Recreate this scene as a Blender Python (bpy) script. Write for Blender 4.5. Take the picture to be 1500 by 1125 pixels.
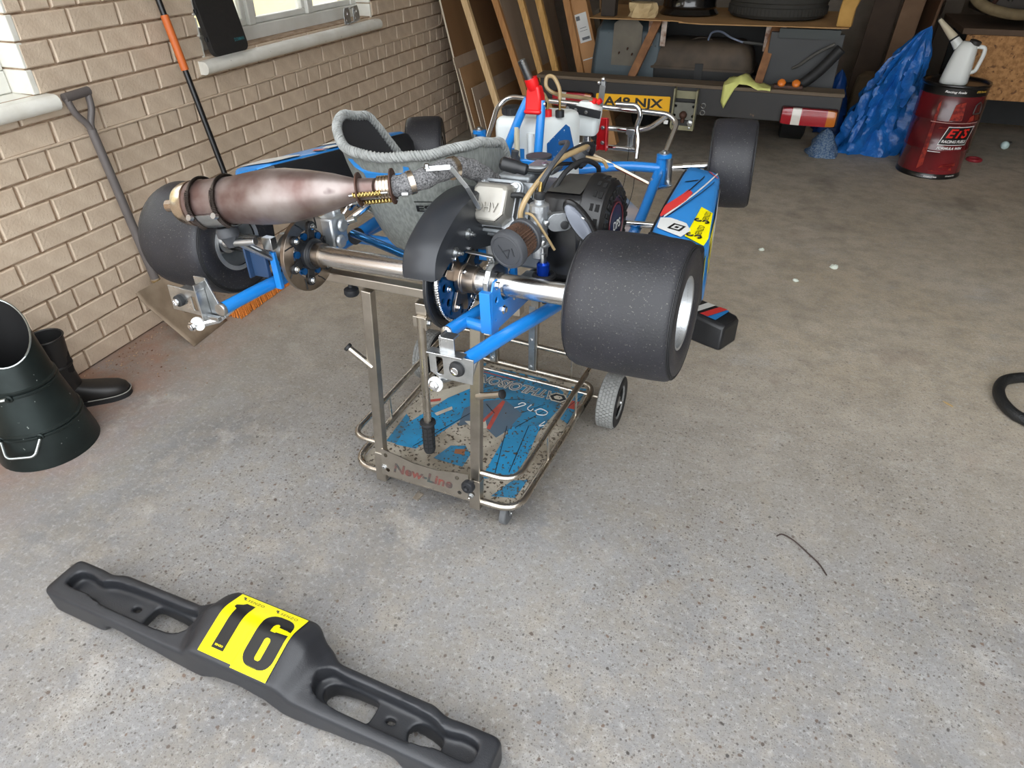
import bpy, bmesh, math, random
from mathutils import Vector, Matrix, Euler
from mathutils.geometry import tessellate_polygon
random.seed(7)
sc = bpy.context.scene
for o in list(bpy.data.objects):
    bpy.data.objects.remove(o)
COL = sc.collection
R = math.radians
PI = math.pi

# ------------------------------------------------------------------ camera
cam_d = bpy.data.cameras.new('camera')
cam_d.sensor_fit = 'HORIZONTAL'; cam_d.sensor_width = 36.0
cam_d.lens = 36.0 * 1000.0 / 1500.0
cam_d.clip_start = 0.02; cam_d.clip_end = 200
cam = bpy.data.objects.new('camera', cam_d); COL.objects.link(cam)
def cam_matrix(yaw, pitch, roll, loc):
    f = Vector((math.sin(yaw)*math.cos(pitch), math.cos(yaw)*math.cos(pitch), -math.sin(pitch)))
    r = Vector((math.cos(yaw), -math.sin(yaw), 0)); u = r.cross(f)
    c, s = math.cos(roll), math.sin(roll)
    rr = c*r + s*u; uu = -s*r + c*u
    m = Matrix((rr, uu, -f)).transposed().to_4x4(); m.translation = Vector(loc)
    return m
cam.matrix_world = cam_matrix(-0.3546, 0.6045, -0.0059, (2.5241, -1.6583, 1.5821))
sc.camera = cam

# ------------------------------------------------------------------ light
world = bpy.data.worlds.new('sky'); sc.world = world
world.use_nodes = True
bg = world.node_tree.nodes['Background']
bg.inputs['Color'].default_value = (0.94, 0.97, 1.0, 1)
bg.inputs['Strength'].default_value = 2.2
sc.view_settings.view_transform = 'Standard'
sc.view_settings.look = 'None'
sc.view_settings.gamma = 1.0
sc.view_settings.use_curve_mapping = False
sc.view_settings.exposure = 1.0

# ------------------------------------------------------------------ helpers
def lin(c):
    return c/12.92 if c <= 0.04045 else ((c+0.055)/1.055)**2.4
def rgb(h):
    if isinstance(h, str):
        h = h.lstrip('#'); h = [int(h[i:i+2], 16)/255 for i in (0, 2, 4)]
    return tuple(lin(c) for c in h) + (1.0,)
MATS = {}
def mat(name, col, rough=0.5, metal=0.0, col2=None, nscale=20.0, namt=0.5, bump=0.0, bscale=60.0,
        spec=0.5, coat=0.0, trans=0.0, sss=0.0, rvar=0.0, specks=None, randv=0.0, detail=4.0, stretch=None, alpha=1.0):
    if name in MATS: return MATS[name]
    m = bpy.data.materials.new(name); m.use_nodes = True
    nt = m.node_tree; N = nt.nodes; L = nt.links
    b = N['Principled BSDF']
    b.inputs['Base Color'].default_value = rgb(col)
    b.inputs['Roughness'].default_value = rough
    b.inputs['Metallic'].default_value = metal
    b.inputs['Specular IOR Level'].default_value = spec
    b.inputs['Coat Weight'].default_value = coat
    b.inputs['Coat Roughness'].default_value = 0.12
    b.inputs['Transmission Weight'].default_value = trans
    b.inputs['Alpha'].default_value = alpha
    if sss:
        b.inputs['Subsurface Weight'].default_value = sss
        b.inputs['Subsurface Radius'].default_value = (0.02, 0.02, 0.02)
    tc = N.new('ShaderNodeTexCoord'); vec = tc.outputs['Object']
    if stretch:
        mp = N.new('ShaderNodeMapping'); mp.inputs['Scale'].default_value = stretch
        L.new(vec, mp.inputs['Vector']); vec = mp.outputs['Vector']
    cur = None
    if col2 is not None:
        n = N.new('ShaderNodeTexNoise'); n.inputs['Scale'].default_value = nscale; n.inputs['Detail'].default_value = detail
        L.new(vec, n.inputs['Vector'])
        mr = N.new('ShaderNodeMapRange'); mr.inputs['From Min'].default_value = 0.5-0.25/max(namt, .01)*0.5
        mr.inputs['From Max'].default_value = 0.5+0.25/max(namt, .01)*0.5
        L.new(n.outputs['Fac'], mr.inputs['Value'])
        mx = N.new('ShaderNodeMix'); mx.data_type = 'RGBA'
        mx.inputs['A'].default_value = rgb(col); mx.inputs['B'].default_value = rgb(col2)
        L.new(mr.outputs['Result'], mx.inputs['Factor']); cur = mx.outputs['Result']
        if rvar:
            ma = N.new('ShaderNodeMapRange'); ma.inputs['To Min'].default_value = max(rough-rvar, 0.03); ma.inputs['To Max'].default_value = min(rough+rvar, 1)
            L.new(n.outputs['Fac'], ma.inputs['Value']); L.new(ma.outputs['Result'], b.inputs['Roughness'])
    if specks:
        scol, sscale, thr = specks
        v = N.new('ShaderNodeTexNoise'); v.inputs['Scale'].default_value = sscale; v.inputs['Detail'].default_value = 3
        L.new(vec, v.inputs['Vector'])
        mr = N.new('ShaderNodeMapRange'); mr.inputs['From Min'].default_value = thr; mr.inputs['From Max'].default_value = thr+0.04
        L.new(v.outputs['Fac'], mr.inputs['Value'])
        mx = N.new('ShaderNodeMix'); mx.data_type = 'RGBA'
        if cur: L.new(cur, mx.inputs['A'])
        else: mx.inputs['A'].default_value = rgb(col)
        mx.inputs['B'].default_value = rgb(scol)
        L.new(mr.outputs['Result'], mx.inputs['Factor']); cur = mx.outputs['Result']
    if randv:
        oi = N.new('ShaderNodeObjectInfo'); hs = N.new('ShaderNodeHueSaturation')
        ma = N.new('ShaderNodeMapRange'); ma.inputs['To Min'].default_value = 1-randv; ma.inputs['To Max'].default_value = 1+randv
        L.new(oi.outputs['Random'], ma.inputs['Value']); L.new(ma.outputs['Result'], hs.inputs['Value'])
        if cur: L.new(cur, hs.inputs['Color'])
        else: hs.inputs['Color'].default_value = rgb(col)
        cur = hs.outputs['Color']
    if cur: L.new(cur, b.inputs['Base Color'])
    if bump:
        n2 = N.new('ShaderNodeTexNoise'); n2.inputs['Scale'].default_value = bscale; n2.inputs['Detail'].default_value = 5
        L.new(vec, n2.inputs['Vector'])
        bp = N.new('ShaderNodeBump'); bp.inputs['Strength'].default_value = bump; bp.inputs['Distance'].default_value = 0.01
        L.new(n2.outputs['Fac'], bp.inputs['Height']); L.new(bp.outputs['Normal'], b.inputs['Normal'])
    MATS[name] = m
    return m

def V(*a):
    return Vector(a[0]) if len(a) == 1 else Vector(a)
def frame(axis, up=None):
    z = Vector(axis).normalized()
    a = Vector(up) if up is not None else (Vector((0, 0, 1)) if abs(z.z) < 0.9 else Vector((1, 0, 0)))
    x = a.cross(z)
    if x.length < 1e-6: x = Vector((1, 0, 0)).cross(z)
    x.normalize(); y = z.cross(x)
    return x, y, z
def mtx(o, x, y, z):
    m = Matrix((x, y, z)).transposed().to_4x4(); m.translation = Vector(o); return m
def axis_m(o, axis, up=None):
    x, y, z = frame(axis, up); return mtx(o, x, y, z)
def fillet(pts, rad, n=5):
    pts = [Vector(p) for p in pts]; out = [pts[0]]
    for i in range(1, len(pts)-1):
        a, b, c = pts[i-1], pts[i], pts[i+1]
        u = (a-b); w = (c-b); d = min(rad, u.length*0.49, w.length*0.49)
        p0 = b+u.normalized()*d; p2 = b+w.normalized()*d
        for k in range(n+1):
            t = k/n; out.append((1-t)**2*p0+2*t*(1-t)*b+t*t*p2)
    out.append(pts[-1]); return out
def smooth_path(pts, n=6):
    P = [Vector(p) for p in pts]; out = []
    for i in range(len(P)-1):
        p0 = P[max(i-1, 0)]; p1 = P[i]; p2 = P[i+1]; p3 = P[min(i+2, len(P)-1)]
        for k in range(n):
            t = k/n
            out.append(0.5*((2*p1)+(p2-p0)*t+(2*p0-5*p1+4*p2-p3)*t*t+(3*p1-p0-3*p2+p3)*t**3))
    out.append(P[-1]); return out
def rrect(w, h, r, n=4):
    pts = []
    for cx, cy, a0 in ((w/2-r, h/2-r, 0), (-w/2+r, h/2-r, 90), (-w/2+r, -h/2+r, 180), (w/2-r, -h/2+r, 270)):
        for k in range(n+1):
            a = R(a0+90*k/n); pts.append((cx+r*math.cos(a), cy+r*math.sin(a)))
    return pts
def circ(r, n=16, cx=0, cy=0):
    return [(cx+r*math.cos(2*PI*k/n), cy+r*math.sin(2*PI*k/n)) for k in range(n)]

class MB:
    def __init__(s): s.v = []; s.f = []
    def add(s, vs, fs):
        o = len(s.v); s.v += [tuple(v) for v in vs]; s.f += [tuple(i+o for i in f) for f in fs]; return s
    def bx(s, x0, y0, z0, x1, y1, z1, M=None):
        vs = [Vector((x, y, z)) for z in (z0, z1) for y in (y0, y1) for x in (x0, x1)]
        if M is not None: vs = [M @ v for v in vs]
        return s.add(vs, [(0, 2, 3, 1), (4, 5, 7, 6), (0, 1, 5, 4), (2, 6, 7, 3), (0, 4, 6, 2), (1, 3, 7, 5)])
    def box(s, c, d, M=None):
        return s.bx(c[0]-d[0]/2, c[1]-d[1]/2, c[2]-d[2]/2, c[0]+d[0]/2, c[1]+d[1]/2, c[2]+d[2]/2, M)
    def bar(s, p0, p1, w, h, up=(0, 0, 1)):
        p0 = Vector(p0); p1 = Vector(p1); x, y, z = frame(p1-p0, up)
        M = mtx(p0, x, y, z); return s.bx(-w/2, -h/2, 0, w/2, h/2, (p1-p0).length, M)
    def loft(s, rings, closed=True, cap=True):
        n = len(rings[0]); o = len(s.v)
        for r in rings: s.v += [tuple(p) for p in r]
        for i in range(len(rings)-1):
            for j in range(n if closed else n-1):
                k = (j+1) % n
                s.f.append((o+i*n+j, o+i*n+k, o+(i+1)*n+k, o+(i+1)*n+j))
        if cap and closed:
            s.f.append(tuple(o+j for j in reversed(range(n)))); e = o+(len(rings)-1)*n
            s.f.append(tuple(e+j for j in range(n)))
        return s
    def lathe(s, prof, o, axis, n=24, cap=True, up=None):
        x, y, z = frame(axis, up); o = Vector(o); rings = []
        for h, r in prof:
            r = max(r, 1e-5)
            rings.append([o+z*h+(x*math.cos(2*PI*k/n)+y*math.sin(2*PI*k/n))*r for k in range(n)])
        return s.loft(rings, True, cap)
    def cyl(s, p0, p1, r0, r1=None, n=14):
        p0 = Vector(p0); p1 = Vector(p1); r1 = r0 if r1 is None else r1
        return s.lathe([(0, r0), ((p1-p0).length, r1)], p0, p1-p0, n)
    def tube(s, pts, r, n=10, closed=False, cap=True, hollow=0):
        P = [Vector(p) for p in pts]; m = len(P)
        T = []
        for i in range(m):
            a = P[i-1] if (i > 0 or closed) else P[i]; b = P[(i+1) % m] if (i < m-1 or closed) else P[i]
            T.append((b-a).normalized())
        x, y, _ = frame(T[0]); rings = []
        for i in range(m):
            t = T[i]; x = (x-t*x.dot(t)); x.normalize(); y = t.cross(x)
            rr = r[i] if isinstance(r, (list, tuple)) else r
            rings.append([P[i]+(x*math.cos(2*PI*k/n)+y*math.sin(2*PI*k/n))*rr for k in range(n)])
        if closed: rings.append(rings[0])
        return s.loft(rings, True, cap and not closed)
    def torus(s, c, axis, RR, r, n=32, m=8, a0=0, a1=360, up=None):
        x, y, z = frame(axis, up); c = Vector(c); full = abs(a1-a0) >= 359.9
        k = n if full else n+1
        pts = [c+(x*math.cos(R(a0+(a1-a0)*i/n))+y*math.sin(R(a0+(a1-a0)*i/n)))*RR for i in range(k)]
        return s.tube(pts, r, m, closed=full)
    def prism(s, outline, M, d, holes=(), z0=0.0):
        loops = [list(outline)]+[list(h) for h in holes]
        flat = [p for l in loops for p in l]
        tris = tessellate_polygon([[Vector((p[0], p[1], 0)) for p in l] for l in loops])
        n = len(flat)
        vs = [M @ Vector((p[0], p[1], z0)) for p in flat]+[M @ Vector((p[0], p[1], z0+d)) for p in flat]
        fs = []
        for t in tris:
            a, b, c = [flat[i] for i in t]
            cr = (b[0]-a[0])*(c[1]-a[1])-(b[1]-a[1])*(c[0]-a[0])
            t = tuple(t) if cr > 0 else tuple(reversed(t))
            fs.append(tuple(reversed(t))); fs.append(tuple(i+n for i in t))
        o = 0
        for li, l in enumerate(loops):
            m = len(l); ar = sum(l[i][0]*l[(i+1) % m][1]-l[(i+1) % m][0]*l[i][1] for i in range(m))
            ccw = (ar > 0) == (li == 0)
            for i in range(m):
                a = o+i; b = o+(i+1) % m
                fs.append((a, b, b+n, a+n) if ccw else (b, a, a+n, b+n))
            o += m
        return s.add(vs, fs)
    def sphere(s, c, r, sx=1, sy=1, sz=1, n=14, m=8):
        c = Vector(c); rings = []
        for i in range(m+1):
            a = -PI/2+PI*i/m; rr = max(math.cos(a), 1e-4)*r
            rings.append([c+Vector((math.cos(2*PI*k/n)*rr*sx, math.sin(2*PI*k/n)*rr*sy, math.sin(a)*r*sz)) for k in range(n)])
        return s.loft(rings)
    def bolt(s, p, axis, r=0.008, h=0.006):
        s.lathe([(0, r*1.5), (0.0015, r*1.5), (0.0016, r), (h, r), (h+0.001, r*0.8)], p, axis, 6); return s
    def xf(s, M):
        s.v = [tuple(M @ Vector(v)) for v in s.v]; return s
    def build(s, name, material, parent=None, smooth=35, bevel=0.0, loc=None, seg=2):
        me = bpy.data.meshes.new(name); me.from_pydata(s.v, [], s.f); me.validate(); me.update()
        ob = bpy.data.objects.new(name, me); COL.objects.link(ob)
        if material: me.materials.append(material)
        if smooth:
            me.shade_smooth()
            me.set_sharp_from_angle(angle=R(smooth))
        if parent is not None: ob.parent = parent
        if loc is not None: ob.location = loc
        if bevel:
            b = ob.modifiers.new('bevel', 'BEVEL'); b.width = bevel; b.segments = seg; b.limit_method = 'ANGLE'; b.angle_limit = R(40)
        return ob
def build_each(mb, name, material, parent=None, **k):
    """every connected piece of mb becomes an object of its own"""
    par = list(range(len(mb.v)))
    def find(a):
        while par[a] != a: par[a] = par[par[a]]; a = par[a]
        return a
    for f in mb.f:
        for i in f[1:]: par[find(f[0])] = find(i)
    groups = {}
    for f in mb.f: groups.setdefault(find(f[0]), []).append(f)
    obs = []
    for fs in groups.values():
        idx = sorted({i for f in fs for i in f}); mp = {i: n for n, i in enumerate(idx)}
        p = MB(); p.v = [mb.v[i] for i in idx]; p.f = [tuple(mp[i] for i in f) for f in fs]
        obs.append(p.build(name, material, parent, **k))
    return obs
def fix_normals(ob):
    bm = bmesh.new(); bm.from_mesh(ob.data); bmesh.ops.recalc_face_normals(bm, faces=bm.faces); bm.to_mesh(ob.data); bm.free(); return ob
def empty(name, loc=(0, 0, 0), rz=0.0, label=None, cat=None, group=None):
    o = bpy.data.objects.new(name, None); COL.objects.link(o)
    o.empty_display_size = 0.05; o.location = loc; o.rotation_euler = (0, 0, rz)
    if label: tag(o, label, cat, group)
    return o
def tag(o, label=None, cat=None, group=None, kind=None):
    if label: o['label'] = label
    if cat: o['category'] = cat
    if group: o['group'] = group
    if kind: o['kind'] = kind
    return o
def bake(ob):
    dg = bpy.context.evaluated_depsgraph_get(); dg.update()
    me = bpy.data.meshes.new_from_object(ob.evaluated_get(dg)); ob.modifiers.clear(); ob.data = me; return ob
_tc = {}
def text_geo(s, bold=0.0, shear=0.0, spacing=1.0):
    """flat lettering: (verts2d, faces, width, height)"""
    key = (s, bold, shear, spacing)
    if key in _tc: return _tc[key]
    cu = bpy.data.curves.new('txt', 'FONT'); cu.body = s; cu.size = 1.0; cu.offset = bold; cu.shear = shear
    cu.space_character = spacing; cu.resolution_u = 3; cu.fill_mode = 'FRONT' if False else 'BOTH'
    ob = bpy.data.objects.new('txt', cu); COL.objects.link(ob)
    dg = bpy.context.evaluated_depsgraph_get(); dg.update()
    me = bpy.data.meshes.new_from_object(ob.evaluated_get(dg))
    vs = [(v.co.x, v.co.y) for v in me.vertices]; fs = [tuple(p.vertices) for p in me.polygons]
    bpy.data.objects.remove(ob); bpy.data.curves.remove(cu); bpy.data.meshes.remove(me)
    x0 = min(v[0] for v in vs); x1 = max(v[0] for v in vs); y0 = min(v[1] for v in vs); y1 = max(v[1] for v in vs)
    vs = [((x-(x0+x1)/2)/(x1-x0), (y-(y0+y1)/2)/(y1-y0)) for x, y in vs]
    _tc[key] = (vs, fs); return _tc[key]
def text_on(mb, s, w, h, M, bold=0.0, shear=0.0, fn=None, spacing=1.0):
    """letters of width w, height h in the local xy plane of M (or mapped by fn(x, y))"""
    vs, fs = text_geo(s, bold, shear, spacing)
    mb.add([(fn(x*w, y*h) if fn else M @ Vector((x*w, y*h, 0))) for x, y in vs], fs); return mb
def text_ob(name, s, w, h, M, material, parent, **k):
    return text_on(MB(), s, w, h, M, **k).build(name, material, parent, smooth=0)
def plane_m(o, x, y):
    x = Vector(x).normalized(); y = Vector(y); y = (y-x*y.dot(x)).normalized(); return mtx(o, x, y, x.cross(y))
def scan_fill(mb, polys, fn, rows=40):
    """fills 2D polygons (even-odd) with strips mapped through fn(x, y)"""
    ys = [p[1] for pl in polys for p in pl]; y0, y1 = min(ys), max(ys)
    def spans(y):
        xs = []
        for pl in polys:
            for i in range(len(pl)):
                a, b = pl[i], pl[(i+1) % len(pl)]
                if (a[1] > y) != (b[1] > y): xs.append(a[0]+(y-a[1])*(b[0]-a[0])/(b[1]-a[1]))
        return sorted(xs)
    for i in range(rows):
        ya = y0+(y1-y0)*i/rows; yb = y0+(y1-y0)*(i+1)/rows; e = (yb-ya)*0.02
        A, B, C = spans(ya+e), spans(yb-e), spans((ya+yb)/2)
        if len(A) != len(C): A = C
        if len(B) != len(C): B = C
        for k in range(0, len(C)-1, 2):
            mb.add([fn(A[k], ya), fn(A[k+1], ya), fn(B[k+1], yb), fn(B[k], yb)], [(0, 1, 2, 3)])
    return mb
def copy_tree(o, parent=None):
    c = o.copy(); COL.objects.link(c); c.parent = parent
    for ch in list(o.children): copy_tree(ch, c)
    return c
# ------------------------------------------------------------------ setting
def floor_material():
    m = bpy.data.materials.new('concrete_floor'); m.use_nodes = True
    nt = m.node_tree; N = nt.nodes; L = nt.links; b = N['Principled BSDF']
    b.inputs['Roughness'].default_value = 0.8; b.inputs['Specular IOR Level'].default_value = 0.35
    g = N.new('ShaderNodeNewGeometry'); P = g.outputs['Position']
    def noise(scale, det=4, rough=0.6, vec=P):
        n = N.new('ShaderNodeTexNoise'); n.inputs['Scale'].default_value = scale; n.inputs['Detail'].default_value = det
        n.inputs['Roughness'].default_value = rough; L.new(vec, n.inputs['Vector']); return n.outputs['Fac']
    def rng(v, a, bb, c=0.0, d=1.0):
        r = N.new('ShaderNodeMapRange'); r.inputs['From Min'].default_value = a; r.inputs['From Max'].default_value = bb
        r.inputs['To Min'].default_value = c; r.inputs['To Max'].default_value = d; L.new(v, r.inputs['Value']); return r.outputs['Result']
    def mix(f, a, bb):
        x = N.new('ShaderNodeMix'); x.data_type = 'RGBA'
        if isinstance(f, float): x.inputs['Factor'].default_value = f
        else: L.new(f, x.inputs['Factor'])
        for k, c in (('A', a), ('B', bb)):
            if isinstance(c, str): x.inputs[k].default_value = rgb(c)
            else: L.new(c, x.inputs[k])
        return x.outputs['Result']
    def mul(a, bb):
        x = N.new('ShaderNodeMath'); x.operation = 'MULTIPLY'
        for i, c in enumerate((a, bb)):
            if isinstance(c, float): x.inputs[i].default_value = c
            else: L.new(c, x.inputs[i])
        return x.outputs[0]
    sx = N.new('ShaderNodeSeparateXYZ'); L.new(P, sx.inputs[0])
    warm_falloff = mul(rng(sx.outputs['Y'], -0.2, 1.2), 1.0)  # beige further in; near tones also painted darker to offset light falloff
    c = mix(rng(noise(1.3, 5), .35, .65), mix(warm_falloff, '#807f7f', '#b8ab96'), mix(warm_falloff, '#8f8e8d', '#c0b6a6'))
    c = mix(mul(rng(noise(1.7, 5, .65), .50, .66), .40), c, mix(warm_falloff, '#5b5b5d', '#9c917f'))
    c = mix(mul(rng(noise(6.5, 5, .7), .50, .66), .55), c, mix(warm_falloff, '#a0988c', '#c2b8a8'))
    c = mix(mul(rng(noise(9, 6, .7), .42, .68), .6), c, '#8b8478')
    c = mix(mul(rng(noise(3.2, 6, .75), .58, .74), .55), c, '#b9b7b4')
    c = mix(mul(rng(noise(55, 5, .75), .52, .70), 0.6), c, '#b6b5b3')
    c = mix(mul(rng(noise(120, 4, .8), .50, .66), 0.45), c, '#77736e')
    # exposed stones, worn more towards the doorway
    worn = rng(noise(1.1, 3), .34, .56)
    near = rng(sx.outputs['Y'], 1.6, 0.0)
    away = rng(sx.outputs['X'], 0.5, 1.2)
    wm = mul(mul(rng(worn, 0, 1, .35, 1.0), rng(near, 0, 1, .12, 1.0)), rng(away, 0, 1, .15, 1.0))
    for scale, r0, cols, amt, ex in ((85, .31, ('#4c4947', '#776d66'), .85, .50), (190, .36, ('#55534f', '#7f7b77'), .75, .30), (42, .24, ('#3a3836', '#6f5c50'), .9, .72)):
        warp = N.new('ShaderNodeVectorMath'); warp.operation = 'ADD'; L.new(P, warp.inputs[0])
        nz = N.new('ShaderNodeTexNoise'); nz.inputs['Scale'].default_value = scale*1.3; L.new(P, nz.inputs['Vector'])
        ws = N.new('ShaderNodeVectorMath'); ws.operation = 'SCALE'; ws.inputs['Scale'].default_value = 0.5/scale
        L.new(nz.outputs['Color'], ws.inputs[0]); L.new(ws.outputs[0], warp.inputs[1])
        v = N.new('ShaderNodeTexVoronoi'); v.inputs['Scale'].default_value = scale; L.new(warp.outputs[0], v.inputs['Vector'])
        spot = rng(v.outputs['Distance'], r0, r0-0.09)
        sep = N.new('ShaderNodeSeparateColor'); L.new(v.outputs['Color'], sep.inputs[0])
        pick = rng(sep.outputs['Red'], ex, ex+0.03)
        stone = mix(sep.outputs['Green'], cols[0], cols[1])
        c = mix(mul(mul(mul(spot, pick), wm), amt), c, stone)
    # brick-red dust and grit along the wall
    dx = rng(sx.outputs['X'], 0.62, 0.12); dy = rng(sx.outputs['Y'], 1.5, 0.1); dy2 = rng(sx.outputs['Y'], -1.0, -0.5)
    dust = mul(mul(mul(dx, dy), dy2), rng(noise(5, 5, .7), .34, .62))
    c = mix(mul(dust, 0.75), c, '#9a6a52')
    dust2 = mul(mul(rng(sx.outputs['X'], 0.42, 0.05), rng(noise(7, 5, .7), .30, .60)), rng(sx.outputs['Y'], 4.0, 2.0))
    c = mix(mul(dust2, 0.55), c, '#7c6350')
    # oil stains further in
    st = mul(mul(rng(noise(1.9, 4, .6), .56, .72), rng(sx.outputs['Y'], 1.5, 3.2)), 0.6)
    c = mix(st, c, '#6b655e')
    br = mul(mul(rng(noise(2.6, 5, .6), .60, .74), rng(sx.outputs['X'], 1.9, 2.5)), 0.35)
    c = mix(br, c, '#8a7767')
    L.new(c, b.inputs['Base Color'])
    bp = N.new('ShaderNodeBump'); bp.inputs['Strength'].default_value = 0.6; bp.inputs['Distance'].default_value = 0.004
    L.new(noise(70, 6, .75), bp.inputs['Height']); L.new(bp.outputs['Normal'], b.inputs['Normal'])
    return m
fl = MB(); fl.bx(-0.3, -2.6, -0.2, 5.6, 6.6, 0.0)
fl_o = fl.build('floor', floor_material(), smooth=0); tag(fl_o, 'worn grey concrete garage floor with exposed stones', kind='structure')
dr = MB(); dr.bx(-6, -12, -0.25, 12, -2.6, -0.02)
tag(dr.build('driveway', mat('driveway', '#a8a6a2', .9, col2='#8f8c88', nscale=3), smooth=0), 'pale concrete driveway outside the garage door', kind='structure')

M_paint = mat('painted_brick', '#d2c0aa', .6, col2='#c3af99', nscale=14, namt=.7, bump=.25, bscale=90, randv=.05, specks=('#8d7460', 70, .70))
M_mortar = mat('painted_mortar', '#b39c84', .8, col2='#8d745c', nscale=26, namt=.8, bump=.5, bscale=120)
M_white = mat('white_paint', '#e9e8e0', .4, col2='#d8d5ca', nscale=12, bump=.15, bscale=60, specks=('#8f8678', 46, .72))
M_upvc = mat('white_window_plastic', '#e4e5e0', .3, col2='#d2d2ca', nscale=8)
CH = 0.0869; U = 0.1125
W1Y, W1Z = 0.212, 1.045           # right jamb and sill of the near window
W2A, W2B, W2Z = 1.09, 2.63, 1.03  # far window
WT = 0.24
wl = MB()
xm = -0.007
wl.bx(-WT, -2.6, -0.2, xm, 6.6, W1Z)
wl.bx(-WT, W1Y, W1Z, xm, W2A, 3.0)
wl.bx(-WT, W2B, W1Z, xm, 6.6, 3.0)
wl.bx(-WT, -2.6, W1Z, xm, -1.2, 3.0)
wl.bx(-WT, -1.2, 1.95, xm, W1Y, 3.0); wl.bx(-WT, W2A, 1.95, xm, W2B, 3.0)
wall_left = wl.build('wall_left', M_mortar, smooth=0); tag(wall_left, 'cream painted brick wall with raised pointing', kind='structure')

def brick_mesh(w, h, name):
    b = MB(); c = 0.0045; t = 0.0125
    a = [(0, -w/2, -h/2), (0, w/2, -h/2), (0, w/2, h/2), (0, -w/2, h/2)]
    d = [(t-c, y, z) for _, y, z in a]
    e = [(t, y-math.copysign(c, y), z-math.copysign(c, z)) for _, y, z in a]
    b.add(a+d+e, [(0, 1, 5, 4), (1, 2, 6, 5), (2, 3, 7, 6), (3, 0, 4, 7), (4, 5, 9, 8), (5, 6, 10, 9), (6, 7, 11, 10), (7, 4, 8, 11), (8, 9, 10, 11)])
    return b
brick_list = []
for n in range(9, -13, -1):
    z0 = (9-n)*CH; zc = z0+CH/2
    step = 1 if n in (0, 6, -6) else 2
    off = 0.5 if n in (0, 6, -6) else (0 if n % 2 else 1)
    k = -8
    u = -14+off
    while u*U < 4.6:
        ya = u*U+0.0055; yb = (u+step)*U-0.0055
        segs = [(ya, yb)]
        if z0+CH*0.6 > W1Z and z0 < 1.95:
            ns = []
            for p, q in segs:
                for lo, hi in ((W1Y+.002, W2A-.002), (W2B+.002, 9)):
                    p2, q2 = max(p, lo), min(q, hi)
                    if q2-p2 > 0.02: ns.append((p2, q2))
            segs = ns
        for p, q in segs: brick_list.append((p, q, zc))
        u += step
mesh_cache = {}
def vis_rank(b):
    p, q, z = b; y = (p+q)/2
    d = math.hypot(2.52, y+1.66)
    seen = (-0.75 < y < 3.75) and z < 1.48 - 0.02*max(0, y) and not (y < -0.05 and z > 1.1)
    return (0 if seen else 1, d)
brick_list.sort(key=vis_rank)
rest = MB()
for i, (p, q, z) in enumerate(brick_list):
    w = round(q-p, 4); h = CH-0.008
    if i < 300:
        if w not in mesh_cache:
            ob = brick_mesh(w, h, 'brick').build('brick', M_paint, wall_left, smooth=0)
            mesh_cache[w] = ob.data
        else:
            ob = bpy.data.objects.new('brick', mesh_cache[w]); COL.objects.link(ob); ob.parent = wall_left
        ob.location = (xm+random.uniform(-.001, .0018), (p+q)/2, z)
        ob.rotation_euler = (random.uniform(-.006, .006), random.uniform(-.012, .012), random.uniform(-.006, .006))
    else:
        t = brick_mesh(w, h, ''); t.xf(Matrix.Translation((xm, (p+q)/2, z))); rest.add(t.v, t.f)
tag(rest.build('brickwork', M_paint, wall_left, smooth=0), kind='stuff')
# white painted jamb of the near window: its returned bricks
for k in range(10):
    z0 = W1Z+k*CH
    b = MB(); b.bx(-0.115, W1Y-0.006, z0+.003, 0.004, W1Y+0.02, z0+CH-.003)
    b.build('brick', M_white, wall_left, smooth=0, bevel=.004)
for k in range(10):
    z0 = W2Z+k*CH
    b = MB(); b.bx(-0.11, W2B-0.012, z0+.003, 0.0, W2B+.004, z0+CH-.003); b.build('brick', M_white, wall_left, smooth=0, bevel=.004)
    b = MB(); b.bx(-0.11, W2A-.004, z0+.003, 0.0, W2A+.012, z0+CH-.003); b.build('brick', M_white, wall_left, smooth=0, bevel=.004)

def sill(m, ya, yb, zt, th=0.055, out=0.055):
    prof = [(-0.12, zt), (out-.02, zt-.006)]
    for k in range(7):
        a = R(90-180*k/6); prof.append((out-.022+.0275*math.cos(a)*.9, zt-.006-th/2+th/2*math.sin(a)))
    prof += [(-0.12, zt-th-.006)]
    m.loft([[(x, y, z) for x, z in prof] for y in (ya, yb)], True, True); return m
M_glass = mat('window_glass', '#ffffff', .02, trans=1.0, spec=.3)
def window(name, ya, yb, z0, z1, mull, label):
    w = MB(); xb = -0.16; xf = -0.10
    w.bx(xb, ya, z0, xf, yb, z0+.075); w.bx(xb, ya, z1-.06, xf, yb, z1)
    w.bx(xb, ya, z0+.0755, xf, ya+.06, z1-.0605); w.bx(xb, yb-.06, z0+.0755, xf, yb, z1-.0605)
    o = w.build(name, M_upvc, smooth=0, bevel=.006); tag(o, label, kind='structure')
    ys = [ya+.06]+mull+[yb-.06]
    for y in mull:
        MB().bx(xb+.002, y-.025, z0+.0755, xf+.006, y+.025, z1-.0605).build('mullion', M_upvc, o, smooth=0, bevel=.005)
    for a, b in zip(ys[:-1], ys[1:]):
        a2 = a+(.026 if a != ys[0] else .001); b2 = b-(.026 if b != ys[-1] else .001)
        f = MB()
        f.bx(xb+.012, a2, z0+.076, xf-.012, b2, z0+.106); f.bx(xb+.012, a2, z1-.09, xf-.012, b2, z1-.061)
        f.bx(xb+.012, a2, z0+.106, xf-.012, a2+.032, z1-.09); f.bx(xb+.012, b2-.032, z0+.106, xf-.012, b2, z1-.09)
        s = f.build('sash', M_upvc, o, smooth=0, bevel=.006)
        MB().bx(-.136, a2+.03, z0+.104, -.131, b2-.03, z1-.088).build('pane', M_glass, s, smooth=0)
    return o
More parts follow.
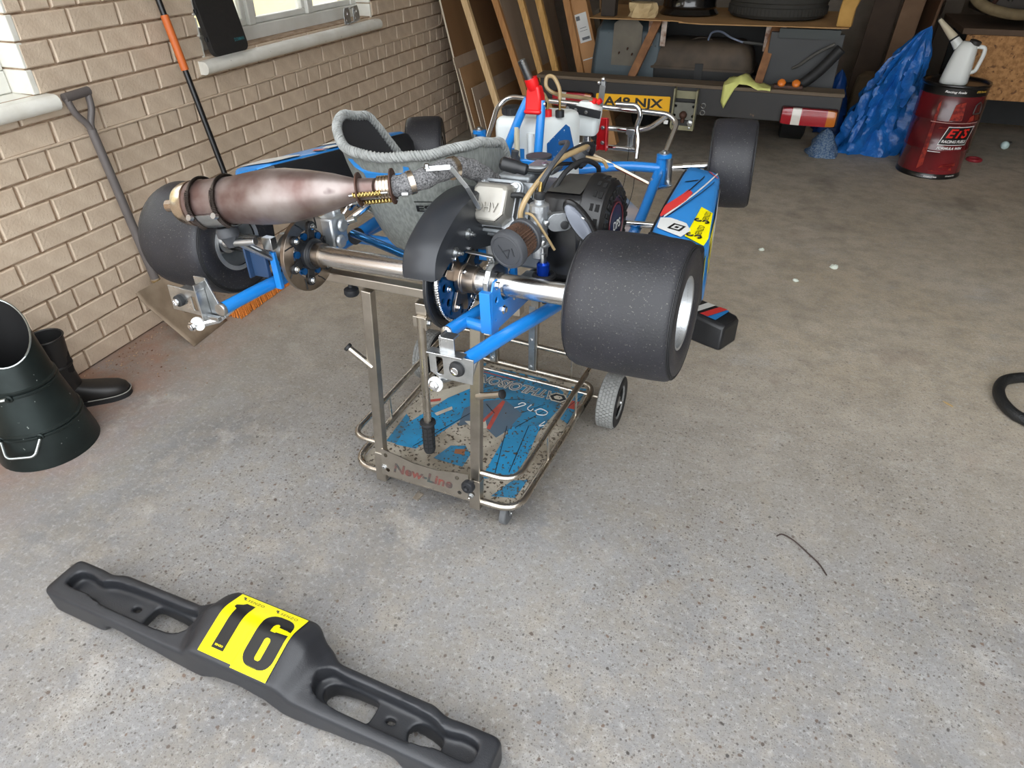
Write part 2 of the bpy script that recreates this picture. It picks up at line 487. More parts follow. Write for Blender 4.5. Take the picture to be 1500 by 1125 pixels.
win2 = window('window_2', W2A, W2B, W2Z+.005, 1.95, [1.60, 2.12], 'white framed garage window above a white sill')
sill(MB(), W2A-.05, W2B+.03, W2Z+.004).build('window_sill', M_white, win2, smooth=40)
win1 = window('window_1', -1.2, W1Y-.008, W1Z+.005, 1.95, [-.5], 'white framed window with white painted reveal behind the coal scuttle')
sill(MB(), -1.25, W1Y+.048, W1Z+.004).build('window_sill', M_white, win1, smooth=40)
# invented cream wall, stands in for the bright outside in the panes
nb = MB(); nb.bx(-3.2, -4, -0.3, -3.0, 8, 2.6)
tag(nb.build('window_backdrop', mat('cream_backdrop', '#efe6b8', .9, col2='#e6dba8', nscale=2), smooth=0), 'cream backdrop wall added outside the window for a bright view', kind='structure')
og = MB(); og.bx(-3.0, -4, -0.3, -WT, 8, -0.1)
tag(og.build('path_outside', mat('path_slabs', '#bdb9b0', .9, col2='#a8a49a', nscale=3), smooth=0), 'pale slab path outside the window', kind='structure')
# other walls, ceiling
M_wall = mat('block_wall', '#8d8378', .9, col2='#6f665c', nscale=5, bump=.3, bscale=30)
wb = MB(); wb.bx(-WT, 6.6, -0.2, 5.8, 6.8, 3.0)
tag(wb.build('wall_back', M_wall, smooth=0), 'dim grey back wall behind the vehicle', kind='structure')
wr = MB(); wr.bx(5.6, -2.6, -0.2, 5.8, 6.6, 3.0)
tag(wr.build('wall_right', M_wall, smooth=0), 'grey wall beside the workbench', kind='structure')
ce = MB(); ce.bx(-WT, -0.8, 3.0, 5.8, 6.8, 3.1)  # out of view; front edge set back to let more sky light in
tag(ce.build('ceiling', mat('ceiling_board', '#e2ded6', .9, col2='#d6d1c6', nscale=3), smooth=0), 'pale boarded garage ceiling', kind='structure')
# painted cable clipped along the wall
cb = MB()
cb.tube(fillet([(.006, -.75, .8705), (.006, 1.2, .8705), (.006, 3.30, .873), (.007, 3.62, .877), (.007, 3.66, .93), (.007, 3.66, 1.5)], .04), .0055, 8)
tag(cb.build('wall_cable', M_paint), 'cream painted cable clipped along the brick wall', 'cable')
# ------------------------------------------------------------------ go-kart (local frame: origin on the rear axle, y forward, z up)
M_blue = mat('frame_blue_paint', '#1b7fd0', .28, coat=.4, col2='#1874c2', nscale=9)
M_blue2 = mat('blue_anodised', '#0d4f86', .32, metal=.6)
M_steel = mat('brushed_steel', '#dcdad7', .26, metal=1.0, col2='#c6c2bd', nscale=30, rvar=.08, stretch=(.3, 3, 3))
M_zinc = mat('zinc_plate', '#d0d2d3', .30, metal=1.0, col2='#9fa2a3', nscale=25, rvar=.1)
M_chrome = mat('chrome', '#d8d9da', .10, metal=1.0)
M_alu = mat('cast_aluminium', '#c4c8cb', .38, metal=.85, col2='#b2b6ba', nscale=40, bump=.08, bscale=200)
M_alu2 = mat('satin_rocker_cover', '#a9a69e', .42, metal=.6, col2='#9c9992', nscale=14)
M_black = mat('black_plastic', '#17181a', .42, col2='#202226', nscale=12)
M_satin = mat('satin_black_guard', '#24262a', .38, col2='#2c2f34', nscale=6)
M_rub = mat('slick_tyre_rubber', '#18191d', .5, col2='#25252b', nscale=9, bump=.12, bscale=260, specks=('#55534f', 260, .65))
M_rubs = mat('black_rubber', '#1b1c1e', .6)
M_disc = mat('brake_disc_steel', '#a0958a', .30, metal=1.0, col2='#857a6f', nscale=20)
M_heat = mat('heat_tinted_steel', '#69534e', .40, metal=.7, col2='#948a86', nscale=9, namt=1.0, rvar=.08, specks=('#5a4a4a', 9, .66))
M_heat2 = mat('bright_heat_steel', '#d2c8ba', .25, metal=1.0, col2='#b09c88', nscale=12)
M_rust = mat('rusty_dark_steel', '#3d2c26', .6, metal=.4, col2='#5a3d30', nscale=40)
M_spring = mat('dark_spring_steel', '#3a332f', .4, metal=.9)
M_brass = mat('brass_spring', '#b39a5e', .3, metal=1.0)
M_wrap = mat('exhaust_wrap', '#8b8b8c', .9, col2='#232327', nscale=260, namt=.55, bump=.5, bscale=160)
M_white_p = mat('white_nylon', '#e6e7e6', .4)
M_red = mat('red_plastic', '#d0181b', .35)
M_tan = mat('tan_fuel_hose', '#a58f6a', .35, col2='#927c58', nscale=30)
M_tank = mat('translucent_white_tank', '#e2e6e4', .34, sss=.25, col2='#d5dcdc', nscale=6)
M_seat = mat('grey_woven_glassfibre', '#8f938f', .4, col2='#777b78', nscale=150, namt=1.0, stretch=(1, 1, .25))
M_seatin = mat('dark_seat_lining', '#2a2a2c', .8)
M_rope = mat('grey_edge_cord', '#9d9f9d', .75, col2='#838684', nscale=60, bump=.4, bscale=120)
M_dgrey = mat('dark_grey_rubber', '#3c3e42', .55)
M_wsticker = mat('white_sticker', '#d9dbd9', .35, col2='#c9cbc9', nscale=5)
M_bsticker = mat('blue_sticker', '#2f86cf', .33, col2='#2a78bd', nscale=6)
M_nsticker = mat('dark_blue_sticker', '#1d5d9e', .4, col2='#18508c', nscale=8, specks=('#d5dfe6', 75, .68))
M_rsticker = mat('red_sticker', '#cf3b38', .38)
M_ysticker = mat('yellow_sticker', '#f2e600', .3, col2='#e9dc06', nscale=5)
M_ink = mat('black_print', '#101112', .35)
M_winkt = mat('white_print', '#eceeee', .4)

kart = empty('go_kart', (1.741, -.34, .883), 0, 'blue framed racing go-kart with engine and no steering wheel, on a wheeled stand', 'go-kart')
def _rot(yaw, pit, rol):
    return Matrix.Rotation(yaw, 4, 'Z') @ Matrix.Rotation(pit, 4, 'X') @ Matrix.Rotation(rol, 4, 'Y')
kart.matrix_world = Matrix.Translation((1.741, -.34, .883)) @ _rot(R(-5.4), R(-2.0), R(-2.8))
K = kart
X1 = Vector((1, 0, 0)); Y1 = Vector((0, 1, 0)); Z1 = Vector((0, 0, 1))

def part(mb, name, m, parent=K, **k): return mb.build(name, m, parent, **k)

def kart_wheel(name, xo, side, rad, wid, hub_r, y=0, z=0, dust=None, rear=True):
    """side +1: open rim face towards +x"""
    h = wid/2; s = side
    def P(lst): return [(s*a if s > 0 else a*s, r) for a, r in lst]
    tp = [(-h*.86, .066), (-h*.93, .074), (-h*.985, .088), (-h, .104), (-h*.985, rad*.875), (-h*.93, rad*.945), (-h*.84, rad*.980), (-h*.6, rad*.993),
          (0, rad), (h*.6, rad*.993), (h*.84, rad*.980), (h*.93, rad*.945), (h*.985, rad*.875), (h, .104), (h*.985, .088), (h*.93, .074), (h*.86, .066)]
    c = Vector((xo, y, z))
    hubo = MB()
    hubo.lathe([(-h*.55, .028), (-h*.55, .034), (-h*.1, .034), (-h*.1, .05), (0, .05), (0, .034), (h*.35, .034), (h*.36, .0255)], c, X1*s, 24)
    w = hubo.build(name, M_zinc, K)
    t = MB(); t.lathe(tp, c, X1, 56, cap=False)
    # fine sidewall ribs
    to = part(t, 'tyre', M_rub, w, smooth=50)
    g = MB()
    for a, r in ((h*.945, rad*.935), (h*.965, rad*.915), (h*.98, rad*.89)):
        for q in (-1, 1): g.torus(c+X1*a*q, X1, r, .0012, 48, 5)
    build_each(g, 'sidewall_rib', M_rubs, w)
    r = MB()
    rp = [(-h*.94, .064), (-h*.95, .0755), (-h*.92, .077), (-h*.85, .068), (-h*.3, .062), (h*.3, .062), (h*.85, .068), (h*.92, .077), (h*.95, .0755), (h*.94, .071),
          (h*.88, .0665), (h*.3, .056), (0, .055), (-.002, .05), (-.004, .03), (-.008, .03), (-.010, .05), (-.012, .055), (-h*.3, .056), (-h*.88, .063)]
    r.lathe([(a, q) for a, q in rp], c, X1*s, 48, cap=False)
    # close the loop of the profile
    part(r, 'rim', M_alu, w, smooth=40)
    n = MB()
    for k in range(3):
        a = R(90+120*k); p = c+Vector((s*.0, math.cos(a)*.042, math.sin(a)*.042)); n.bolt(p, X1*s, .006, .008)
    build_each(n, 'wheel_nut', M_zinc, w)
    v = MB(); v.cyl(c+Vector((s*h*.5, .03, -.048)), c+Vector((s*h*.75, .028, -.045)), .004); part(v, 'valve', M_brass, w)
    return w
rr = kart_wheel('rear_wheel', .588, 1, .146, .222, .025)
lr = kart_wheel('rear_wheel', -.612, -1, .144, .222, .025)
# the left rear wheel turns its inner side to the light: inner hub sleeve
part(MB().lathe([(0, .026), (0, .042), (.012, .042), (.012, .034), (.045, .034), (.046, .026)], (-.585, 0, 0), X1, 24), 'wheel_hub', M_zinc, lr)
text_ob('rim_lettering', 'DOUGLAS', .05, .008, None, M_ink, rr, fn=lambda x, y: Vector((.588+.066+y, math.cos(.15-x/.058)*.0585, math.sin(.15-x/.058)*.0585)))
fr = kart_wheel('front_wheel', .592, 1, .135, .135, .02, 1.03, .045, rear=False)
flw = kart_wheel('front_wheel', -.540, -1, .135, .135, .02, 1.02, .0, rear=False)

def steer(w, c, ang):
    T = Matrix.Translation(c) @ Matrix.Rotation(ang, 4, 'Z') @ Matrix.Translation(-Vector(c))
    for o in [w]+list(w.children): o.data.transform(T)
steer(fr, Vector((.592, 1.03, .045)), R(8)); steer(flw, Vector((-.540, 1.02, 0)), R(27))
# ---- axle line
ax = MB(); ax.lathe([(-.655, .020), (-.655, .025), (.655, .025), (.655, .020)], (0, 0, 0), X1, 32)
axle = part(ax, 'rear_axle', M_steel)
col_ = MB()
col_.lathe([(0, .0255), (0, .031), (.022, .031), (.022, .0255)], (-.238, 0, 0), X1, 28)
part(col_, 'axle_collar', M_disc, axle)
part(MB().lathe([(0, .0255), (0, .033), (.035, .033), (.037, .029), (.045, .029), (.045, .0255)], (.442, 0, 0), X1, 28), 'axle_collar', M_zinc, axle)
# brake disc + carrier
bd = MB()
teeth = []
bd.prism(circ(.096, 56), mtx((-.272, 0, 0), Y1, Z1, X1), .012, [circ(.062, 40)])
disc = part(bd, 'brake_disc', M_disc, smooth=30, bevel=.001)
gr_ = MB()
for k in range(8):
    a = R(45*k+10); p0 = Vector((-.2595, math.cos(a)*.066, math.sin(a)*.066)); a2 = a+R(12); p1 = Vector((-.2595, math.cos(a2)*.092, math.sin(a2)*.092))
    gr_.tube([p0, (p0+p1)/2+Vector((0, .001, .001)), p1], .0016, 6)
build_each(gr_, 'disc_groove', M_rubs, disc)
ca = MB()
ca.lathe([(-.016, .0255), (-.016, .04), (.016, .04), (.02, .034), (.026, .034), (.026, .0255)], (-.262, 0, 0), X1, 28)
for k in range(6):
    a = R(60*k+15); d = Vector((0, math.cos(a), math.sin(a))); ca.bar(Vector((-.262, 0, 0))+d*.034, Vector((-.262, 0, 0))+d*.072, .024, .010, X1)
    ca.cyl(Vector((-.268, 0, 0))+d*.068, Vector((-.254, 0, 0))+d*.068, .013)
cao = part(ca, 'disc_carrier', M_black, smooth=30, bevel=.001)
cbn = MB(); cbb = MB()
for k in range(6):
    a = R(60*k+15); d = Vector((0, math.cos(a), math.sin(a))); cbn.bolt(Vector((-.254, 0, 0))+d*.068, X1, .0055, .006)
    a = R(60*k+45); d = Vector((0, math.cos(a), math.sin(a))); cbb.cyl(Vector((-.264, 0, 0))+d*.05, Vector((-.256, 0, 0))+d*.05, .009)
build_each(cbn, 'carrier_bolt', M_chrome, cao); build_each(cbb, 'carrier_bobbin', M_blue2, cao)
# caliper
cl = MB(); cl.box((-.252, .088, .035), (.05, .06, .075)); cl.box((-.262, .11, .075), (.036, .03, .03)); cl.cyl((-.225, .09, .05), (-.212, .09, .05), .018)
cl.cyl((-.225, .075, .012), (-.212, .075, .012), .018)
clo = part(cl, 'brake_caliper', M_alu, bevel=.006)
part(MB().tube(smooth_path([(-.235, .12, .07), (-.22, .15, .09), (-.2, .2, .05), (-.21, .3, -.03)]), .004, 8), 'brake_hose', M_chrome, clo)
part(MB().cyl((-.205, .1, .06), (-.185, .105, .066), .008), 'banjo_bolt', M_zinc, clo)

# sprocket
sp = MB(); out = []
nt_ = 60
for k in range(nt_*2):
    r_ = .099 if k % 2 == 0 else .093
    a = 2*PI*k/(nt_*2); out.append((r_*math.cos(a), r_*math.sin(a)))
hl = [circ(.010, 12, .068*math.cos(R(a)), .068*math.sin(R(a))) for a in range(0, 360, 36)]+[circ(.007, 10, .084*math.cos(R(a)), .084*math.sin(R(a))) for a in range(18, 378, 36)]
sp.prism(out, mtx((.170, 0, 0), Y1, Z1, X1), .005, hl+[circ(.03, 24)])
spo = part(sp, 'sprocket', M_blue2, smooth=25)
chn = MB()
pts = []
ns = 66
for k in range(ns):
    a = R(110+ (360-150)*k/(ns-1)); c = Vector((.1725, math.cos(a)*.1015, math.sin(a)*.1015)); t = Vector((0, -math.sin(a), math.cos(a))); n_ = Vector((0, math.cos(a), math.sin(a)))
    w = .0085 if k % 2 else .011
    chn.box((0, 0, 0), (w, .0048, .0065), mtx(c, X1, t, n_)); chn.cyl(c-X1*.0068, c+X1*.0068, .0026, n=6)
for (p0, p1) in (((.1725, -.035, .0955), (.1725, .235, .105)), ((.1725, .055, -.085), (.1725, .26, .03))):
    p0 = Vector(p0); p1 = Vector(p1); m_ = int((p1-p0).length/.0085)
    x, y, z = frame(p1-p0, X1)
    for k in range(m_):
        c = p0.lerp(p1, k/m_); w = .0085 if k % 2 else .011
        chn.box((0, 0, 0), (w, .0065, .0048), mtx(c, X1, (p1-p0).normalized().cross(X1), (p1-p0).normalized())); chn.cyl(c-X1*.0068, c+X1*.0068, .0026, n=6)
tag(part(chn, 'drive_chain', M_chrome, smooth=0), kind='stuff')
sc_ = MB(); sc_.lathe([(0, .0255), (0, .036), (.012, .036), (.015, .032), (.045, .031), (.045, .0255)], (.180, 0, 0), X1, 30)
for k in range(3):
    a = R(120*k-105); d = Vector((0, math.cos(a), math.sin(a))); t = Vector((0, -math.sin(a), math.cos(a)))
    M_ = mtx(Vector((.1765, 0, 0)), d, t, X1)
    sc_.prism([(.03, -.022), (.062, -.032), (.076, -.03), (.076, -.014), (.06, -.008), (.06, .008), (.076, .014), (.076, .03), (.062, .032), (.03, .022)], M_, .008)
sco = part(sc_, 'sprocket_carrier', M_disc, smooth=30, bevel=.0012)
b_ = MB()
for k in range(6):
    a = R(60*k-120); d = Vector((0, math.cos(a), math.sin(a))); b_.bolt(Vector((.184, 0, 0))+d*.068, X1, .005, .006)
b_.bolt((.2, -.02, .026), (0, -.6, .8), .005, .003)
build_each(b_, 'carrier_bolt', M_chrome, sco)
# chain guard: arched cover + disc guard
path = [(-.122, .040), (-.121, .060), (-.112, .085), (-.095, .105), (-.065, .125), (-.02, .148), (.03, .164), (.09, .170), (.15, .163), (.21, .14), (.25, .10)]
path = [(p.x, p.y) for p in smooth_path([Vector((a, b, 0)) for a, b in path], 4)]
gd = MB(); rings = []
def offp(i, d):
    a = Vector(path[max(i-1, 0)]); b = Vector(path[min(i+1, len(path)-1)]); t = (b-a).normalized(); n_ = Vector((-t.y, t.x)); return Vector(path[i])+n_*d
for i in range(len(path)):
    o0 = offp(i, 0); o1 = offp(i, -.003); o2 = offp(i, -.028); o3 = offp(i, -.004)
    rings.append([(.106, o0.x, o0.y), (.112, *offp(i, .004)), (.180, *offp(i, .004)), (.188, o0.x, o0.y), (.189, o2.x, o2.y), (.186, o2.x, o2.y), (.184, o1.x, o1.y), (.110, o1.x, o1.y), (.109, *offp(i, -.02)), (.105, *offp(i, -.02))])
gd.loft(rings, True, True)
gdo = fix_normals(part(gd, 'chain_guard', M_satin, smooth=50))
sd = MB()
inner = [(.02, .05), (.06, .06), (.13, .07), (.2, .06)]
poly = [tuple(offp(i, -.01)) for i in range(0, len(path))]+[(.22, .03), (.14, .03), (.07, .045), (.03, .06), (-.02, .062), (-.06, .055), (-.1, .035)]
sd.prism(poly, mtx((.1835, 0, 0), Y1, Z1, X1), .0025)
part(sd, 'guard_side_plate', M_satin, gdo, smooth=0)
lg = MB(); M_ = mtx((.152, 0, 0), Y1, Z1, X1)
lg.prism(circ(.122, 56), M_, .005, [circ(.03, 20)])
part(lg, 'guard_disc', M_black, gdo, smooth=30)
lg = MB(); lg.torus((.158, 0, 0), X1, .119, .0045, 48, 8); part(lg, 'guard_rim', M_black, gdo)
gb = MB()
for y_, z_ in ((-.03, .072), (.03, .095)):
    gb.lathe([(0, .013), (.003, .013), (.0031, .009), (.006, .009), (.0061, .0065), (.012, .0065), (.0125, .004), (.02, .004)], (.1865, y_, z_), X1, 14)
build_each(gb, 'guard_bolt', M_zinc, gdo)
br = MB(); br.tube(fillet([(.19, .0, .055), (.215, .0, .055), (.262, .0, .055), (.262, .0, .02)], .012), .0025, 6)
st = MB()
for a, b in (((.192, .01, .062), (.262, .01, .058)),): st.bar(a, b, .014, .003, Z1)
st.bar((.262, .01, .058), (.266, .02, .022), .014, .003, X1)
part(st, 'guard_bracket', M_zinc, gdo, smooth=0, bevel=.001)

# bearing hanger, right
hg = MB()
M_ = mtx((.292, 0, 0), Y1, Z1, X1)
hg.prism([(-.082, -.085), (-.072, .012), (-.062, .03), (-.045, .032), (-.034, .018), (-.031, -.012), (-.018, -.030), (.012, -.034), (.036, -.022), (.05, -.008), (.075, -.02), (.13, -.075), (.13, -.085)], M_, .004,
         [circ(.008, 12, -.052, -.015), circ(.007, 12, .07, -.045), circ(.004, 8, -.06, -.06)])
hg.bx(.270, -.084, -.085, .2955, -.070, .012)
hgo = part(hg, 'bearing_hanger', M_blue, smooth=0, bevel=.0018)
bh = MB(); bh.prism([(-.05, -.03), (-.052, .02), (-.035, .042), (-.012, .05), (.03, .045), (.05, .02), (.05, -.03), (.02, -.045), (-.02, -.045)], mtx((.262, 0, 0), Y1, Z1, X1), .014, [circ(.0258, 30)])
part(bh, 'bearing_housing', M_zinc, hgo, smooth=20, bevel=.002)
bb = MB()
for y_, z_ in ((-.05, .020), (-.022, -.05), (.035, -.04), (.08, -.055)): bb.bolt((.296, y_, z_), X1, .0075, .007)
build_each(bb, 'hanger_bolt', M_chrome, hgo)
# bearing hanger, left
hl_ = MB(); hl_.prism([(-.05, -.09), (-.035, .02), (-.02, .035), (.02, .035), (.045, .0), (.09, -.09)], mtx((-.352, 0, 0), Y1, Z1, X1), .004, [circ(.026, 24), circ(.005, 10, -.02, -.05)])
hl_.bx(-.352, -.052, -.09, -.333, -.040, .01)
hlo = part(hl_, 'bearing_hanger', M_blue, smooth=0, bevel=.0018)
part(MB().lathe([(0, .0258), (0, .045), (.014, .045), (.014, .0258)], (-.345, 0, 0), X1, 28), 'bearing_housing', M_zinc, hlo)
bl = MB(); bl.bolt((-.346, -.03, -.02), -Y1, .006); bl.bolt((-.34, .03, -.04), X1, .007); build_each(bl, 'hanger_bolt', M_chrome, hlo)
bx_ = MB(); bx_.box((-.405, -.035, -.035), (.05, .012, .07)); bx_.box((-.433, -.04, -.03), (.006, .03, .085)); part(bx_, 'brake_shield', mat('navy_panel', '#2c4668', .5), hlo, bevel=.002)

# ---- frame rails
r0 = .0158
fr_ = MB()
railB = smooth_path([(.300, -.212, -.082), (.330, -.07, -.082), (.368, .09, -.083), (.405, .3, -.085), (.402, .55, -.08), (.392, .72, -.066), (.378, .965, .022)], 8)
railA = smooth_path([(.203, -.118, -.080), (.215, -.03, -.080), (.232, .12, -.083), (.245, .35, -.09), (.25, .6, -.09)], 6)
railL = smooth_path([(-.372, -.215, -.080), (-.371, -.09, -.080), (-.368, .05, -.082), (-.385, .3, -.085), (-.365, .6, -.08), (-.305, .85, -.03), (-.268, .965, .05)], 8)
for p in (railB, railA, railL): part(MB().tube(p, r0, 16), 'frame_rail', M_blue)
cr = [([(.215, -.055, -.080), (.295, -.062, -.083)], .0135), ([(.25, .6, -.09), (-.37, .58, -.083)], r0), ([(.405, .3, -.085), (.245, .33, -.09)], r0), ([(-.38, .33, -.085), (.245, .36, -.09)], r0),
      ([(.378, .965, .03), (.25, .93, .035), (.05, .86, .02), (-.1, .88, .02), (-.268, .965, .06)], r0), ([(.35, .16, -.08), (.43, .16, -.05)], r0)]
for p, rr_ in cr: part(MB().tube(smooth_path(p, 6) if len(p) > 2 else p, rr_, 14), 'frame_tube', M_blue)
part(MB().tube([(-.25, .165, .0), (-.02, .075, .0), (.1, .05, .0)], .011, 12), 'seat_strut', mat('metallic_blue', '#2b6ea8', .18, metal=.8))
stb = MB(); stb.tube([(-.345, .30, -.06), (-.350, .46, -.05)], .018, 16); part(stb, 'frame_tube', M_blue)
stb = MB(); stb.lathe([(0, .010), (0, .021), (.03, .021), (.03, .018)], (-.343, .275, -.062), (-.03, 1, .06), 18); part(stb, 'tube_cap', M_rubs)
part(MB().lathe([(-.012, .001), (-.010, .010), (-.004, .0158), (.0, .0162)], (.203, -.118, -.080), (.13, 1, 0), 18), 'tube_end_cap', M_zinc)
part(MB().lathe([(0, .0150), (.003, .0166), (.010, .0166), (.010, .016)], (-.372, -.224, -.080), Y1, 18), 'tube_collar', M_zinc)

# ---- bumper mounting brackets at the tail
def mount(x, mirror, y0):
    s = -1 if mirror else 1
    o = Vector((x, y0, -.095)); M_ = mtx(o, X1*s, Z1, Y1*(-s))
    m = MB()
    m.prism([(-.055, -.022), (-.055, .028), (.052, .026), (.046, -.034), (-.03, -.034)], M_, .003, [rrect(.018, .044, .004)and [(a-.030, b-.003) for a, b in rrect(.016, .042, .004)]])
    pl = part(m, 'bumper_mount', M_zinc, smooth=0, bevel=.001)
    t = MB()
    t.bx(-.055, .026, -.012, .03, .030, .012, M_); t.bx(-.03, .028, -.006, .006, .062, -.002, M_); t.bx(-.028, .03, -.03, -.024, .066, -.002, M_); t.bx(-.03, .058, -.03, .004, .062, -.004, M_)
    part(t, 'mount_bracket', M_zinc, pl, smooth=0, bevel=.0012)
    w = MB(); w.lathe([(0, .018), (.006, .016), (.0075, .012)], M_ @ Vector((.012, -.002, .003)), -Y1, 22); part(w, 'mount_washer', M_rubs, pl)
    b = MB(); b.lathe([(0, .009), (.006, .009), (.0065, .007), (.004, .006), (.004, .001)], M_ @ Vector((.012, -.002, .0095)), -Y1, 18); part(b, 'mount_bolt', M_chrome, pl)
    c = MB(); c.cyl(M_ @ Vector((-.045, -.052, -.02)), M_ @ Vector((-.045, -.052, .012)), .007); c.bolt(M_ @ Vector((-.045, -.052, .012)), -Y1, .009, .008); part(c, 'clamp_bolt', M_chrome, pl)
    d = MB(); d.lathe([(0, .007), (0, .017), (.006, .017), (.006, .007)], M_ @ Vector((-.045, -.052, 0)), -Y1, 18); part(d, 'nylon_washer', M_white_p, pl)
    e = MB(); e.tube([M_ @ Vector((-.045, -.052, -.018)), M_ @ Vector((.02, -.03, -.04)), M_ @ Vector((.03, .01, -.05))], .0095, 10); part(e, 'mount_arm', M_zinc, pl)
    return pl
mount(.275, False, -.222)
# left one, seen from the other side
mlx = MB(); M_ = mtx((-.475, -.222, -.07), X1, Z1, -Y1)
mlx.prism([(-.062, -.034), (-.058, .032), (.045, .030), (.05, -.036)], M_, .003, [[(a+.022, b-.006) for a, b in rrect(.014, .038, .003)]])
ml = part(mlx, 'bumper_mount', M_zinc, smooth=0, bevel=.001)
t = MB(); t.bx(-.01, .03, -.014, .05, .034, .01, M_); t.bx(.045, -.045, -.03, .049, .05, .012, M_); t.bx(.049, -.045, -.012, .085, -.035, .0, M_); t.bx(.02, .034, -.02, .06, .06, -.016, M_)
t.prism([(.05, -.04), (.05, .055), (.06, .055), (.095, -.04)], M_, .004, z0=-.02)
part(t, 'mount_bracket', M_zinc, ml, smooth=0, bevel=.0012)
w = MB(); w.lathe([(0, .015), (.010, .0145), (.0115, .012)], M_ @ Vector((-.025, -.003, .003)), -Y1, 22); part(w, 'mount_washer', M_rubs, ml)
b = MB(); b.lathe([(0, .009), (.007, .009), (.008, .007), (.005, .006), (.005, .001)], M_ @ Vector((-.025, -.003, .013)), -Y1, 18); part(b, 'mount_bolt', M_chrome, ml)
c = MB(); c.cyl(M_ @ Vector((.0, -.068, -.02)), M_ @ Vector((.0, -.068, .012)), .007); c.bolt(M_ @ Vector((.0, -.068, .012)), -Y1, .009, .008); c.tube([M_ @ Vector((.0, -.068, 0)), M_ @ Vector((.06, -.052, -.02)), M_ @ Vector((.1, -.02, -.04))], .010, 10); part(c, 'clamp_bolt', M_chrome, ml)
d = MB(); d.lathe([(0, .007), (0, .018), (.006, .018), (.006, .007)], M_ @ Vector((.012, -.062, 0)), (.3, -1, 0), 18); part(d, 'nylon_washer', M_white_p, ml)
# ---- exhaust
P0 = Vector((-.488, -.15, .146)); P1 = Vector((-.018, -.075, .205)); D = (P1-P0).normalized(); LEN = (P1-P0).length
ex = MB(); ex.lathe([(.035, .001), (.036, .046), (.045, .0525), (.15, .0535), (.165, .0545), (.22, .060), (.26, .0615), (.30, .060), (.36, .051), (.42, .039), (LEN-.006, .0245), (LEN+.045, .0205), (LEN+.045, .018)], P0, D, 44)
exo = part(ex, 'exhaust_silencer', M_heat, smooth=30)
part(MB().lathe([(-.005, .018), (-.003, .036), (.004, .045), (.016, .050), (.038, .0535), (.04, .0535), (.04, .05)], P0, D, 40), 'silencer_end_cap', M_heat2, exo, smooth=25)
part(MB().lathe([(-.045, .011), (-.045, .0145), (.0, .0145), (.004, .018)], P0, D, 20), 'exhaust_tip', M_heat2, exo)
for h_ in (.068, .138):
    t_ = MB(); t_.torus(P0+D*h_, D, .0575, .0040, 44, 8, 40, 320); part(t_, 'retaining_spring', M_spring, exo)
    c_ = MB(); x, y, z = frame(D)
    pts = []
    for k in range(150):
        a = R(-40+100*k/149+180); c0 = P0+D*h_+(x*math.cos(a)+y*math.sin(a))*.059; n_ = (x*math.cos(a)+y*math.sin(a)); b = k*2*PI/5.0
        pts.append(c0+n_*.0058*math.cos(b)+D*.0058*math.sin(b))
    c_.tube(pts, .0013, 5); part(c_, 'spring_coil', M_spring, exo)
ck = MB(); x, y, z = frame(D)
dn = Vector((0, 0, -1)); dn = (dn-D*dn.dot(D)).normalized(); bk = D.cross(dn).normalized()
if bk.y > 0: bk = -bk
cup = []
for h0, h1 in ((.06, .078), (.13, .148)):
    pass
rings = []
for k in range(15):
    a = R(-75+150*k/14); n_ = dn*math.cos(a)+bk*math.sin(a)
    w0 = .05 if abs(a) > R(55) else .05
    lo, hi = .064, .142
    if a > R(30): lo, hi = .064, .142
    rings.append([P0+D*lo+n_*.0555, P0+D*hi+n_*.0555, P0+D*hi+n_*.0590, P0+D*lo+n_*.0590])
ck.loft(rings)
fix_normals(part(ck, 'silencer_cradle', M_zinc, exo, smooth=40))
hk = MB()
for h_ in (.068, .138): hk.cyl(P0+D*h_+bk*.06+dn*.018, P0+D*h_+bk*.07+dn*.014, .007)
build_each(hk, 'cradle_hook', M_zinc, exo)
rm = MB(); rm.lathe([(0, .022), (.006, .026), (.022, .026), (.028, .02), (.05, .012)], P0+D*.10+dn*.06, dn, 20); part(rm, 'rubber_mount', M_dgrey, exo)
cm = MB(); cm.cyl(P0+D*.08+dn*.10, P0+D*.17+dn*.10, .010); cm.cyl((-.345, -.03, -.02), P0+D*.12+dn*.10, .009); cm.box((-.33, -.06, .04), (.03, .02, .03)); part(cm, 'exhaust_support', M_zinc, exo, bevel=.001)
# neck, flanges
F1 = P1+D*.002; F2 = Vector((.052, -.045, .210)); D2 = (F2-F1).normalized()
part(MB().lathe([(0, .02), (0, .036), (.003, .036), (.003, .02)], F1, D2, 32), 'flange', M_rust, exo)
part(MB().lathe([(0, .02), (0, .038), (.003, .038), (.003, .02)], F2, D2, 32), 'flange', M_rust, exo)
gl = (F2-F1).length
nk = MB(); nk.lathe([(0, .0205), (gl*.62, .0195), (gl, .019)], F1, D2, 28); part(nk, 'exhaust_neck', M_heat, exo)
part(MB().lathe([(gl*.58+a, r) for q in range(4) for a, r in ((q*.007, .0225), (q*.007+.0005, .0245), (q*.007+.0055, .0245), (q*.007+.006, .0225))], F1, D2, 28), 'slip_joint', M_heat2, exo)
sx, sy, sz = frame(D2)
for q in (-1, 1):
    off = (Vector((0, -.55, .0))+Vector((0, 0, -.1 if q < 0 else -.9))).normalized()*.031 if q < 0 else (Vector((0, .2, -1))).normalized()*.031
    pts = []
    for k in range(110):
        b = 2*PI*k/6.5; c0 = F1+D2*(gl*(.06+.82*k/109))+off
        pts.append(c0+sx*.0045*math.cos(b)+sy*.0045*math.sin(b))
    part(MB().tube(pts, .0017, 5), 'joint_spring', M_brass, exo)
    part(MB().cyl(F1-D2*.004+off, F2+D2*.006+off, .0025), 'joint_bolt', M_zinc, exo)
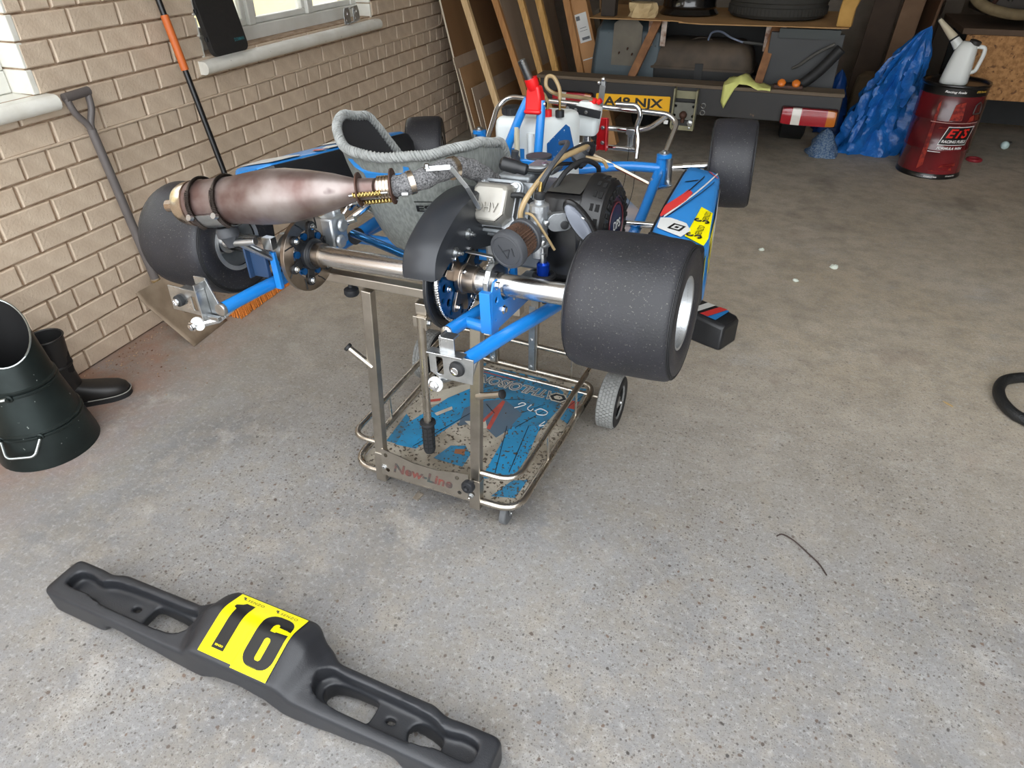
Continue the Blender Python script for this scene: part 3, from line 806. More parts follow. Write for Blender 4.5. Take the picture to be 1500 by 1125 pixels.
wr_ = smooth_path([F2+D2*.004, (.075, -.035, .213), (.103, .0, .219), (.122, .045, .226), (.138, .09, .225), (.150, .135, .210), (.160, .175, .185), (.168, .2, .165)], 6)
part(MB().tube(wr_, [.0225+.0012*math.sin(i*1.1) for i in range(len(wr_))], 18), 'wrapped_header', M_wrap, exo)
for i, (p, d) in enumerate((((.082, -.028, .2145), (.6, .6, .15)), ((.132, .07, .226), (.3, .9, 0)))):
    part(MB().lathe([(0, .0235), (0, .0255), (.012, .0255), (.012, .0235)], p, d, 24), 'wrap_clamp', M_heat2, exo)
cs = MB(); cs.cyl((.079, -.052, .197), (.091, -.046, .197), .006); part(cs, 'clamp_screw', M_zinc, exo)
hb = MB()
pth = [(.115, -.005, .242), (.165, .015, .245), (.19, .035, .20), (.205, .06, .145)]
for a, b in zip(pth[:-1], pth[1:]): hb.bar(a, b, .011, .003, (0, -1, .3))
part(hb, 'exhaust_bracket', M_zinc, smooth=0, bevel=.001)
bt = MB(); bt.bolt((.117, -.003, .244), Z1, .006, .008); part(bt, 'bracket_bolt', M_zinc)

# ---- seat
SC = Vector((-.085, .335, 0))
def seat_ring(t, off=0.0):
    """t 0 (pan) .. 1 (rim); opening to the front"""
    ring = []
    for k in range(41):
        th = R(-135+270*k/40)                    # 0 = rearmost point
        hw = (.115+.10*min(1, t*1.15)**.7)*(.93 if th > 0 else 1)+off
        back = .105+.125*t+off
        front = .17+.02*t+off
        c, s = math.cos(th), math.sin(th)
        e = .8
        x = hw*math.copysign(abs(s)**e, s); y = -(back if c > 0 else front)*math.copysign(abs(c)**e, c)
        ring.append((x, y, th))
    return ring
def rim_z(th):
    a = abs(math.degrees(th))
    # low in the middle of the back, high wings, dropping to the front
    if a < 30: z = .226+.010*(a/30)
    elif a < 75: z = .236+.052*math.sin((a-30)/45*PI/2)
    elif a < 95: z = .288-.023*(a-75)/20
    else: z = .265-.17*min(1, (a-95)/38)**1.1
    if th > 0: z -= .045*min(1, max(0, (a-25)/40))
    return z
def seat_surf(off):
    rings = []
    for i in range(13):
        t = i/12; rr_ = []
        for x, y, th in seat_ring(t, off):
            zr = rim_z(th); zb = -.062-(off if i == 0 else 0)
            f = t**1.25
            rr_.append(SC+Vector((x, y, zb+(zr-zb)*f)))
        rings.append(rr_)
    return rings
so = seat_surf(.0); si = seat_surf(-.006)
sh = MB(); sh.loft(so, closed=False, cap=False)
n0 = len(sh.v); bot = [p for p in so[0]]
sh.add(bot, [tuple(range(len(bot)))])
seat = part(sh, 'seat', M_seat, smooth=60)
sn = MB(); sn.loft(si, closed=False, cap=False); sn.add(si[0], [tuple(range(len(si[0])))]); part(sn, 'seat_lining', M_seatin, seat, smooth=60)
rim_pts = [(a+b)/2 for a, b in zip(so[-1], si[-1])]
rimp = smooth_path(rim_pts, 3)
part(MB().tube(rimp, .0105, 10), 'edge_cord', M_rope, seat)
cw = MB()
L_ = 0
pts = []
for i, p in enumerate(rimp):
    pass
dense = smooth_path(rim_pts, 12)
for off_ in (0, PI/2, PI, 1.5*PI):
    pts = []
    for i in range(len(dense)-1):
        t = (dense[i+1]-dense[i]).normalized(); x, y, z = frame(t); a = i*.42+off_
        pts.append(dense[i]+(x*math.cos(a)+y*math.sin(a))*.0090)
    cw.tube(pts, .0042, 5)
tag(part(cw, 'cord_twist', M_rope, seat), kind='stuff')
# stickers on the seat back
def seat_pt(th_deg, z, off=.0025):
    # point on the outside of the shell
    th = R(th_deg); best = None
    zr = rim_z(th); t = max(0, min(1, ((z+.062)/(zr+.062))))**(1/1.25)
    ring = seat_ring(t, off); k = int((th_deg+135)/270*40); f = (th_deg+135)/270*40-k
    a = ring[k]; b = ring[min(k+1, 40)]
    return SC+Vector((a[0]+(b[0]-a[0])*f, a[1]+(b[1]-a[1])*f, z))
def on_seat(polys, m, name, rows=14, off=.0025):
    b = scan_fill(MB(), polys, lambda x, z: seat_pt(x, z, off+.002), rows); return fix_normals(part(b, name, m, seat, smooth=0))
on_seat([[(-26, .212), (16, .207), (16, .190), (6, .188), (6, .138), (-12, .138), (-13, .182), (-20, .192)]], M_bsticker, 'blue_seat_sticker')
on_seat([[(7, .172), (16, .172), (16, .16), (10, .16), (10, .14), (7, .14)]], M_wsticker, 'white_seat_sticker')
sb_ = MB(); text_on(sb_, 'ES', .048, .014, None, bold=.03, fn=lambda x, y: seat_pt(20+x*260, .095+y*1.3, .006)); part(sb_, 'seat_lettering', M_ink, seat, smooth=0)
for z_, h_ in ((.112, .003),): on_seat([[(13, z_), (28, z_), (28, z_+h_), (13, z_+h_)]], M_ink, 'seat_print_line', 3)
sb2 = MB()
for a, b in (((-.19, .25, .18), (-.36, .3, .02)), ((-.17, .2, .10), (-.30, .12, .0))): sb2.tube([a, b], .0095, 10)
build_each(sb2, 'seat_stay', M_chrome, K)

# ---- side pods
def pod(side, st, name):
    """st: list of (y, x_in, x_out, z_top_in, z_top_out, z_bot)"""
    rings = []
    for y, xi, xo, zi, zo, zb in st:
        a = Vector((xi, y, zi)); b = Vector((xo, y, zo)); c = Vector((xo+side*.004, y, zb)); d = Vector((xi+side*.02, y, zb+.01))
        loop = fillet([a.lerp(d, .5), a, b, c, d, a.lerp(d, .5)], .022, 4)[:-1]
        rings.append(loop)
    m = MB(); m.loft(rings); return m
stR = [(.226, .556, .648, .022, .010, -.10), (.240, .540, .662, .042, .026, -.125), (.34, .528, .667, .058, .034, -.13), (.55, .512, .636, .072, .05, -.13), (.76, .500, .606, .084, .066, -.11), (.815, .497, .597, .084, .066, -.09), (.835, .502, .592, .070, .056, -.07)]
podR = part(pod(1, stR, ''), 'side_pod', M_bsticker, smooth=40); fix_normals(podR)
def podtop(y, f, lift=.0035):
    ys = [s[0] for s in stR]
    for i in range(len(ys)-1):
        if ys[i] <= y <= ys[i+1] or i == len(ys)-2:
            t = (y-ys[i])/(ys[i+1]-ys[i]); A, B = stR[i], stR[i+1]; s = [a+(b-a)*t for a, b in zip(A, B)]; break
    return Vector((s[1]+(s[2]-s[1])*f, y, s[3]+(s[4]-s[3])*f+lift))
def podside(y, z, lift=.003):
    p = podtop(y, 1.0, 0); return Vector((p.x+lift+.002, y, z))
def patch(polys, m, name, rows=24, fn=None, par=podR):
    b = scan_fill(MB(), polys, fn or (lambda f, y: podtop(y, f)), rows); return part(b, name, m, par, smooth=0)
patch([[(.10, .325), (.55, .312), (.66, .36), (.55, .395), (.25, .40), (.08, .385)]], M_wsticker, 'pod_sticker_white')
patch([[(.05, .40), (.10, .39), (.42, .53), (.50, .60), (.38, .615), (.28, .56), (.08, .47)][::1]], M_rsticker, 'pod_sticker_red', fn=lambda f, y: podtop(y, max(.05, f-.02)))
patch([[(.10, .392), (.13, .388), (.95, .80), (.92, .805)]], M_wsticker, 'pod_pinstripe')
patch([[(.16, .40), (.175, .398), (.90, .72), (.89, .725)]], M_ink, 'pod_pinstripe')
patch([[(.20, .66), (.5, .70), (.49, .706), (.20, .667)]], M_ink, 'pod_pinstripe', 6)
patch([[(.30, .57), (.34, .575), (.62, .745), (.60, .75)]], M_ink, 'pod_pinstripe', 12)
patch([[(.66, .80), (.72, .80), (.95, .76), (.95, .75)]], M_rsticker, 'pod_sticker_red', 6)
patch([[(.60, .322), (.985, .300), (.985, .50), (.74, .52)]], M_ysticker, 'pod_number_panel', 10, fn=lambda f, y: podtop(y, f))
for yy in (.355, .45): text_ob('pod_lettering', 'SENZO', .058, .020, None, M_ink, podR, fn=lambda x, y, yy=yy: podtop(yy+x+.016, .85-y*5.5+(yy+x-.4)*.7, .0055), spacing=1.0)
for yy in (.325, .42): 
    q = MB(); 
    for dx in (-.0045, .0045): q.torus(podtop(yy+.008, .80+dx*16+(yy-.4)*.7, .0055), (0.1, 0, 1), .0075, .0022, 10, 4, 0 if dx > 0 else 180, 270 if dx > 0 else 450)
    build_each(q, 'pod_logo', M_ink, podR)
q = MB(); 
patch([[(.30, .335), (.52, .335), (.52, .372), (.30, .372)], [(.34, .341), (.48, .341), (.48, .366), (.34, .366)]], M_ink, 'pod_logo_frame', 12, fn=lambda f, y: podtop(y, f+(y-.35)*2.2, .0045))
patch([[(.38, .348), (.44, .348), (.44, .359), (.38, .359)]], M_ink, 'pod_logo_mark', 3, fn=lambda f, y: podtop(y, f+(y-.35)*2.2, .0045))
# outer side panel of the pod: yellow and white with print
def sidep(y, z): return podside(y, z)
patch([[(.30, .018), (.50, .035), (.50, -.10), (.30, -.10)]], M_ysticker, 'pod_side_panel', 4, fn=sidep)
patch([[(.51, .035), (.72, .052), (.72, -.09), (.51, -.10)]], M_wsticker, 'pod_side_panel', 4, fn=sidep)
patch([[(.34, -.01), (.37, -.01), (.37, -.085), (.34, -.085)]], M_ink, 'pod_side_print', 2, fn=lambda y, z: podside(y, z, .0045))
patch([[(.40, .0), (.46, .0), (.46, -.085), (.40, -.085)], [(.415, -.045), (.445, -.045), (.445, -.07), (.415, -.07)]], M_ink, 'pod_side_print', 10, fn=lambda y, z: podside(y, z, .0045))
pu = MB(); pu.loft([[Vector((x, y, z)) for x, z in ((x0, -.02), (x0+.004, z0), (x1, z1), (x1+.008, -.11), (x0+.015, -.11))] for y, x0, x1, z0, z1 in ((.218, .556, .645, .018, .006), (.236, .535, .662, .045, .028), (.300, .525, .668, .0585, .0365))]); fix_normals(part(pu, 'pod_tail', M_black, podR, smooth=0, bevel=.008))
pin = MB()
rings = []
for y, xi, xo, zi, zo, zb in stR[1:-1]: rings.append([Vector((xi-.003, y, zi-.012)), Vector((xi-.003, y, zb+.02)), Vector((xi+.012, y, zb)), Vector((xi+.012, y, zi-.012))])
pin.loft(rings); fix_normals(part(pin, 'pod_inner_edge', M_black, podR, smooth=0))
part(MB().tube([(.29, .64, -.055), (.52, .66, -.052)], .0095, 12), 'pod_bar', M_chrome)
part(MB().tube(fillet([(.40, .34, -.075), (.47, .34, -.06), (.53, .34, -.03)], .02), .0095, 12), 'pod_bar', M_chrome)
stL = [(.165, -.54, -.64, .155, .130, .01), (.185, -.51, -.66, .163, .136, .0), (.40, -.495, -.67, .152, .126, -.02), (.62, -.49, -.655, .14, .118, -.02), (.82, -.495, -.63, .125, .108, -.01), (.86, -.51, -.61, .112, .10, .0)]
podL = part(pod(-1, stL, ''), 'side_pod', M_bsticker, smooth=40); fix_normals(podL)
def podtopL(y, f, lift=.0035):
    ys = [s[0] for s in stL]
    for i in range(len(ys)-1):
        if ys[i] <= y <= ys[i+1] or i == len(ys)-2:
            t = (y-ys[i])/(ys[i+1]-ys[i]); s = [a+(b-a)*t for a, b in zip(stL[i], stL[i+1])]; break
    return Vector((s[1]+(s[2]-s[1])*f, y, s[3]+(s[4]-s[3])*f+lift))
fL = lambda f, y: podtopL(y, f)
patch([[(.06, .19), (.94, .19), (.94, .30), (.55, .34), (.06, .31)]], M_wsticker, 'pod_sticker_white', 12, fL, podL)
patch([[(.06, .42), (.3, .44), (.5, .50), (.06, .52)]], M_wsticker, 'pod_sticker_white', 10, fL, podL)
patch([[(.06, .38), (.28, .39), (.40, .425), (.06, .415)]], M_rsticker, 'pod_sticker_red', 8, fL, podL)
patch([[(.55, .56), (.94, .54), (.94, .62), (.55, .66)]], M_wsticker, 'pod_sticker_white', 10, fL, podL)
pin = MB(); rings = []
for y, xi, xo, zi, zo, zb in stL: rings.append([Vector((xi+.004, y, zi-.006)), Vector((xi+.020, y, zi-.03)), Vector((xi+.03, y, zb)), Vector((xi-.02, y, zb)), Vector((xi-.02, y, zi-.008))])
pin.loft(rings); fix_normals(part(pin, 'pod_inner_edge', M_black, podL, smooth=40))
part(MB().tube(fillet([(-.30, .30, .02), (-.44, .33, .06), (-.52, .36, .08)], .03), .0095, 12), 'pod_bar', M_chrome)
part(MB().tube(fillet([(-.30, .46, -.02), (-.45, .5, .02), (-.53, .55, .05)], .03), .0095, 12), 'pod_bar', M_chrome)
# ---- engine
TH = R(27)
EC = Vector((.213, .262, .066))
ED = Vector((0, -math.cos(TH), math.sin(TH))); EV = Vector((0, math.sin(TH), math.cos(TH)))
EM = mtx(EC, X1, EV, ED)           # local x lateral, y up along the head face, z out of the head
M_cast = mat('engine_casting', '#9fa4a8', .45, metal=.7, col2='#8c9195', nscale=30, bump=.1, bscale=150)
M_cowl = mat('black_fan_cowl', '#0c0c0e', .38, coat=.1, col2='#141517', nscale=5)
M_cowltop = mat('dusty_cowl_top', '#4b4a46', .6, col2='#3a3936', nscale=14)
en = MB()
en.bx(.135, .20, -.045, .335, .40, .135)          # crankcase
en.cyl((.12, .265, .06), (.14, .265, .06), .055, n=24)
en.bx(-.056, -.058, .03, .056, .056, .128, EM)     # barrel core
engine = part(en, 'engine', M_cast, bevel=.01)
fn_ = MB()
for k in range(6):
    z_ = .045+.014*k; fn_.bx(-.070, -.066, z_, .070, .064, z_+.005, EM)
build_each(fn_, 'cooling_fin', M_cast, engine, bevel=.0015)
hd = MB(); hd.prism(rrect(.118, .122, .016, 4), EM, .020, z0=.128); part(hd, 'cylinder_head', M_cast, engine, bevel=.003)
cvb = MB(); ox = -.022
outl = [(-.056, -.052), (-.05, -.058), (-.036, -.058), (-.022, -.050), (.022, -.050), (.036, -.058), (.05, -.058), (.056, -.052), (.056, -.036), (.048, -.022), (.048, .022), (.056, .036), (.056, .05), (.05, .056), (.034, .056), (.022, .048), (-.022, .048), (-.036, .056), (-.05, .056), (-.056, .05), (-.056, .036), (-.048, .022), (-.048, -.022), (-.056, -.036)]
cvb.prism(outl, EM, .006, z0=.149); part(cvb, 'rocker_cover_flange', M_alu, engine, bevel=.002)
gk = MB(); gk.prism(rrect(.108, .108, .014, 4), EM, .003, z0=.147); part(gk, 'head_gasket', M_rubs, engine)
def hexa(w, h, cut_t, cut_b, z, dy=0):
    return [EM @ Vector((x, y+dy, z)) for x, y in ((-w+cut_b, -h), (w-cut_b, -h), (w, -h+cut_b), (w, h-cut_t), (w-cut_t, h), (-w+cut_t, h), (-w, h-cut_t), (-w, -h+cut_b))]
cv = MB(); cv.loft([hexa(.046, .048, .006, .018, .155), hexa(.045, .047, .006, .018, .172), hexa(.042, .042, .008, .018, .192, -.002), hexa(.038, .036, .008, .016, .197, -.004)])
cvo = fix_normals(part(cv, 'rocker_cover', M_alu2, engine, smooth=30, bevel=.005, seg=3))
ov = MB(); text_on(ov, 'OHV', .058, .021, EM @ Matrix.Translation((-.002, -.012, .1998)), bold=.0)
th_ = ov.build('rocker_cover_lettering', M_alu2, cvo, smooth=0); sm_ = th_.modifiers.new('s', 'SOLIDIFY'); sm_.thickness = .004; sm_.offset = 0
cb_ = MB()
for x, y in ((-.046, -.048), (.046, -.048), (.046, .046), (-.046, .046)): cb_.bolt(EM @ Vector((x, y, .155)), ED, .0065, .006)
build_each(cb_, 'cover_bolt', M_zinc, engine)
part(MB().tube(smooth_path([EM @ Vector((.038, .022, .172)), EM @ Vector((.07, .025, .170)), EM @ Vector((.088, .012, .150)), EM @ Vector((.09, -.01, .13))], 5), .0065, 10), 'breather_hose', M_rubs, engine)
# clutch drum behind the guard
part(MB().lathe([(0, .02), (0, .05), (.035, .05), (.035, .02)], (.155, .265, .06), X1, 28), 'clutch', M_blue2, engine)
# black cowling and recoil housing
cw_ = MB()
prof = [(.125, -.02), (.125, .13), (.15, .165), (.21, .178), (.30, .172), (.37, .15), (.40, .09), (.40, -.03), (.30, -.06), (.16, -.05)]
def ring_at(x, s=1.0, cy=.255, cz=.07): return [Vector((x, cy+(y-cy)*s, cz+(z-cz)*s)) for y, z in prof]
cw_.loft([ring_at(.318, .96), ring_at(.328, 1.0), ring_at(.405, 1.0), ring_at(.418, .97)])
cow = fix_normals(part(cw_, 'fan_cowl', M_cowl, engine, smooth=30, bevel=.008))
ct = MB(); ct.add([Vector((x, y, z+.0022)) for x in (.327, .407) for y, z in ((.158, .168), (.21, .178), (.30, .172), (.36, .156))], [(0, 1, 5, 4), (1, 2, 6, 5), (2, 3, 7, 6)]); part(ct, 'cowl_top_dust', M_cowltop, cow)
RC = Vector((.418, .235, .085))
rc = MB(); rc.lathe([(-.006, .112), (0, .112), (.012, .108), (.040, .098), (.048, .088), (.050, .062), (.047, .060), (.047, .001)], RC, X1, 48)
rco = part(rc, 'recoil_starter', M_cowl, engine, smooth=30)
sl = MB()
for k in range(20):
    a = R(18*k)
    for h_, rr_ in ((.018, .1045), (.031, .1005)):
        c = RC+Vector((h_, math.cos(a)*rr_, math.sin(a)*rr_)); n_ = Vector((.25, math.cos(a), math.sin(a))).normalized(); t = Vector((0, -math.sin(a), math.cos(a)))
        sl.box((0, 0, 0), (.009, .016, .004), mtx(c, X1, t, X1.cross(t)))
build_each(sl, 'cooling_slot', mat('slot_dark', '#050506', .9), rco, smooth=0)
cs2 = MB()
for k in range(24):
    a = R(15*k); c = RC+Vector((.0497, math.cos(a)*.075, math.sin(a)*.075)); t = Vector((0, -math.sin(a), math.cos(a))); n_ = Vector((0, math.cos(a), math.sin(a)))
    cs2.box((0, 0, 0), (.004, .010, .018), mtx(c, X1, t, n_))
build_each(cs2, 'starter_vent', mat('slot_dark', '#050506', .9), rco, smooth=0)
part(MB().lathe([(.046, .045), (.050, .045), (.052, .040), (.052, .001)], RC, X1, 32), 'starter_badge', mat('navy_badge', '#1a1f3a', .35), rco)
rg = MB(); rg.torus(RC+X1*.0505, X1, .050, .0018, 40, 6); part(rg, 'badge_ring', mat('dull_red_ring', '#5a1f26', .4), rco)
text_ob('badge_lettering', 'DPS', .05, .022, mtx(RC+X1*.0526, Y1, Z1, X1), M_wsticker, rco, bold=.02)
ph = MB(); ph.loft([[RC+Vector((x, y, z)) for x, y, z in ((.0, -.128, -.03), (.03, -.118, -.05), (.034, -.085, -.085), (.0, -.09, -.09))], [RC+Vector((x, y, z)) for x, y, z in ((.0, -.10, .012), (.03, -.098, .0), (.034, -.06, -.05), (.0, -.05, -.05))]]); fix_normals(part(ph, 'pull_handle', M_black, rco, smooth=30, bevel=.006))
ps = MB(); IC = Vector((.425, .112, .120)); ia = Vector((.62, 0, -.78)); ib = Vector((.78, 0, .62))
ps.loft([[IC+Vector((0, -h_, 0))+ia*.050*math.cos(2*PI*k/24)*q+ib*.016*math.sin(2*PI*k/24)*q for k in range(24)] for h_, q in ((0, 1.0), (.008, 1.0), (.011, .9))]); fix_normals(part(ps, 'cowl_insert', mat('pale_grey_insert', '#70757f', .5), rco))
ps = MB(); ps.loft([[IC+Vector((0, .010-h_, 0))+ia*.060*math.cos(2*PI*k/24)*q+ib*.024*math.sin(2*PI*k/24)*q for k in range(24)] for h_, q in ((0, 1.0), (.008, 1.0), (.012, .9))]); fix_normals(part(ps, 'insert_surround', M_cowl, rco))
sw = MB(); sw.tube(fillet([RC+Vector((-.02, -.125, .045)), RC+Vector((.015, -.13, .052)), RC+Vector((.03, -.118, .03)), RC+Vector((-.005, -.128, .025))], .006), .0022, 6); part(sw, 'throttle_linkage', M_chrome, rco)
lb = MB(); lb.add([Vector((.320, .1235, .06)), Vector((.340, .1235, .062)), Vector((.340, .1235, .12)), Vector((.322, .1235, .115))], [(0, 1, 2, 3)]); part(lb, 'cowl_label', M_wsticker, cow, smooth=0)
# things on top of the engine
tp_ = MB(); tp_.bx(.16, .235, .135, .25, .34, .175); tp_.bx(.225, .26, .175, .30, .33, .195); part(tp_, 'engine_top_box', M_cast, engine, bevel=.008)
tb = MB(); tb.cyl((.19, .29, .175), (.19, .29, .183), .012); tb.cyl((.268, .285, .195), (.268, .285, .198), .008); build_each(tb, 'top_screw', M_zinc, engine)
part(MB().lathe([(0, .010), (.006, .0155), (.04, .0155), (.044, .013), (.062, .013), (.066, .009)], (.213, .155, .225), (.9, .2, -.22), 18), 'spark_plug_cap', M_black, engine)
part(MB().tube(smooth_path([(.272, .168, .21), (.30, .19, .205), (.33, .22, .215), (.35, .29, .2), (.33, .33, .18)], 5), .0042, 8), 'spark_lead', M_rubs, engine)
part(MB().tube(smooth_path([(.30, .17, .15), (.315, .20, .205), (.345, .25, .235), (.36, .34, .235), (.34, .42, .20), (.28, .5, .14)], 6), .0075, 10), 'wiring_sleeve', M_rubs, engine)
part(MB().tube(smooth_path([(.33, .17, .155), (.35, .21, .20), (.372, .27, .215), (.385, .33, .19), (.38, .36, .165)], 6), .006, 10), 'wiring_sleeve', M_rubs, engine)
part(MB().tube(smooth_path([(.345, .36, .20), (.38, .38, .19), (.40, .36, .18)], 5), .0045, 8), 'fuel_hose', M_tan, engine)
hd2 = MB(); hd2.lathe([(0, .012), (.008, .024), (.03, .024), (.04, .014)], (.30, .41, .17), (.4, .3, .6), 18); part(hd2, 'ignition_coil', M_dgrey, engine)
ls = MB(); ls.lathe([(0, .001), (0, .033), (.006, .033), (.006, .001)], (.215, .37, .188), Z1, 24); part(ls, 'filler_cap', M_dgrey, engine)

# ---- carburettor + air filter
CB = Vector((.338, .085, .115))
cbm = MB()
cbm.lathe([(-.055, .014), (-.05, .022), (-.02, .022), (-.018, .020), (.03, .0185), (.035, .0185)], CB, (.05, .0, 1), 24)
cbm.cyl(CB+Vector((-.005, -.045, -.006)), CB+Vector((0, .06, .004)), .021, n=24)
carb = part(cbm, 'carburettor', M_alu, smooth=35)
part(MB().lathe([(0, .0185), (0, .022), (.014, .022), (.016, .019), (.018, .0115), (.026, .0115), (.026, .005)], CB+Vector((.0015, 0, .033)), (.05, 0, 1), 16), 'carburettor_cap', M_alu, carb, smooth=20)
part(MB().lathe([(0, .0105), (.006, .0125), (.014, .0125), (.018, .008)], CB+Vector((.003, 0, .058)), (.05, 0, 1), 18), 'cap_boot', M_rubs, carb)
part(MB().lathe([(0, .0045), (.012, .0045), (.013, .0035), (.022, .0035)], CB+Vector((.004, 0, .075)), (.15, .1, 1), 10), 'cable_adjuster', M_brass, carb)
part(MB().tube(smooth_path([CB+Vector((.006, .002, .095)), CB+Vector((.02, .03, .125)), CB+Vector((.02, .12, .15)), CB+Vector((-.05, .25, .12))], 6), .0055, 8), 'throttle_cable', M_dgrey, carb)
bw = MB(); bw.lathe([(0, .023), (.004, .026), (.008, .026), (.01, .021), (.034, .019), (.04, .010)], CB+Vector((0, 0, -.038)), -Z1, 22); part(bw, 'float_bowl', M_alu, carb)
ms = MB(); ms.prism(rrect(.058, .040, .019, 6), mtx(CB+Vector((.035, .03, .006)), Vector((.8, .6, 0)), Z1, Vector((.6, -.8, 0))), .016); part(ms, 'manifold_flange', M_alu, carb, smooth=35, bevel=.004)
mbb = MB(); mbb.lathe([(0, .009), (.006, .009), (.007, .004)], CB+Vector((.052, .022, .0)), (.6, -.8, 0), 14); part(mbb, 'flange_bolt', M_rubs, carb)
sc2 = MB()
for p, d in ((Vector((.022, -.01, .012)), (.6, -.8, 0)), (Vector((-.026, -.012, .012)), (-.6, -.8, 0)), (Vector((-.026, -.012, -.015)), (-.6, -.8, 0)), (Vector((.018, -.02, -.03)), (.5, -.8, 0))): sc2.lathe([(0, .006), (.009, .006), (.010, .004)], CB+p, d, 12)
build_each(sc2, 'carburettor_screw', M_zinc, carb)
part(MB().tube(smooth_path([CB+Vector((-.022, -.018, .03)), CB+Vector((.0, -.028, .028)), CB+Vector((.03, -.03, -.01)), CB+Vector((.045, -.018, -.045))], 6), .003, 8), 'overflow_pipe', M_tan, carb)
part(MB().tube(smooth_path([CB+Vector((-.024, -.012, .0)), CB+Vector((-.036, -.018, .02)), CB+Vector((-.030, -.01, .05)), CB+Vector((-.012, .02, .085)), CB+Vector((.01, .09, .12)), CB+Vector((.03, .2, .125)), CB+Vector((.0, .32, .10))], 7), .0062, 10), 'fuel_hose', M_tan, carb)
FC = Vector((.320, -.030, .098)); FD = (CB+Vector((-.004, -.03, -.004))-FC).normalized()
af = MB(); fp = []
x, y, z = frame(FD); nfl = 34
rings = []
for h_, ro in ((.006, .040), (.058, .036)):
    rings.append([FC+z*h_+(x*math.cos(2*PI*k/(nfl*2))+y*math.sin(2*PI*k/(nfl*2)))*(ro if k % 2 else ro*.86) for k in range(nfl*2)])
af.loft(rings); afo = fix_normals(part(af, 'air_filter', mat('brown_filter_pleats', '#5c4130', .8, col2='#3b2a20', nscale=60, bump=.5, bscale=200), smooth=0))
part(MB().lathe([(-.012, .001), (-.012, .036), (-.0105, .0405), (-.004, .043), (.006, .043), (.008, .040)], FC, FD, 40), 'filter_cap', M_dgrey, afo, smooth=25)
rgs = MB(); rgs.torus(FC-FD*.0122, FD, .034, .0012, 40, 5); part(rgs, 'cap_ring', M_dgrey, afo)
lg_ = MB(); Mf = mtx(FC-FD*.0126, -frame(-FD)[0]*-1, frame(-FD)[1], -FD)
for a, b in (((-.018, .012), (.002, -.016)), ((.002, -.016), (.010, .006)), ((.010, .006), (-.010, -.002)), ((.016, .010), (.020, -.008))):
    lg_.bar(Mf @ Vector((*a, 0)), Mf @ Vector((*b, 0)), .0022, .0014, FD)
build_each(lg_, 'cap_emblem', mat('emblem_grey', '#2a2c30', .5), afo, smooth=0)
rc2 = MB(); rc2.lathe([(.054, .038), (.056, .0405), (.066, .0405), (.07, .03), (.08, .024)], FC, FD, 36); part(rc2, 'filter_neck', M_dgrey, afo)
# fuel fitting under the carburettor
part(MB().lathe([(0, .012), (.004, .015), (.03, .015), (.034, .011)], (.352, .075, .0), Z1, 18), 'fuel_fitting', mat('blue_anodised_bright', '#1546c0', .25, metal=.7), carb)
part(MB().lathe([(0, .008), (.02, .008), (.022, .005), (.04, .005)], (.352, .075, .034), Z1, 14), 'fitting_stem', M_zinc, carb)
part(MB().torus((.352, .08, .0), Z1, .022, .006, 20, 8), 'fitting_ring', M_rubs, carb)
mt = MB(); mt.bx(.26, .09, -.062, .40, .42, -.048); mt.bx(.285, .075, -.048, .345, .13, -.015); emo = part(mt, 'engine_mount', M_zinc, bevel=.002)
mb2 = MB(); mb2.bx(.275, .062, -.03, .287, .075, .02); mb2.bolt((.2755, .07, .0), -Y1, .006); part(mb2, 'mount_clamp', M_blue, emo)
bkx = MB(); bkx.bx(.30, .18, -.125, .35, .235, -.085); part(bkx, 'rubber_buffer', M_rubs, bevel=.004)

# ---- fuel tank
tk = MB(); plan = [(-.020, .600), (.112, .600), (.128, .612), (.172, .735), (.170, .785), (.15, .80), (-.015, .80), (-.030, .785), (-.030, .612)]
def tring(z, s, c=(.055, .70)): return [Vector((c[0]+(x-c[0])*s, c[1]+(y-c[1])*s, z)) for x, y in plan]
tk.loft([tring(-.055, .94), tring(-.045, 1), tring(.205, 1), tring(.222, .965), tring(.232, .88)])
tank = fix_normals(part(tk, 'fuel_tank', M_tank, smooth=40, bevel=.006, seg=3))
part(MB().tube([(.092, .596, -.03), (.092, .596, .195)], .012, 12), 'tank_rib', M_tank, tank)
part(MB().lathe([(0, .026), (.004, .030), (.024, .030), (.028, .024), (.030, .001)], (.005, .66, .228), Z1, 28), 'filler_cap', M_black, tank)
cgr = MB()
for k in range(16):
    a = 2*PI*k/16; cgr.cyl((.005+.030*math.cos(a), .66+.030*math.sin(a), .234), (.005+.030*math.cos(a), .66+.030*math.sin(a), .250), .0025, n=6)
build_each(cgr, 'cap_grip', M_black, tank)
part(MB().lathe([(0, .013), (.018, .013), (.02, .008)], (.118, .655, .232), Z1, 20), 'outlet_cap', M_red, tank)
part(MB().lathe([(0, .013), (.018, .013), (.02, .008)], (.148, .675, .228), Z1, 20), 'outlet_cap', M_black, tank)
for c, h1 in (((.118, .655, .25), .03), ((.148, .675, .246), .045)): part(MB().cyl(c, Vector(c)+Vector((0, 0, h1)), .0035), 'outlet_pipe', M_brass, tank)
part(MB().tube(smooth_path([(.148, .675, .275), (.144, .68, .305), (.122, .69, .332), (.102, .69, .330), (.106, .68, .305), (.13, .70, .285), (.165, .80, .262), (.17, .88, .245)], 6), .0055, 10), 'fuel_hose', M_tan, tank)
part(MB().tube(smooth_path([(.118, .655, .27), (.108, .64, .295), (.085, .605, .285), (.068, .575, .25), (.066, .56, .2), (.069, .555, .13), (.09, .52, .10)], 6), .0058, 10), 'fuel_hose', M_tan, tank)
CH_ = (Vector((.172, .735, 0))-Vector((.128, .612, 0))); cl_ = CH_.length; cx_ = CH_.normalized(); cn_ = Vector((cx_.y, -cx_.x, 0))
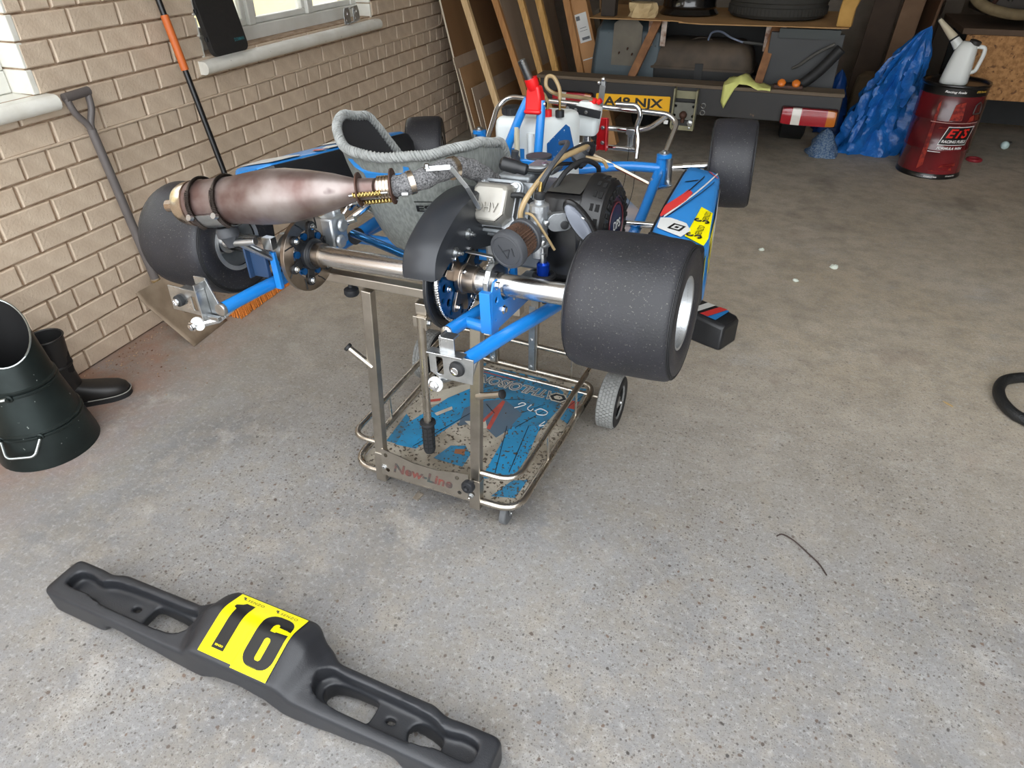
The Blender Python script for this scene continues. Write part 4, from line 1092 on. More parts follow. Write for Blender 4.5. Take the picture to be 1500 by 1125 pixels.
MS = mtx(Vector((.128, .612, 0))+cn_*.0018, cx_, Z1, cn_)
stk = MB(); stk.prism([(.006, .075), (.126, .075), (.128, .125), (.105, .195), (.088, .205), (.006, .165)], MS, .0006); part(stk, 'tank_sticker', M_nsticker, tank, smooth=0)
text_ob('tank_lettering', 'Sniper', .075, .020, MS @ Matrix.Translation((.066, .052, .0012)), mat('blue_print', '#1c5fb5', .4), tank, bold=.02, shear=.15)
em_ = MB(); em_.torus(MS @ Vector((.022, .052, .001)), cn_, .009, .003, 18, 5); part(em_, 'tank_emblem', M_ink, tank)
tpz = MB(); tpz.bx(.012, .596, .115, .068, .599, .15); part(tpz, 'tape', M_bsticker, tank, smooth=0)
# ---- steering support
for a, b in (((.008, .545, .10), (.097, .565, .295)), ((.128, .55, .10), (.138, .57, .290))):
    t_ = MB(); t_.tube([a, Vector(a).lerp(Vector(b), .8), b], [.0125, .0125, .009], 14); part(t_, 'steering_support', M_blue)
cp = MB(); cp.bx(.0, .54, .085, .14, .552, .135); cpo = part(cp, 'support_plate', M_blue, bevel=.004)
kn = MB()
for k in range(3):
    a = R(120*k+80); kn.cyl((.068, .528, .135), (.068+.026*math.cos(a), .528, .135+.026*math.sin(a)), .010, .011, n=10)
kn.cyl((.068, .54, .135), (.068, .52, .135), .014, n=16)
part(kn, 'clamp_knob', M_dgrey, cpo, smooth=40)
part(MB().cyl((.068, .522, .135), (.068, .514, .135), .006), 'knob_bolt', M_zinc, cpo)
rh = MB(); rh.bx(.092, .545, .255, .142, .59, .268); rh.loft([[Vector((x, y, .262)) for x, y in ((.093, .55), (.141, .55), (.141, .59), (.093, .59))], [Vector((x, y, .30)) for x, y in ((.096, .552), (.140, .552), (.140, .59), (.096, .59))], [Vector((x, y, .328)) for x, y in ((.102, .55), (.136, .55), (.136, .58), (.102, .58))]]); rho = fix_normals(part(rh, 'steering_bush', M_red, bevel=.006, smooth=40))
part(MB().lathe([(0, .014), (.012, .018), (.03, .018)], (.119, .562, .318), (-.25, -.18, .9), 20), 'bush_collar', M_red, rho)
colm = MB(); c0 = Vector((.117, .557, .325)); c1 = Vector((.094, .538, .392))
x, y, z = frame(c1-c0); pr = []
cl2 = (c1-c0).length
colm.lathe([(0, .0105)]+[(cl2*i/16+d, .0112 if j else .0102) for i in range(16) for j, d in ((0, .0005), (1, .002))]+[(cl2, .0112), (cl2, .0088), (cl2-.02, .0085), (cl2-.021, .001)], c0, c1-c0, 20); part(colm, 'steering_column', M_zinc, smooth=60)
pv = MB(); pv.cyl((.088, .565, .283), (.098, .565, .283), .007); pv.cyl((.138, .57, .28), (.150, .57, .28), .007); build_each(pv, 'bush_bolt', M_chrome, rho)
part(MB().tube([(.066, .552, .22), (.069, .551, .10)], .0078, 10), 'sleeve', mat('clear_hose', '#b9b39c', .3), tank)
# ---- floor tray
ft = MB(); ft.prism([(-.33, .42), (.385, .42), (.372, .72), (.33, .93), (.2, 1.12), (-.15, 1.12), (-.27, .9), (-.33, .7)], Matrix.Translation((0, 0, -.104)), .003); fto = part(ft, 'floor_tray', mat('printed_tray', '#6f93b8', .4, col2='#c3b7b4', nscale=3.5, namt=1.2), smooth=0)
fs_ = MB(); fs_.prism([(.20, .46), (.33, .46), (.34, .74), (.28, .9)], Matrix.Translation((0, 0, -.1008)), .0006); part(fs_, 'tray_sticker', mat('pale_tray_sticker', '#c9c4bd', .4), fto, smooth=0)
fs_ = MB(); fs_.prism([(.17, .82), (.29, .9), (.25, .98), (.15, .93)], Matrix.Translation((0, 0, -.1006)), .0006); part(fs_, 'tray_sticker', mat('red_tray_sticker', '#a83a45', .4), fto, smooth=0)
text_ob('tray_lettering', 'Jetson', .14, .035, plane_m((.285, .69, -.0999), (.3, .95, 0), (-.95, .3, 0)), mat('blue_print', '#1c5fb5', .4), fto, bold=.02)

# ---- front end
def yoke(c, s, nm):
    y_ = MB(); c = Vector(c)
    y_.cyl(c+Vector((0, 0, -.05)), c+Vector((0, 0, .035)), .0165, n=20)
    y_.lathe([(0, .024), (.010, .024), (.012, .018)], c+Vector((s*.008, 0, .034)), Z1, 24); y_.lathe([(0, .022), (.008, .022)], c+Vector((s*.008, 0, -.058)), Z1, 24)
    o = part(y_, 'steering_yoke', M_blue, smooth=35)
    part(MB().lathe([(0, .017), (.004, .017), (.0045, .008), (.010, .008)], c+Vector((s*.008, 0, .046)), Z1, 12), 'kingpin_bolt', M_zinc, o)
    part(MB().cyl(c+Vector((s*.026, 0, -.05)), c+Vector((s*.026, 0, .034)), .0115), 'stub_post', M_zinc, o)
    return o
yR = yoke((.382, .97, .030), 1, ''); yL = yoke((-.268, .965, .068), -1, '')
sa = MB(); sa.lathe([(0, .0125), (.05, .0125), (.05, .016), (.075, .016), (.0755, .015), (.085, .015), (.0855, .016), (.105, .016), (.106, .015), (.112, .015), (.1125, .0165), (.14, .0165)], (.40, .975, .030), (1, .25, .06), 22); part(sa, 'stub_axle', M_chrome)
sa = MB(); sa.lathe([(0, .0125), (.05, .0125), (.05, .016), (.12, .016), (.1205, .0165), (.2, .0165)], (-.285, .965, .06), (-1, .22, -.2), 22); part(sa, 'stub_axle', M_chrome)
arm = MB(); arm.bar((.405, .97, -.005), (.43, .92, -.01), .012, .004, Z1); arm.bar((.43, .92, -.01), (.388, .90, -.022), .012, .004, Z1); part(arm, 'steering_arm', M_zinc, smooth=0)
trd = MB(); trd.tube([(.364, .905, -.005), (.12, .93, .083), (.10, .93, .09)], .0065, 6); part(trd, 'tie_rod', mat('champagne_alloy', '#b3a58e', .3, metal=.9))
trd = MB(); trd.tube([(-.235, .90, .02), (.04, .90, .03)], .0065, 6); part(trd, 'tie_rod', mat('champagne_alloy', '#b3a58e', .3, metal=.9))
re = MB(); re.lathe([(-.012, .004), (-.012, .008), (-.006, .011), (.006, .011), (.012, .008), (.018, .008), (.020, .005), (.028, .005)], (.372, .90, -.014), Z1, 14); re.cyl((.372, .90, -.045), (.372, .90, .015), .004); part(re, 'rod_end', M_zinc)
re = MB(); re.lathe([(-.012, .004), (-.012, .008), (-.006, .011), (.006, .011), (.012, .008)], (-.24, .90, .02), Z1, 14); part(re, 'rod_end', M_zinc)
lk = MB(); lk.tube([(-.24, .9, .06), (-.21, .82, .05), (-.15, .75, .02)], .005, 8); part(lk, 'steering_link', M_chrome)
bars = [fillet([(-.30, 1.06, .05), (-.32, 1.2, .15), (-.28, 1.22, .185), (.338, 1.2, .152), (.372, 1.19, .128), (.362, 1.10, .05)], .035, 6),
        fillet([(-.28, 1.22, .115), (.20, 1.2, .092), (.27, 1.2, .10), (.335, 1.2, .15)], .05, 6), [(-.25, 1.15, .055), (.262, 1.13, .042)]]
for b in bars: part(MB().tube(b, .0092, 12), 'front_bumper_bar', M_chrome)
cl3 = MB(); cl3.bx(.205, 1.165, .042, .228, 1.195, .10); cl3.bx(.20, 1.16, .085, .233, 1.20, .105); cl3.bx(.202, 1.14, .03, .231, 1.17, .05); part(cl3, 'bumper_clamp', M_zinc, bevel=.003)
bpd = fillet([(.181, 1.10, .195), (.255, 1.10, .194), (.268, 1.10, .165), (.255, 1.10, .125), (.268, 1.09, .085), (.272, 1.06, .03)], .022, 6)
part(MB().tube(bpd, .0085, 12), 'brake_pedal', M_chrome)
rp_ = MB(); rp_.bx(.120, 1.095, .042, .157, 1.103, .150); rp_.bx(.120, 1.080, .042, .124, 1.10, .150); rp_.bx(.153, 1.08, .042, .157, 1.10, .150); rpo = part(rp_, 'pedal_plate', mat('red_anodised', '#b3161e', .35, metal=.3), bevel=.002)
rb_ = MB(); rb_.bolt((.138, 1.094, .118), -Y1, .005); rb_.bolt((.138, 1.094, .068), -Y1, .005); build_each(rb_, 'pedal_bolt', M_zinc, rpo)
lv = MB(); lv.bar((.108, 1.105, .06), (.131, 1.10, .252), .020, .004, (0, -1, 0)); lv.bx(.126, 1.095, .25, .140, 1.108, .266); part(lv, 'throttle_lever', M_zinc, smooth=0, bevel=.001)
lvk = MB(); lvk.sphere((.134, 1.095, .272), .008); lvk.sphere((.120, 1.09, .262), .006); build_each(lvk, 'lever_stop', M_chrome, K)
rl = MB(); rl.cyl((.112, 1.085, .09), (.112, 1.075, .09), .011); rl.cyl((.108, 1.085, .062), (.108, 1.075, .062), .011); build_each(rl, 'lever_roller', M_rubs, K)
bs = MB(); bs.loft([[Vector((.138+dx*s, .93+dy*s, z)) for dx, dy in rrect(.094, .06, .018, 4)] for z, s in ((.128, .66), (.138, .8), (.175, .92), (.195, 1.0), (.212, .97), (.222, .6), (.230, .45))]); bso = fix_normals(part(bs, 'brake_reservoir', M_tank, smooth=45))
part(MB().lathe([(0, .012), (.014, .012), (.015, .009)], (.158, .93, .225), (.1, 0, 1), 18), 'reservoir_cap', M_red, bso)
part(MB().lathe([(0, .008), (.014, .008)], (.174, .93, .226), (.6, 0, .5), 14), 'cap_valve', M_red, bso)
bk2 = MB(); bk2.bar((.083, .888, .216), (.198, .888, .198), .024, .006, Y1); bko = part(bk2, 'reservoir_bracket', M_black, bevel=.001)
bkb = MB()
for f in (.06, .3, .6): bkb.bolt(Vector((.083, .884, .216)).lerp(Vector((.198, .884, .198)), f), -Y1, .004, .003)
build_each(bkb, 'bracket_screw', M_zinc, bko)
mc = MB(); mc.bx(.128, .92, .04, .150, .945, .126); mc.cyl((.17, .93, .045), (.23, .93, .045), .010); part(mc, 'master_cylinder', M_zinc, bevel=.003)
cbl = MB(); cbl.tube(smooth_path([(.25, 1.1, .12), (.30, .95, -.03), (.33, .72, -.09)], 8), .0012, 5); cbl.tube(smooth_path([(.22, 1.15, .08), (.27, .9, -.05), (.24, .6, -.09)], 8), .0012, 5); build_each(cbl, 'control_cable', M_rubs, K)
# ------------------------------------------------------------------ wheeled kart stand
M_nick = mat('worn_nickel_tube', '#d2ccc1', .28, metal=1.0, col2='#b5ac9f', nscale=18, namt=.8, rvar=.1)
M_nick2 = mat('dull_nickel_post', '#c2bbb0', .34, metal=1.0, col2='#aca499', nscale=14, namt=.8, rvar=.08)
S = empty('kart_stand', (1.735, -.325, 0), R(-2.46), 'nickel plated wheeled kart stand with printed deck under the go-kart', 'kart stand')
def sp_(mb, name, m, parent=S, **k): return mb.build(name, m, parent, **k)
def loop_pts(c, z, rad, n=8):
    P = [Vector((x, y, z)) for x, y in c]; P = P+[P[0], P[1]]
    return fillet([P[0].lerp(P[1], .5)]+P[1:4]+[P[4]]+[P[0].lerp(P[1], .5)], rad, n)[:-1]
low = [(-.285, .058), (.290, .052), (.318, .775), (-.295, .80)]
sp_(MB().tube(loop_pts(low, .110, .07), .0115, 12, closed=True), 'base_rail', M_nick)
upr = fillet([(-.165, .062, .225), (-.275, .062, .225), (-.288, .80, .225), (.31, .772, .225), (.285, .055, .225), (.16, .055, .225)], .075, 8)
sp_(MB().tube(upr, .0095, 12), 'upper_rail', M_nick)
for x, y in ((-.286, .3), (-.288, .55), (.300, .30), (.308, .56), (-.15, .793), (.22, .777)):
    sp_(MB().cyl((x, y, .118), (x*.995, y, .219), .0045, n=8), 'spindle', M_nick)
# posts
Pa0, Pa1 = Vector((-.175, .058, .085)), Vector((-.142, .066, .757)); Pb0, Pb1 = Vector((.157, .055, .085)), Vector((.180, .062, .757))
for a, b in ((Pa0, Pa1), (Pb0, Pb1)):
    sp_(MB().bar(a, b, .030, .026, Y1), 'post', M_nick2, smooth=0, bevel=.0025)
    sp_(MB().bar(a.lerp(b, .0)-Vector((0, 0, .004)), a.lerp(b, .165), .0345, .031, Y1), 'post_sleeve', M_nick2, smooth=0, bevel=.002)
Ra0 = Vector((.063, .772, .115))
for x in (.063, -.10):
    o = sp_(MB().bar((x, .785, .115), (x+.012, .775, .745), .028, .022, Y1), 'rear_post', M_nick2, smooth=0, bevel=.002)
    sp_(MB().bar((x-.004, .770, .12), (x-.002, .766, .40), .024, .004, Y1), 'post_strap', M_zinc, o, smooth=0)
    bb2 = MB(); bb2.bolt((x-.004, .765, .14), -Y1, .005); bb2.bolt((x-.003, .764, .26), -Y1, .005); build_each(bb2, 'strap_bolt', M_zinc, o)
# top bars carrying the kart
sp_(MB().bar((-.36, .082, .770), (.30, .068, .786), .030, .026, Z1), 'top_bar', M_nick2, smooth=0, bevel=.0025)
sp_(MB().bar((-.34, .775, .752), (.36, .775, .768), .030, .026, Z1), 'top_bar', M_nick2, smooth=0, bevel=.0025)
sp_(MB().bar((.063, .775, .755), (.063, .07, .755), .024, .022, Z1), 'top_bar', M_nick2, smooth=0, bevel=.0025)
for x in (-.34, .25):
    pd = MB(); z_ = .783+(x+.36)*.024
    pd.box((x, .08, z_+.006), (.05, .03, .012)); sp_(pd, 'rubber_pad', M_rubs, bevel=.003)
def knob(p, axis, par):
    k = MB(); k.lathe([(0, .007), (.012, .007), (.013, .012), (.018, .020), (.03, .021), (.036, .017), (.037, .009), (.032, .006), (.032, .001)], p, axis, 20); return sp_(k, 'hand_knob', M_black, par, smooth=40)
knob((-.205, .078, .760), -Z1, S); knob((.155, .038, .195), (-.05, -1, .1), S)
# folding handle with grip
hb_ = MB(); hb_.bx(.008, .050, .70, .040, .080, .755); sp_(hb_, 'handle_bracket', M_nick2, smooth=0, bevel=.002)
hb2 = MB(); hb2.bx(.004, .040, .690, .046, .046, .722); hb2.bx(.040, .034, .688, .047, .06, .724); sp_(hb2, 'handle_clevis', M_nick2, smooth=0, bevel=.0015)
hbt = MB(); hbt.bolt((.047, .048, .706), X1, .007, .006); sp_(hbt, 'clevis_bolt', M_zinc)
h0 = Vector((.024, .048, .72)); h1 = Vector((.012, .05, .27))
sp_(MB().tube([h0, h0.lerp(h1, .85)], .0115, 14), 'handle_tube', M_nick)
gp = MB(); gd_ = (h1-h0).normalized(); g0 = h0.lerp(h1, .78); gl_ = (h1-g0).length+.012
gp.lathe([(-.004, .012), (-.003, .023), (.002, .024), (.005, .018), (.012, .0165), (gl_-.006, .0165), (gl_, .014), (gl_+.001, .001)], g0, gd_, 22); go = sp_(gp, 'hand_grip', M_rubs, smooth=40)
gn = MB()
for i in range(6):
    for k in range(8):
        a = 2*PI*k/8; x, y, z = frame(gd_); c = g0+gd_*(.02+.0145*i)+(x*math.cos(a)+y*math.sin(a))*.0166
        gn.box((0, 0, 0), (.0095, .012, .002), mtx(c, -x*math.sin(a)+y*math.cos(a), gd_, x*math.cos(a)+y*math.sin(a)))
build_each(gn, 'grip_block', M_rubs, go, smooth=0)
# side pegs
for p0, p1 in (((-.155, .055, .515), (-.222, .045, .572)), ((.178, .05, .505), (.256, .040, .540))):
    p0 = Vector(p0); p1 = Vector(p1)
    o = sp_(MB().cyl(p0, p1, .0095, n=14), 'tyre_peg', M_nick)
    sp_(MB().lathe([(-.006, .0105), (-.004, .0125), (.003, .0125), (.005, .009)], p1, p1-p0, 16), 'peg_cap', M_rubs, o)
# deck
M_deck = mat('worn_deck_print', '#b5ad9e', .5, col2='#867d6e', nscale=9, namt=.9, specks=('#4a4136', 85, .58))
M_dk_b = mat('deck_blue', '#2f82ab', .5, col2='#3a6680', nscale=10, namt=.8, specks=('#544a3c', 75, .58))
M_dk_b2 = mat('deck_bright_blue', '#2a93c8', .45, col2='#2f7ba3', nscale=9, namt=.7, specks=('#544a3c', 70, .60))
M_dk_g = mat('deck_slate', '#4c6478', .5, col2='#5b6670', nscale=12)
M_dk_w = mat('deck_cream', '#cbc5b6', .5, col2='#ada593', nscale=12)
M_dk_r = mat('deck_red', '#c25347', .5, col2='#8f4238', nscale=20)
M_dk_k = mat('deck_line', '#22282e', .6)
dk = MB(); dk.prism([(-.272, .072), (.274, .068), (.303, .765), (-.28, .785)], Matrix.Translation((0, 0, .094)), .008); deck = sp_(dk, 'deck', M_deck, smooth=0)
lay = [0]
def dpatch(poly, m, name='deck_patch'):
    lay[0] += 1; b = MB(); b.prism(poly, Matrix.Translation((0, 0, .1022+.00012*lay[0])), .0003); return sp_(b, name, m, deck, smooth=0)
dpatch([(-.25, .50), (-.10, .66), (-.03, .60), (-.12, .50), (-.24, .42)], M_dk_w)
dpatch([(-.211, .196), (-.136, .202), (-.052, .446), (-.01, .60), (-.10, .62), (-.169, .504), (-.235, .30)], M_dk_b2)
dpatch([(-.25, .20), (-.21, .20), (-.235, .34), (-.262, .36)], M_dk_b)
dpatch([(-.161, .754), (-.134, .775), (-.123, .72), (-.058, .755), (.122, .758), (.216, .70), (.235, .60), (.215, .45), (.12, .43), (.09, .357), (.042, .389), (.0, .44), (-.03, .50), (-.08, .60), (-.16, .62)], M_dk_b)
dpatch([(-.059, .366), (-.085, .47), (-.03, .54), (.029, .575), (.122, .517), (.113, .431), (.09, .357), (.042, .389), (.02, .43)], M_dk_g)
dpatch([(-.05, .40), (.005, .423), (.03, .565), (.018, .43), (.041, .393), (.0, .37)], M_dk_w)
dpatch([(.005, .423), (.026, .565), (.038, .560), (.053, .389), (.038, .392), (.028, .49), (.016, .42)], M_dk_r)
dpatch([(.129, .150), (.222, .20), (.225, .30), (.209, .479), (.113, .431)], M_dk_b2)
dpatch([(-.059, .181), (-.034, .26), (.012, .279), (.047, .244), (.049, .179)], M_dk_b)
dpatch([(-.012, .25), (.02, .262), (.028, .235), (-.006, .228)], mat('deck_rust', '#8a5a3c', .7))
dpatch([(.232, .745), (.29, .75), (.291, .522), (.245, .546)], M_dk_b)
dpatch([(.255, .66), (.29, .66), (.29, .61), (.258, .61)], M_dk_r)
dpatch([(.19, .09), (.262, .11), (.268, .20), (.225, .18)], M_dk_b)
dpatch([(-.235, .46), (-.19, .49), (-.185, .475), (-.23, .445)], M_dk_r)
dpatch([(-.17, .40), (-.13, .46), (-.12, .445), (-.155, .39)], M_dk_w)
for a, b in (((-.15, .21), (-.03, .50)), ((.10, .43), (.16, .19)), ((.17, .46), (.20, .21)), ((-.08, .60), (.05, .745)), ((.12, .52), (.18, .60)), ((.03, .57), (.10, .60)), ((.09, .70), (.115, .755)), ((-.02, .52), (.03, .48)), ((.24, .55), (.29, .70)), ((.13, .43), (.19, .56))):
    a = Vector((*a, 0)); b = Vector((*b, 0)); n_ = (b-a).normalized(); n_ = Vector((-n_.y, n_.x, 0))*.0012
    dpatch([tuple((a+n_)[:2]), tuple((a-n_)[:2]), tuple((b-n_)[:2]), tuple((b+n_)[:2])], M_dk_k, 'deck_line')
zt = .1022+.00012*(lay[0]+2)
MT = mtx((.045, .662, zt), Vector((-1, .03, 0)).normalized(), Vector((-.03, -1, 0)).normalized(), Z1)
text_ob('deck_lettering', 'ATHLOISON', .325, .055, MT, M_dk_w, deck, bold=.05, shear=.2)
text_ob('deck_lettering', 'ATHLOISON', .315, .047, MT @ Matrix.Translation((0, 0, .0003)), M_dk_g, deck, bold=.0, shear=.2)
hx = MB(); hx.prism([(.185+.038*math.cos(R(a)), .655+.030*math.sin(R(a))) for a in range(0, 360, 60)], Matrix.Translation((.025, 0, zt+.0002)), .0003); sp_(hx, 'deck_emblem', M_dk_w, deck, smooth=0)
hx = MB(); hx.prism([(.185+.032*math.cos(R(a)), .655+.024*math.sin(R(a))) for a in range(0, 360, 60)], Matrix.Translation((.025, 0, zt+.0006)), .0003, [[(.185+.018*math.cos(R(a)), .655+.013*math.sin(R(a))) for a in range(0, 360, 60)]]); sp_(hx, 'deck_emblem', M_dk_k, deck, smooth=0)
dpatch([(-.12, .712), (.02, .705), (.02, .700), (-.12, .706)], M_dk_r)
scr = MB(); zs = zt+.001
for p in ([(.09, .56), (.10, .575), (.115, .57), (.10, .55), (.085, .535)], [(.135, .575), (.13, .55), (.145, .54), (.15, .555)], [(.16, .545), (.175, .565), (.205, .555), (.20, .535), (.175, .53), (.165, .545)], [(.215, .50), (.205, .47), (.22, .48)]):
    scr.tube(smooth_path([(x, y, zs) for x, y in p], 5), .0018, 5)
build_each(scr, 'chalk_scrawl', M_wsticker, deck)
tag(scr and deck)
gm = MB()
for k in range(260):
    x = random.uniform(.19, .28) if random.random() < .6 else random.uniform(-.25, .27); y = random.uniform(.08, .36) if random.random() < .6 else random.uniform(.08, .74); s_ = random.uniform(.001, .003)
    gm.box((x, y, zt+.001), (s_, s_*random.uniform(1, 2.5), .002))
tag(sp_(gm, 'grit', mat('grit', '#5c4c3c', .9), deck, smooth=0), kind='stuff')
# name plate between the posts: cut lettering
npl = MB(); MP = mtx((-.009, .040, .168), X1, Vector((0, .15, 1)).normalized(), X1.cross(Vector((0, .15, 1)).normalized()))
top = [(.15, .045), (.11, .040), (.05, .028), (-.04, .030), (-.09, .040), (-.15, .050)]
npl.prism([(-.15, -.042), (.15, -.042)]+top, MP, .003, [circ(.007, 12, -.135, .03), circ(.007, 12, -.128, -.022), circ(.007, 12, .112, .022), circ(.007, 12, .122, -.028)])
plate = sp_(npl, 'name_plate', M_nick2, smooth=0)
text_ob('plate_lettering', 'New-Line', .205, .034, MP @ Matrix.Translation((-.005, -.006, .0036)), mat('cutout_dark', '#2e3a38', .7, col2='#7a2f22', nscale=14, namt=1.2), plate, bold=.03, shear=.18)
wbn = MB(); wbn.bolt((-.150, .036, .155), -Y1, .007); wbn.bolt((.15, .036, .14), -Y1, .007); build_each(wbn, 'plate_bolt', M_zinc, S)
# wheels
def caster(x, y):
    f = MB(); f.bx(x-.018, y-.014, .040, x-.014, y+.014, .098); f.bx(x+.014, y-.014, .040, x+.018, y+.014, .098); f.bx(x-.018, y-.016, .094, x+.018, y+.016, .099)
    o = sp_(f, 'caster_fork', M_zinc, smooth=0, bevel=.001)
    sp_(MB().lathe([(-.011, .008), (-.011, .036), (-.008, .040), (.008, .040), (.011, .036), (.011, .008)], (x, y, .040), X1, 24), 'caster_wheel', mat('grey_rubber', '#5d5f61', .7), o)
    sp_(MB().cyl((x-.02, y, .04), (x+.02, y, .04), .006), 'caster_axle', M_zinc, o)
caster(.235, .105); caster(-.215, .135)
bkp = MB(); bkp.bar((-.02, .03, .096), (-.028, .002, .088), .022, .004, Z1); sp_(bkp, 'brake_tab', M_nick, smooth=0)
def bigwheel(x, y):
    w = MB(); w.lathe([(-.02, .03), (-.022, .062), (-.018, .066), (.018, .066), (.022, .062), (.02, .03)], (x, y, .1), X1, 28); o = sp_(w, 'transport_wheel', M_black)
    t = MB(); t.lathe([(-.028, .060), (-.034, .068), (-.036, .085), (-.032, .096), (-.024, .0995), (.024, .0995), (.032, .096), (.036, .085), (.034, .068), (.028, .060)], (x, y, .1), X1, 44, cap=False); sp_(t, 'tyre', mat('grey_treaded_rubber', '#8c8d8b', .75, col2='#7a7b79', nscale=60), o, smooth=50)
    sp_(MB().lathe([(0.0345, .064), (.0375, .074), (.0372, .088), (.0335, .096), (.032, .096)], (x, y, .1), X1, 44, cap=False), 'sidewall', M_rubs, o)
    b = MB()
    for r_ in range(5):
        for k in range(44):
            a = 2*PI*(k+.5*(r_ % 2))/44; c = Vector((x-.0236+.0118*r_, y+math.cos(a)*.0998, .1+math.sin(a)*.0998)); n_ = Vector((0, math.cos(a), math.sin(a))); t_ = Vector((0, -math.sin(a), math.cos(a)))
            b.bx(-.0052, -.0062, -.001, .0052, .0062, .0022, mtx(c, X1, t_, n_))
    tag(sp_(b, 'tread_block', mat('grey_treaded_rubber', '#8c8d8b', .75, col2='#7a7b79', nscale=60), o, smooth=0), kind='stuff')
    sp_(MB().lathe([(0, .022), (.028, .022), (.029, .016), (.034, .010), (.04, .008)], (x, y, .1), X1, 18), 'wheel_hub', M_zinc, o)
bigwheel(.395, .72); bigwheel(-.372, .75)
sp_(MB().cyl((-.38, .75, .1), (.42, .72, .1), .009), 'wheel_axle', M_nick)
# ------------------------------------------------------------------ rear bumper lying on the floor (local: x along, y away from the doorway, z up)
BU = empty('rear_bumper', (1.570, -1.008, 0), R(-3.0), 'black moulded kart rear bumper with yellow race number 16 lying on the floor', 'bumper')
M_bump = mat('black_moulded_plastic', '#232428', .42, col2='#2b2d31', nscale=7, bump=.10, bscale=350)
def lerp_tab(tab, x):
    for (a, va), (b, vb) in zip(tab[:-1], tab[1:]):
        if x <= b:
            t = (x-a)/(b-a); t = t*t*(3-2*t); return va+(vb-va)*t
    return tab[-1][1]
zb_t = [(0, .040), (.07, .030), (.105, .012), (.125, .0), (.155, .0), (.20, .006), (.30, .020), (.40, .040), (.435, .038), (.455, .008), (.47, .0), (.66, .0)]
zf_t = [(0, .122), (.125, .122), (.165, .094), (.22, .094), (.50, .096), (.545, .094), (.66, .094)]         # top at front edge
zc_t = [(0, .163), (.115, .163), (.14, .157), (.185, .112), (.23, .098), (.50, .098), (.545, .096), (.66, .096)]
zk_t = [(0, .137), (.115, .137), (.14, .132), (.185, .100), (.23, .094), (.50, .096), (.545, .095), (.66, .095)]  # top at the back
yb_t = [(0, .182), (.12, .182), (.17, .155), (.22, .132), (.47, .128), (.52, .115), (.56, .118), (.645, .118), (.66, .11)]
def section(x):
    a = abs(x); zb = lerp_tab(zb_t, a); zf = lerp_tab(zf_t, a); zk = lerp_tab(zk_t, a); zc = lerp_tab(zc_t, a); yb = lerp_tab(yb_t, a)
    yfold = yb*.60
    loop = fillet([(x, yb*.5, zb), (x, .004, zb), (x, 0, zf), (x, yfold, zc), (x, yb, zk), (x, yb+.002, zb), (x, yb*.5, zb)], .014, 4)[:-1]
    return loop
xs = [-.652, -.648, -.64]+[-.63+1.26*i/126 for i in range(127)]+[.64, .648, .652]
rings = []
for x in xs:
    r = section(max(-.645, min(.645, x)))
    e = max(0, abs(x)-.635)/.017
    if e > 0:
        c = sum(r, Vector())/len(r); r = [c+(p-c)*(1-.16*e*e) for p in r]
    rings.append([Vector((x, p.y, p.z)) for p in r])
bm_ = MB(); bm_.loft(rings)
body = fix_normals(bm_.build('bumper_body', M_bump, BU))
def cutter(outline, z0, z1):
    c = MB(); c.prism(outline, Matrix.Identity(4), z1-z0, z0=z0); return fix_normals(c.build('cutter', None, BU, smooth=0))
cuts = []
for s in (-1, 1):
    def pp(l): return [(s*x, y) for x, y in l] if s > 0 else [(s*x, y) for x, y in l][::-1]
    pocket = smooth_path([Vector((x, y, 0)) for x, y in ((.185, .085), (.20, .045), (.26, .030), (.38, .028), (.48, .030), (.525, .040), (.57, .038), (.606, .042), (.613, .062), (.606, .084), (.57, .090), (.525, .084), (.48, .098), (.38, .104), (.26, .106), (.21, .108), (.185, .085))], 5)[:-1]
    cuts.append(cutter(pp([(p.x, p.y) for p in pocket]), .060, .3))
    cuts.append(cutter(pp([(max(min(p.x, .610), .448), .065+(p.y-.065)*.95) for p in pocket if p.x > .40]), .020, .3))
    h1 = smooth_path([Vector((x, y, 0)) for x, y in ((.205, .075), (.215, .055), (.26, .040), (.33, .038), (.345, .048), (.345, .09), (.33, .097), (.27, .099), (.22, .094), (.205, .075))], 4)[:-1]
    cuts.append(cutter(pp([(p.x, p.y) for p in h1]), -.1, .2))
    if s < 0: h2 = None
    h2 = smooth_path([Vector((x, y, 0)) for x, y in ((.44, .065), (.45, .045), (.48, .038), (.52, .046), (.528, .062), (.52, .078), (.48, .090), (.45, .086), (.44, .065))], 4)[:-1]
    if s > 0: cuts.append(cutter(pp([(p.x, p.y) for p in h2]), -.1, .2))
    cuts.append(cutter([(s*.392+(a), .068+b) for a, b in rrect(.026, .014, .0065, 4)], -.1, .2))
for c in cuts:
    b = body.modifiers.new('cut', 'BOOLEAN'); b.operation = 'DIFFERENCE'; b.object = c; b.solver = 'EXACT'
rm_ = body.modifiers.new('remesh', 'REMESH'); rm_.mode = 'VOXEL'; rm_.voxel_size = .0042
sm_ = body.modifiers.new('smooth', 'SMOOTH'); sm_.factor = .5; sm_.iterations = 7
bpy.context.view_layer.update()
bake(body)
for c in cuts: bpy.data.objects.remove(c)
for p in body.data.polygons: p.use_smooth = True
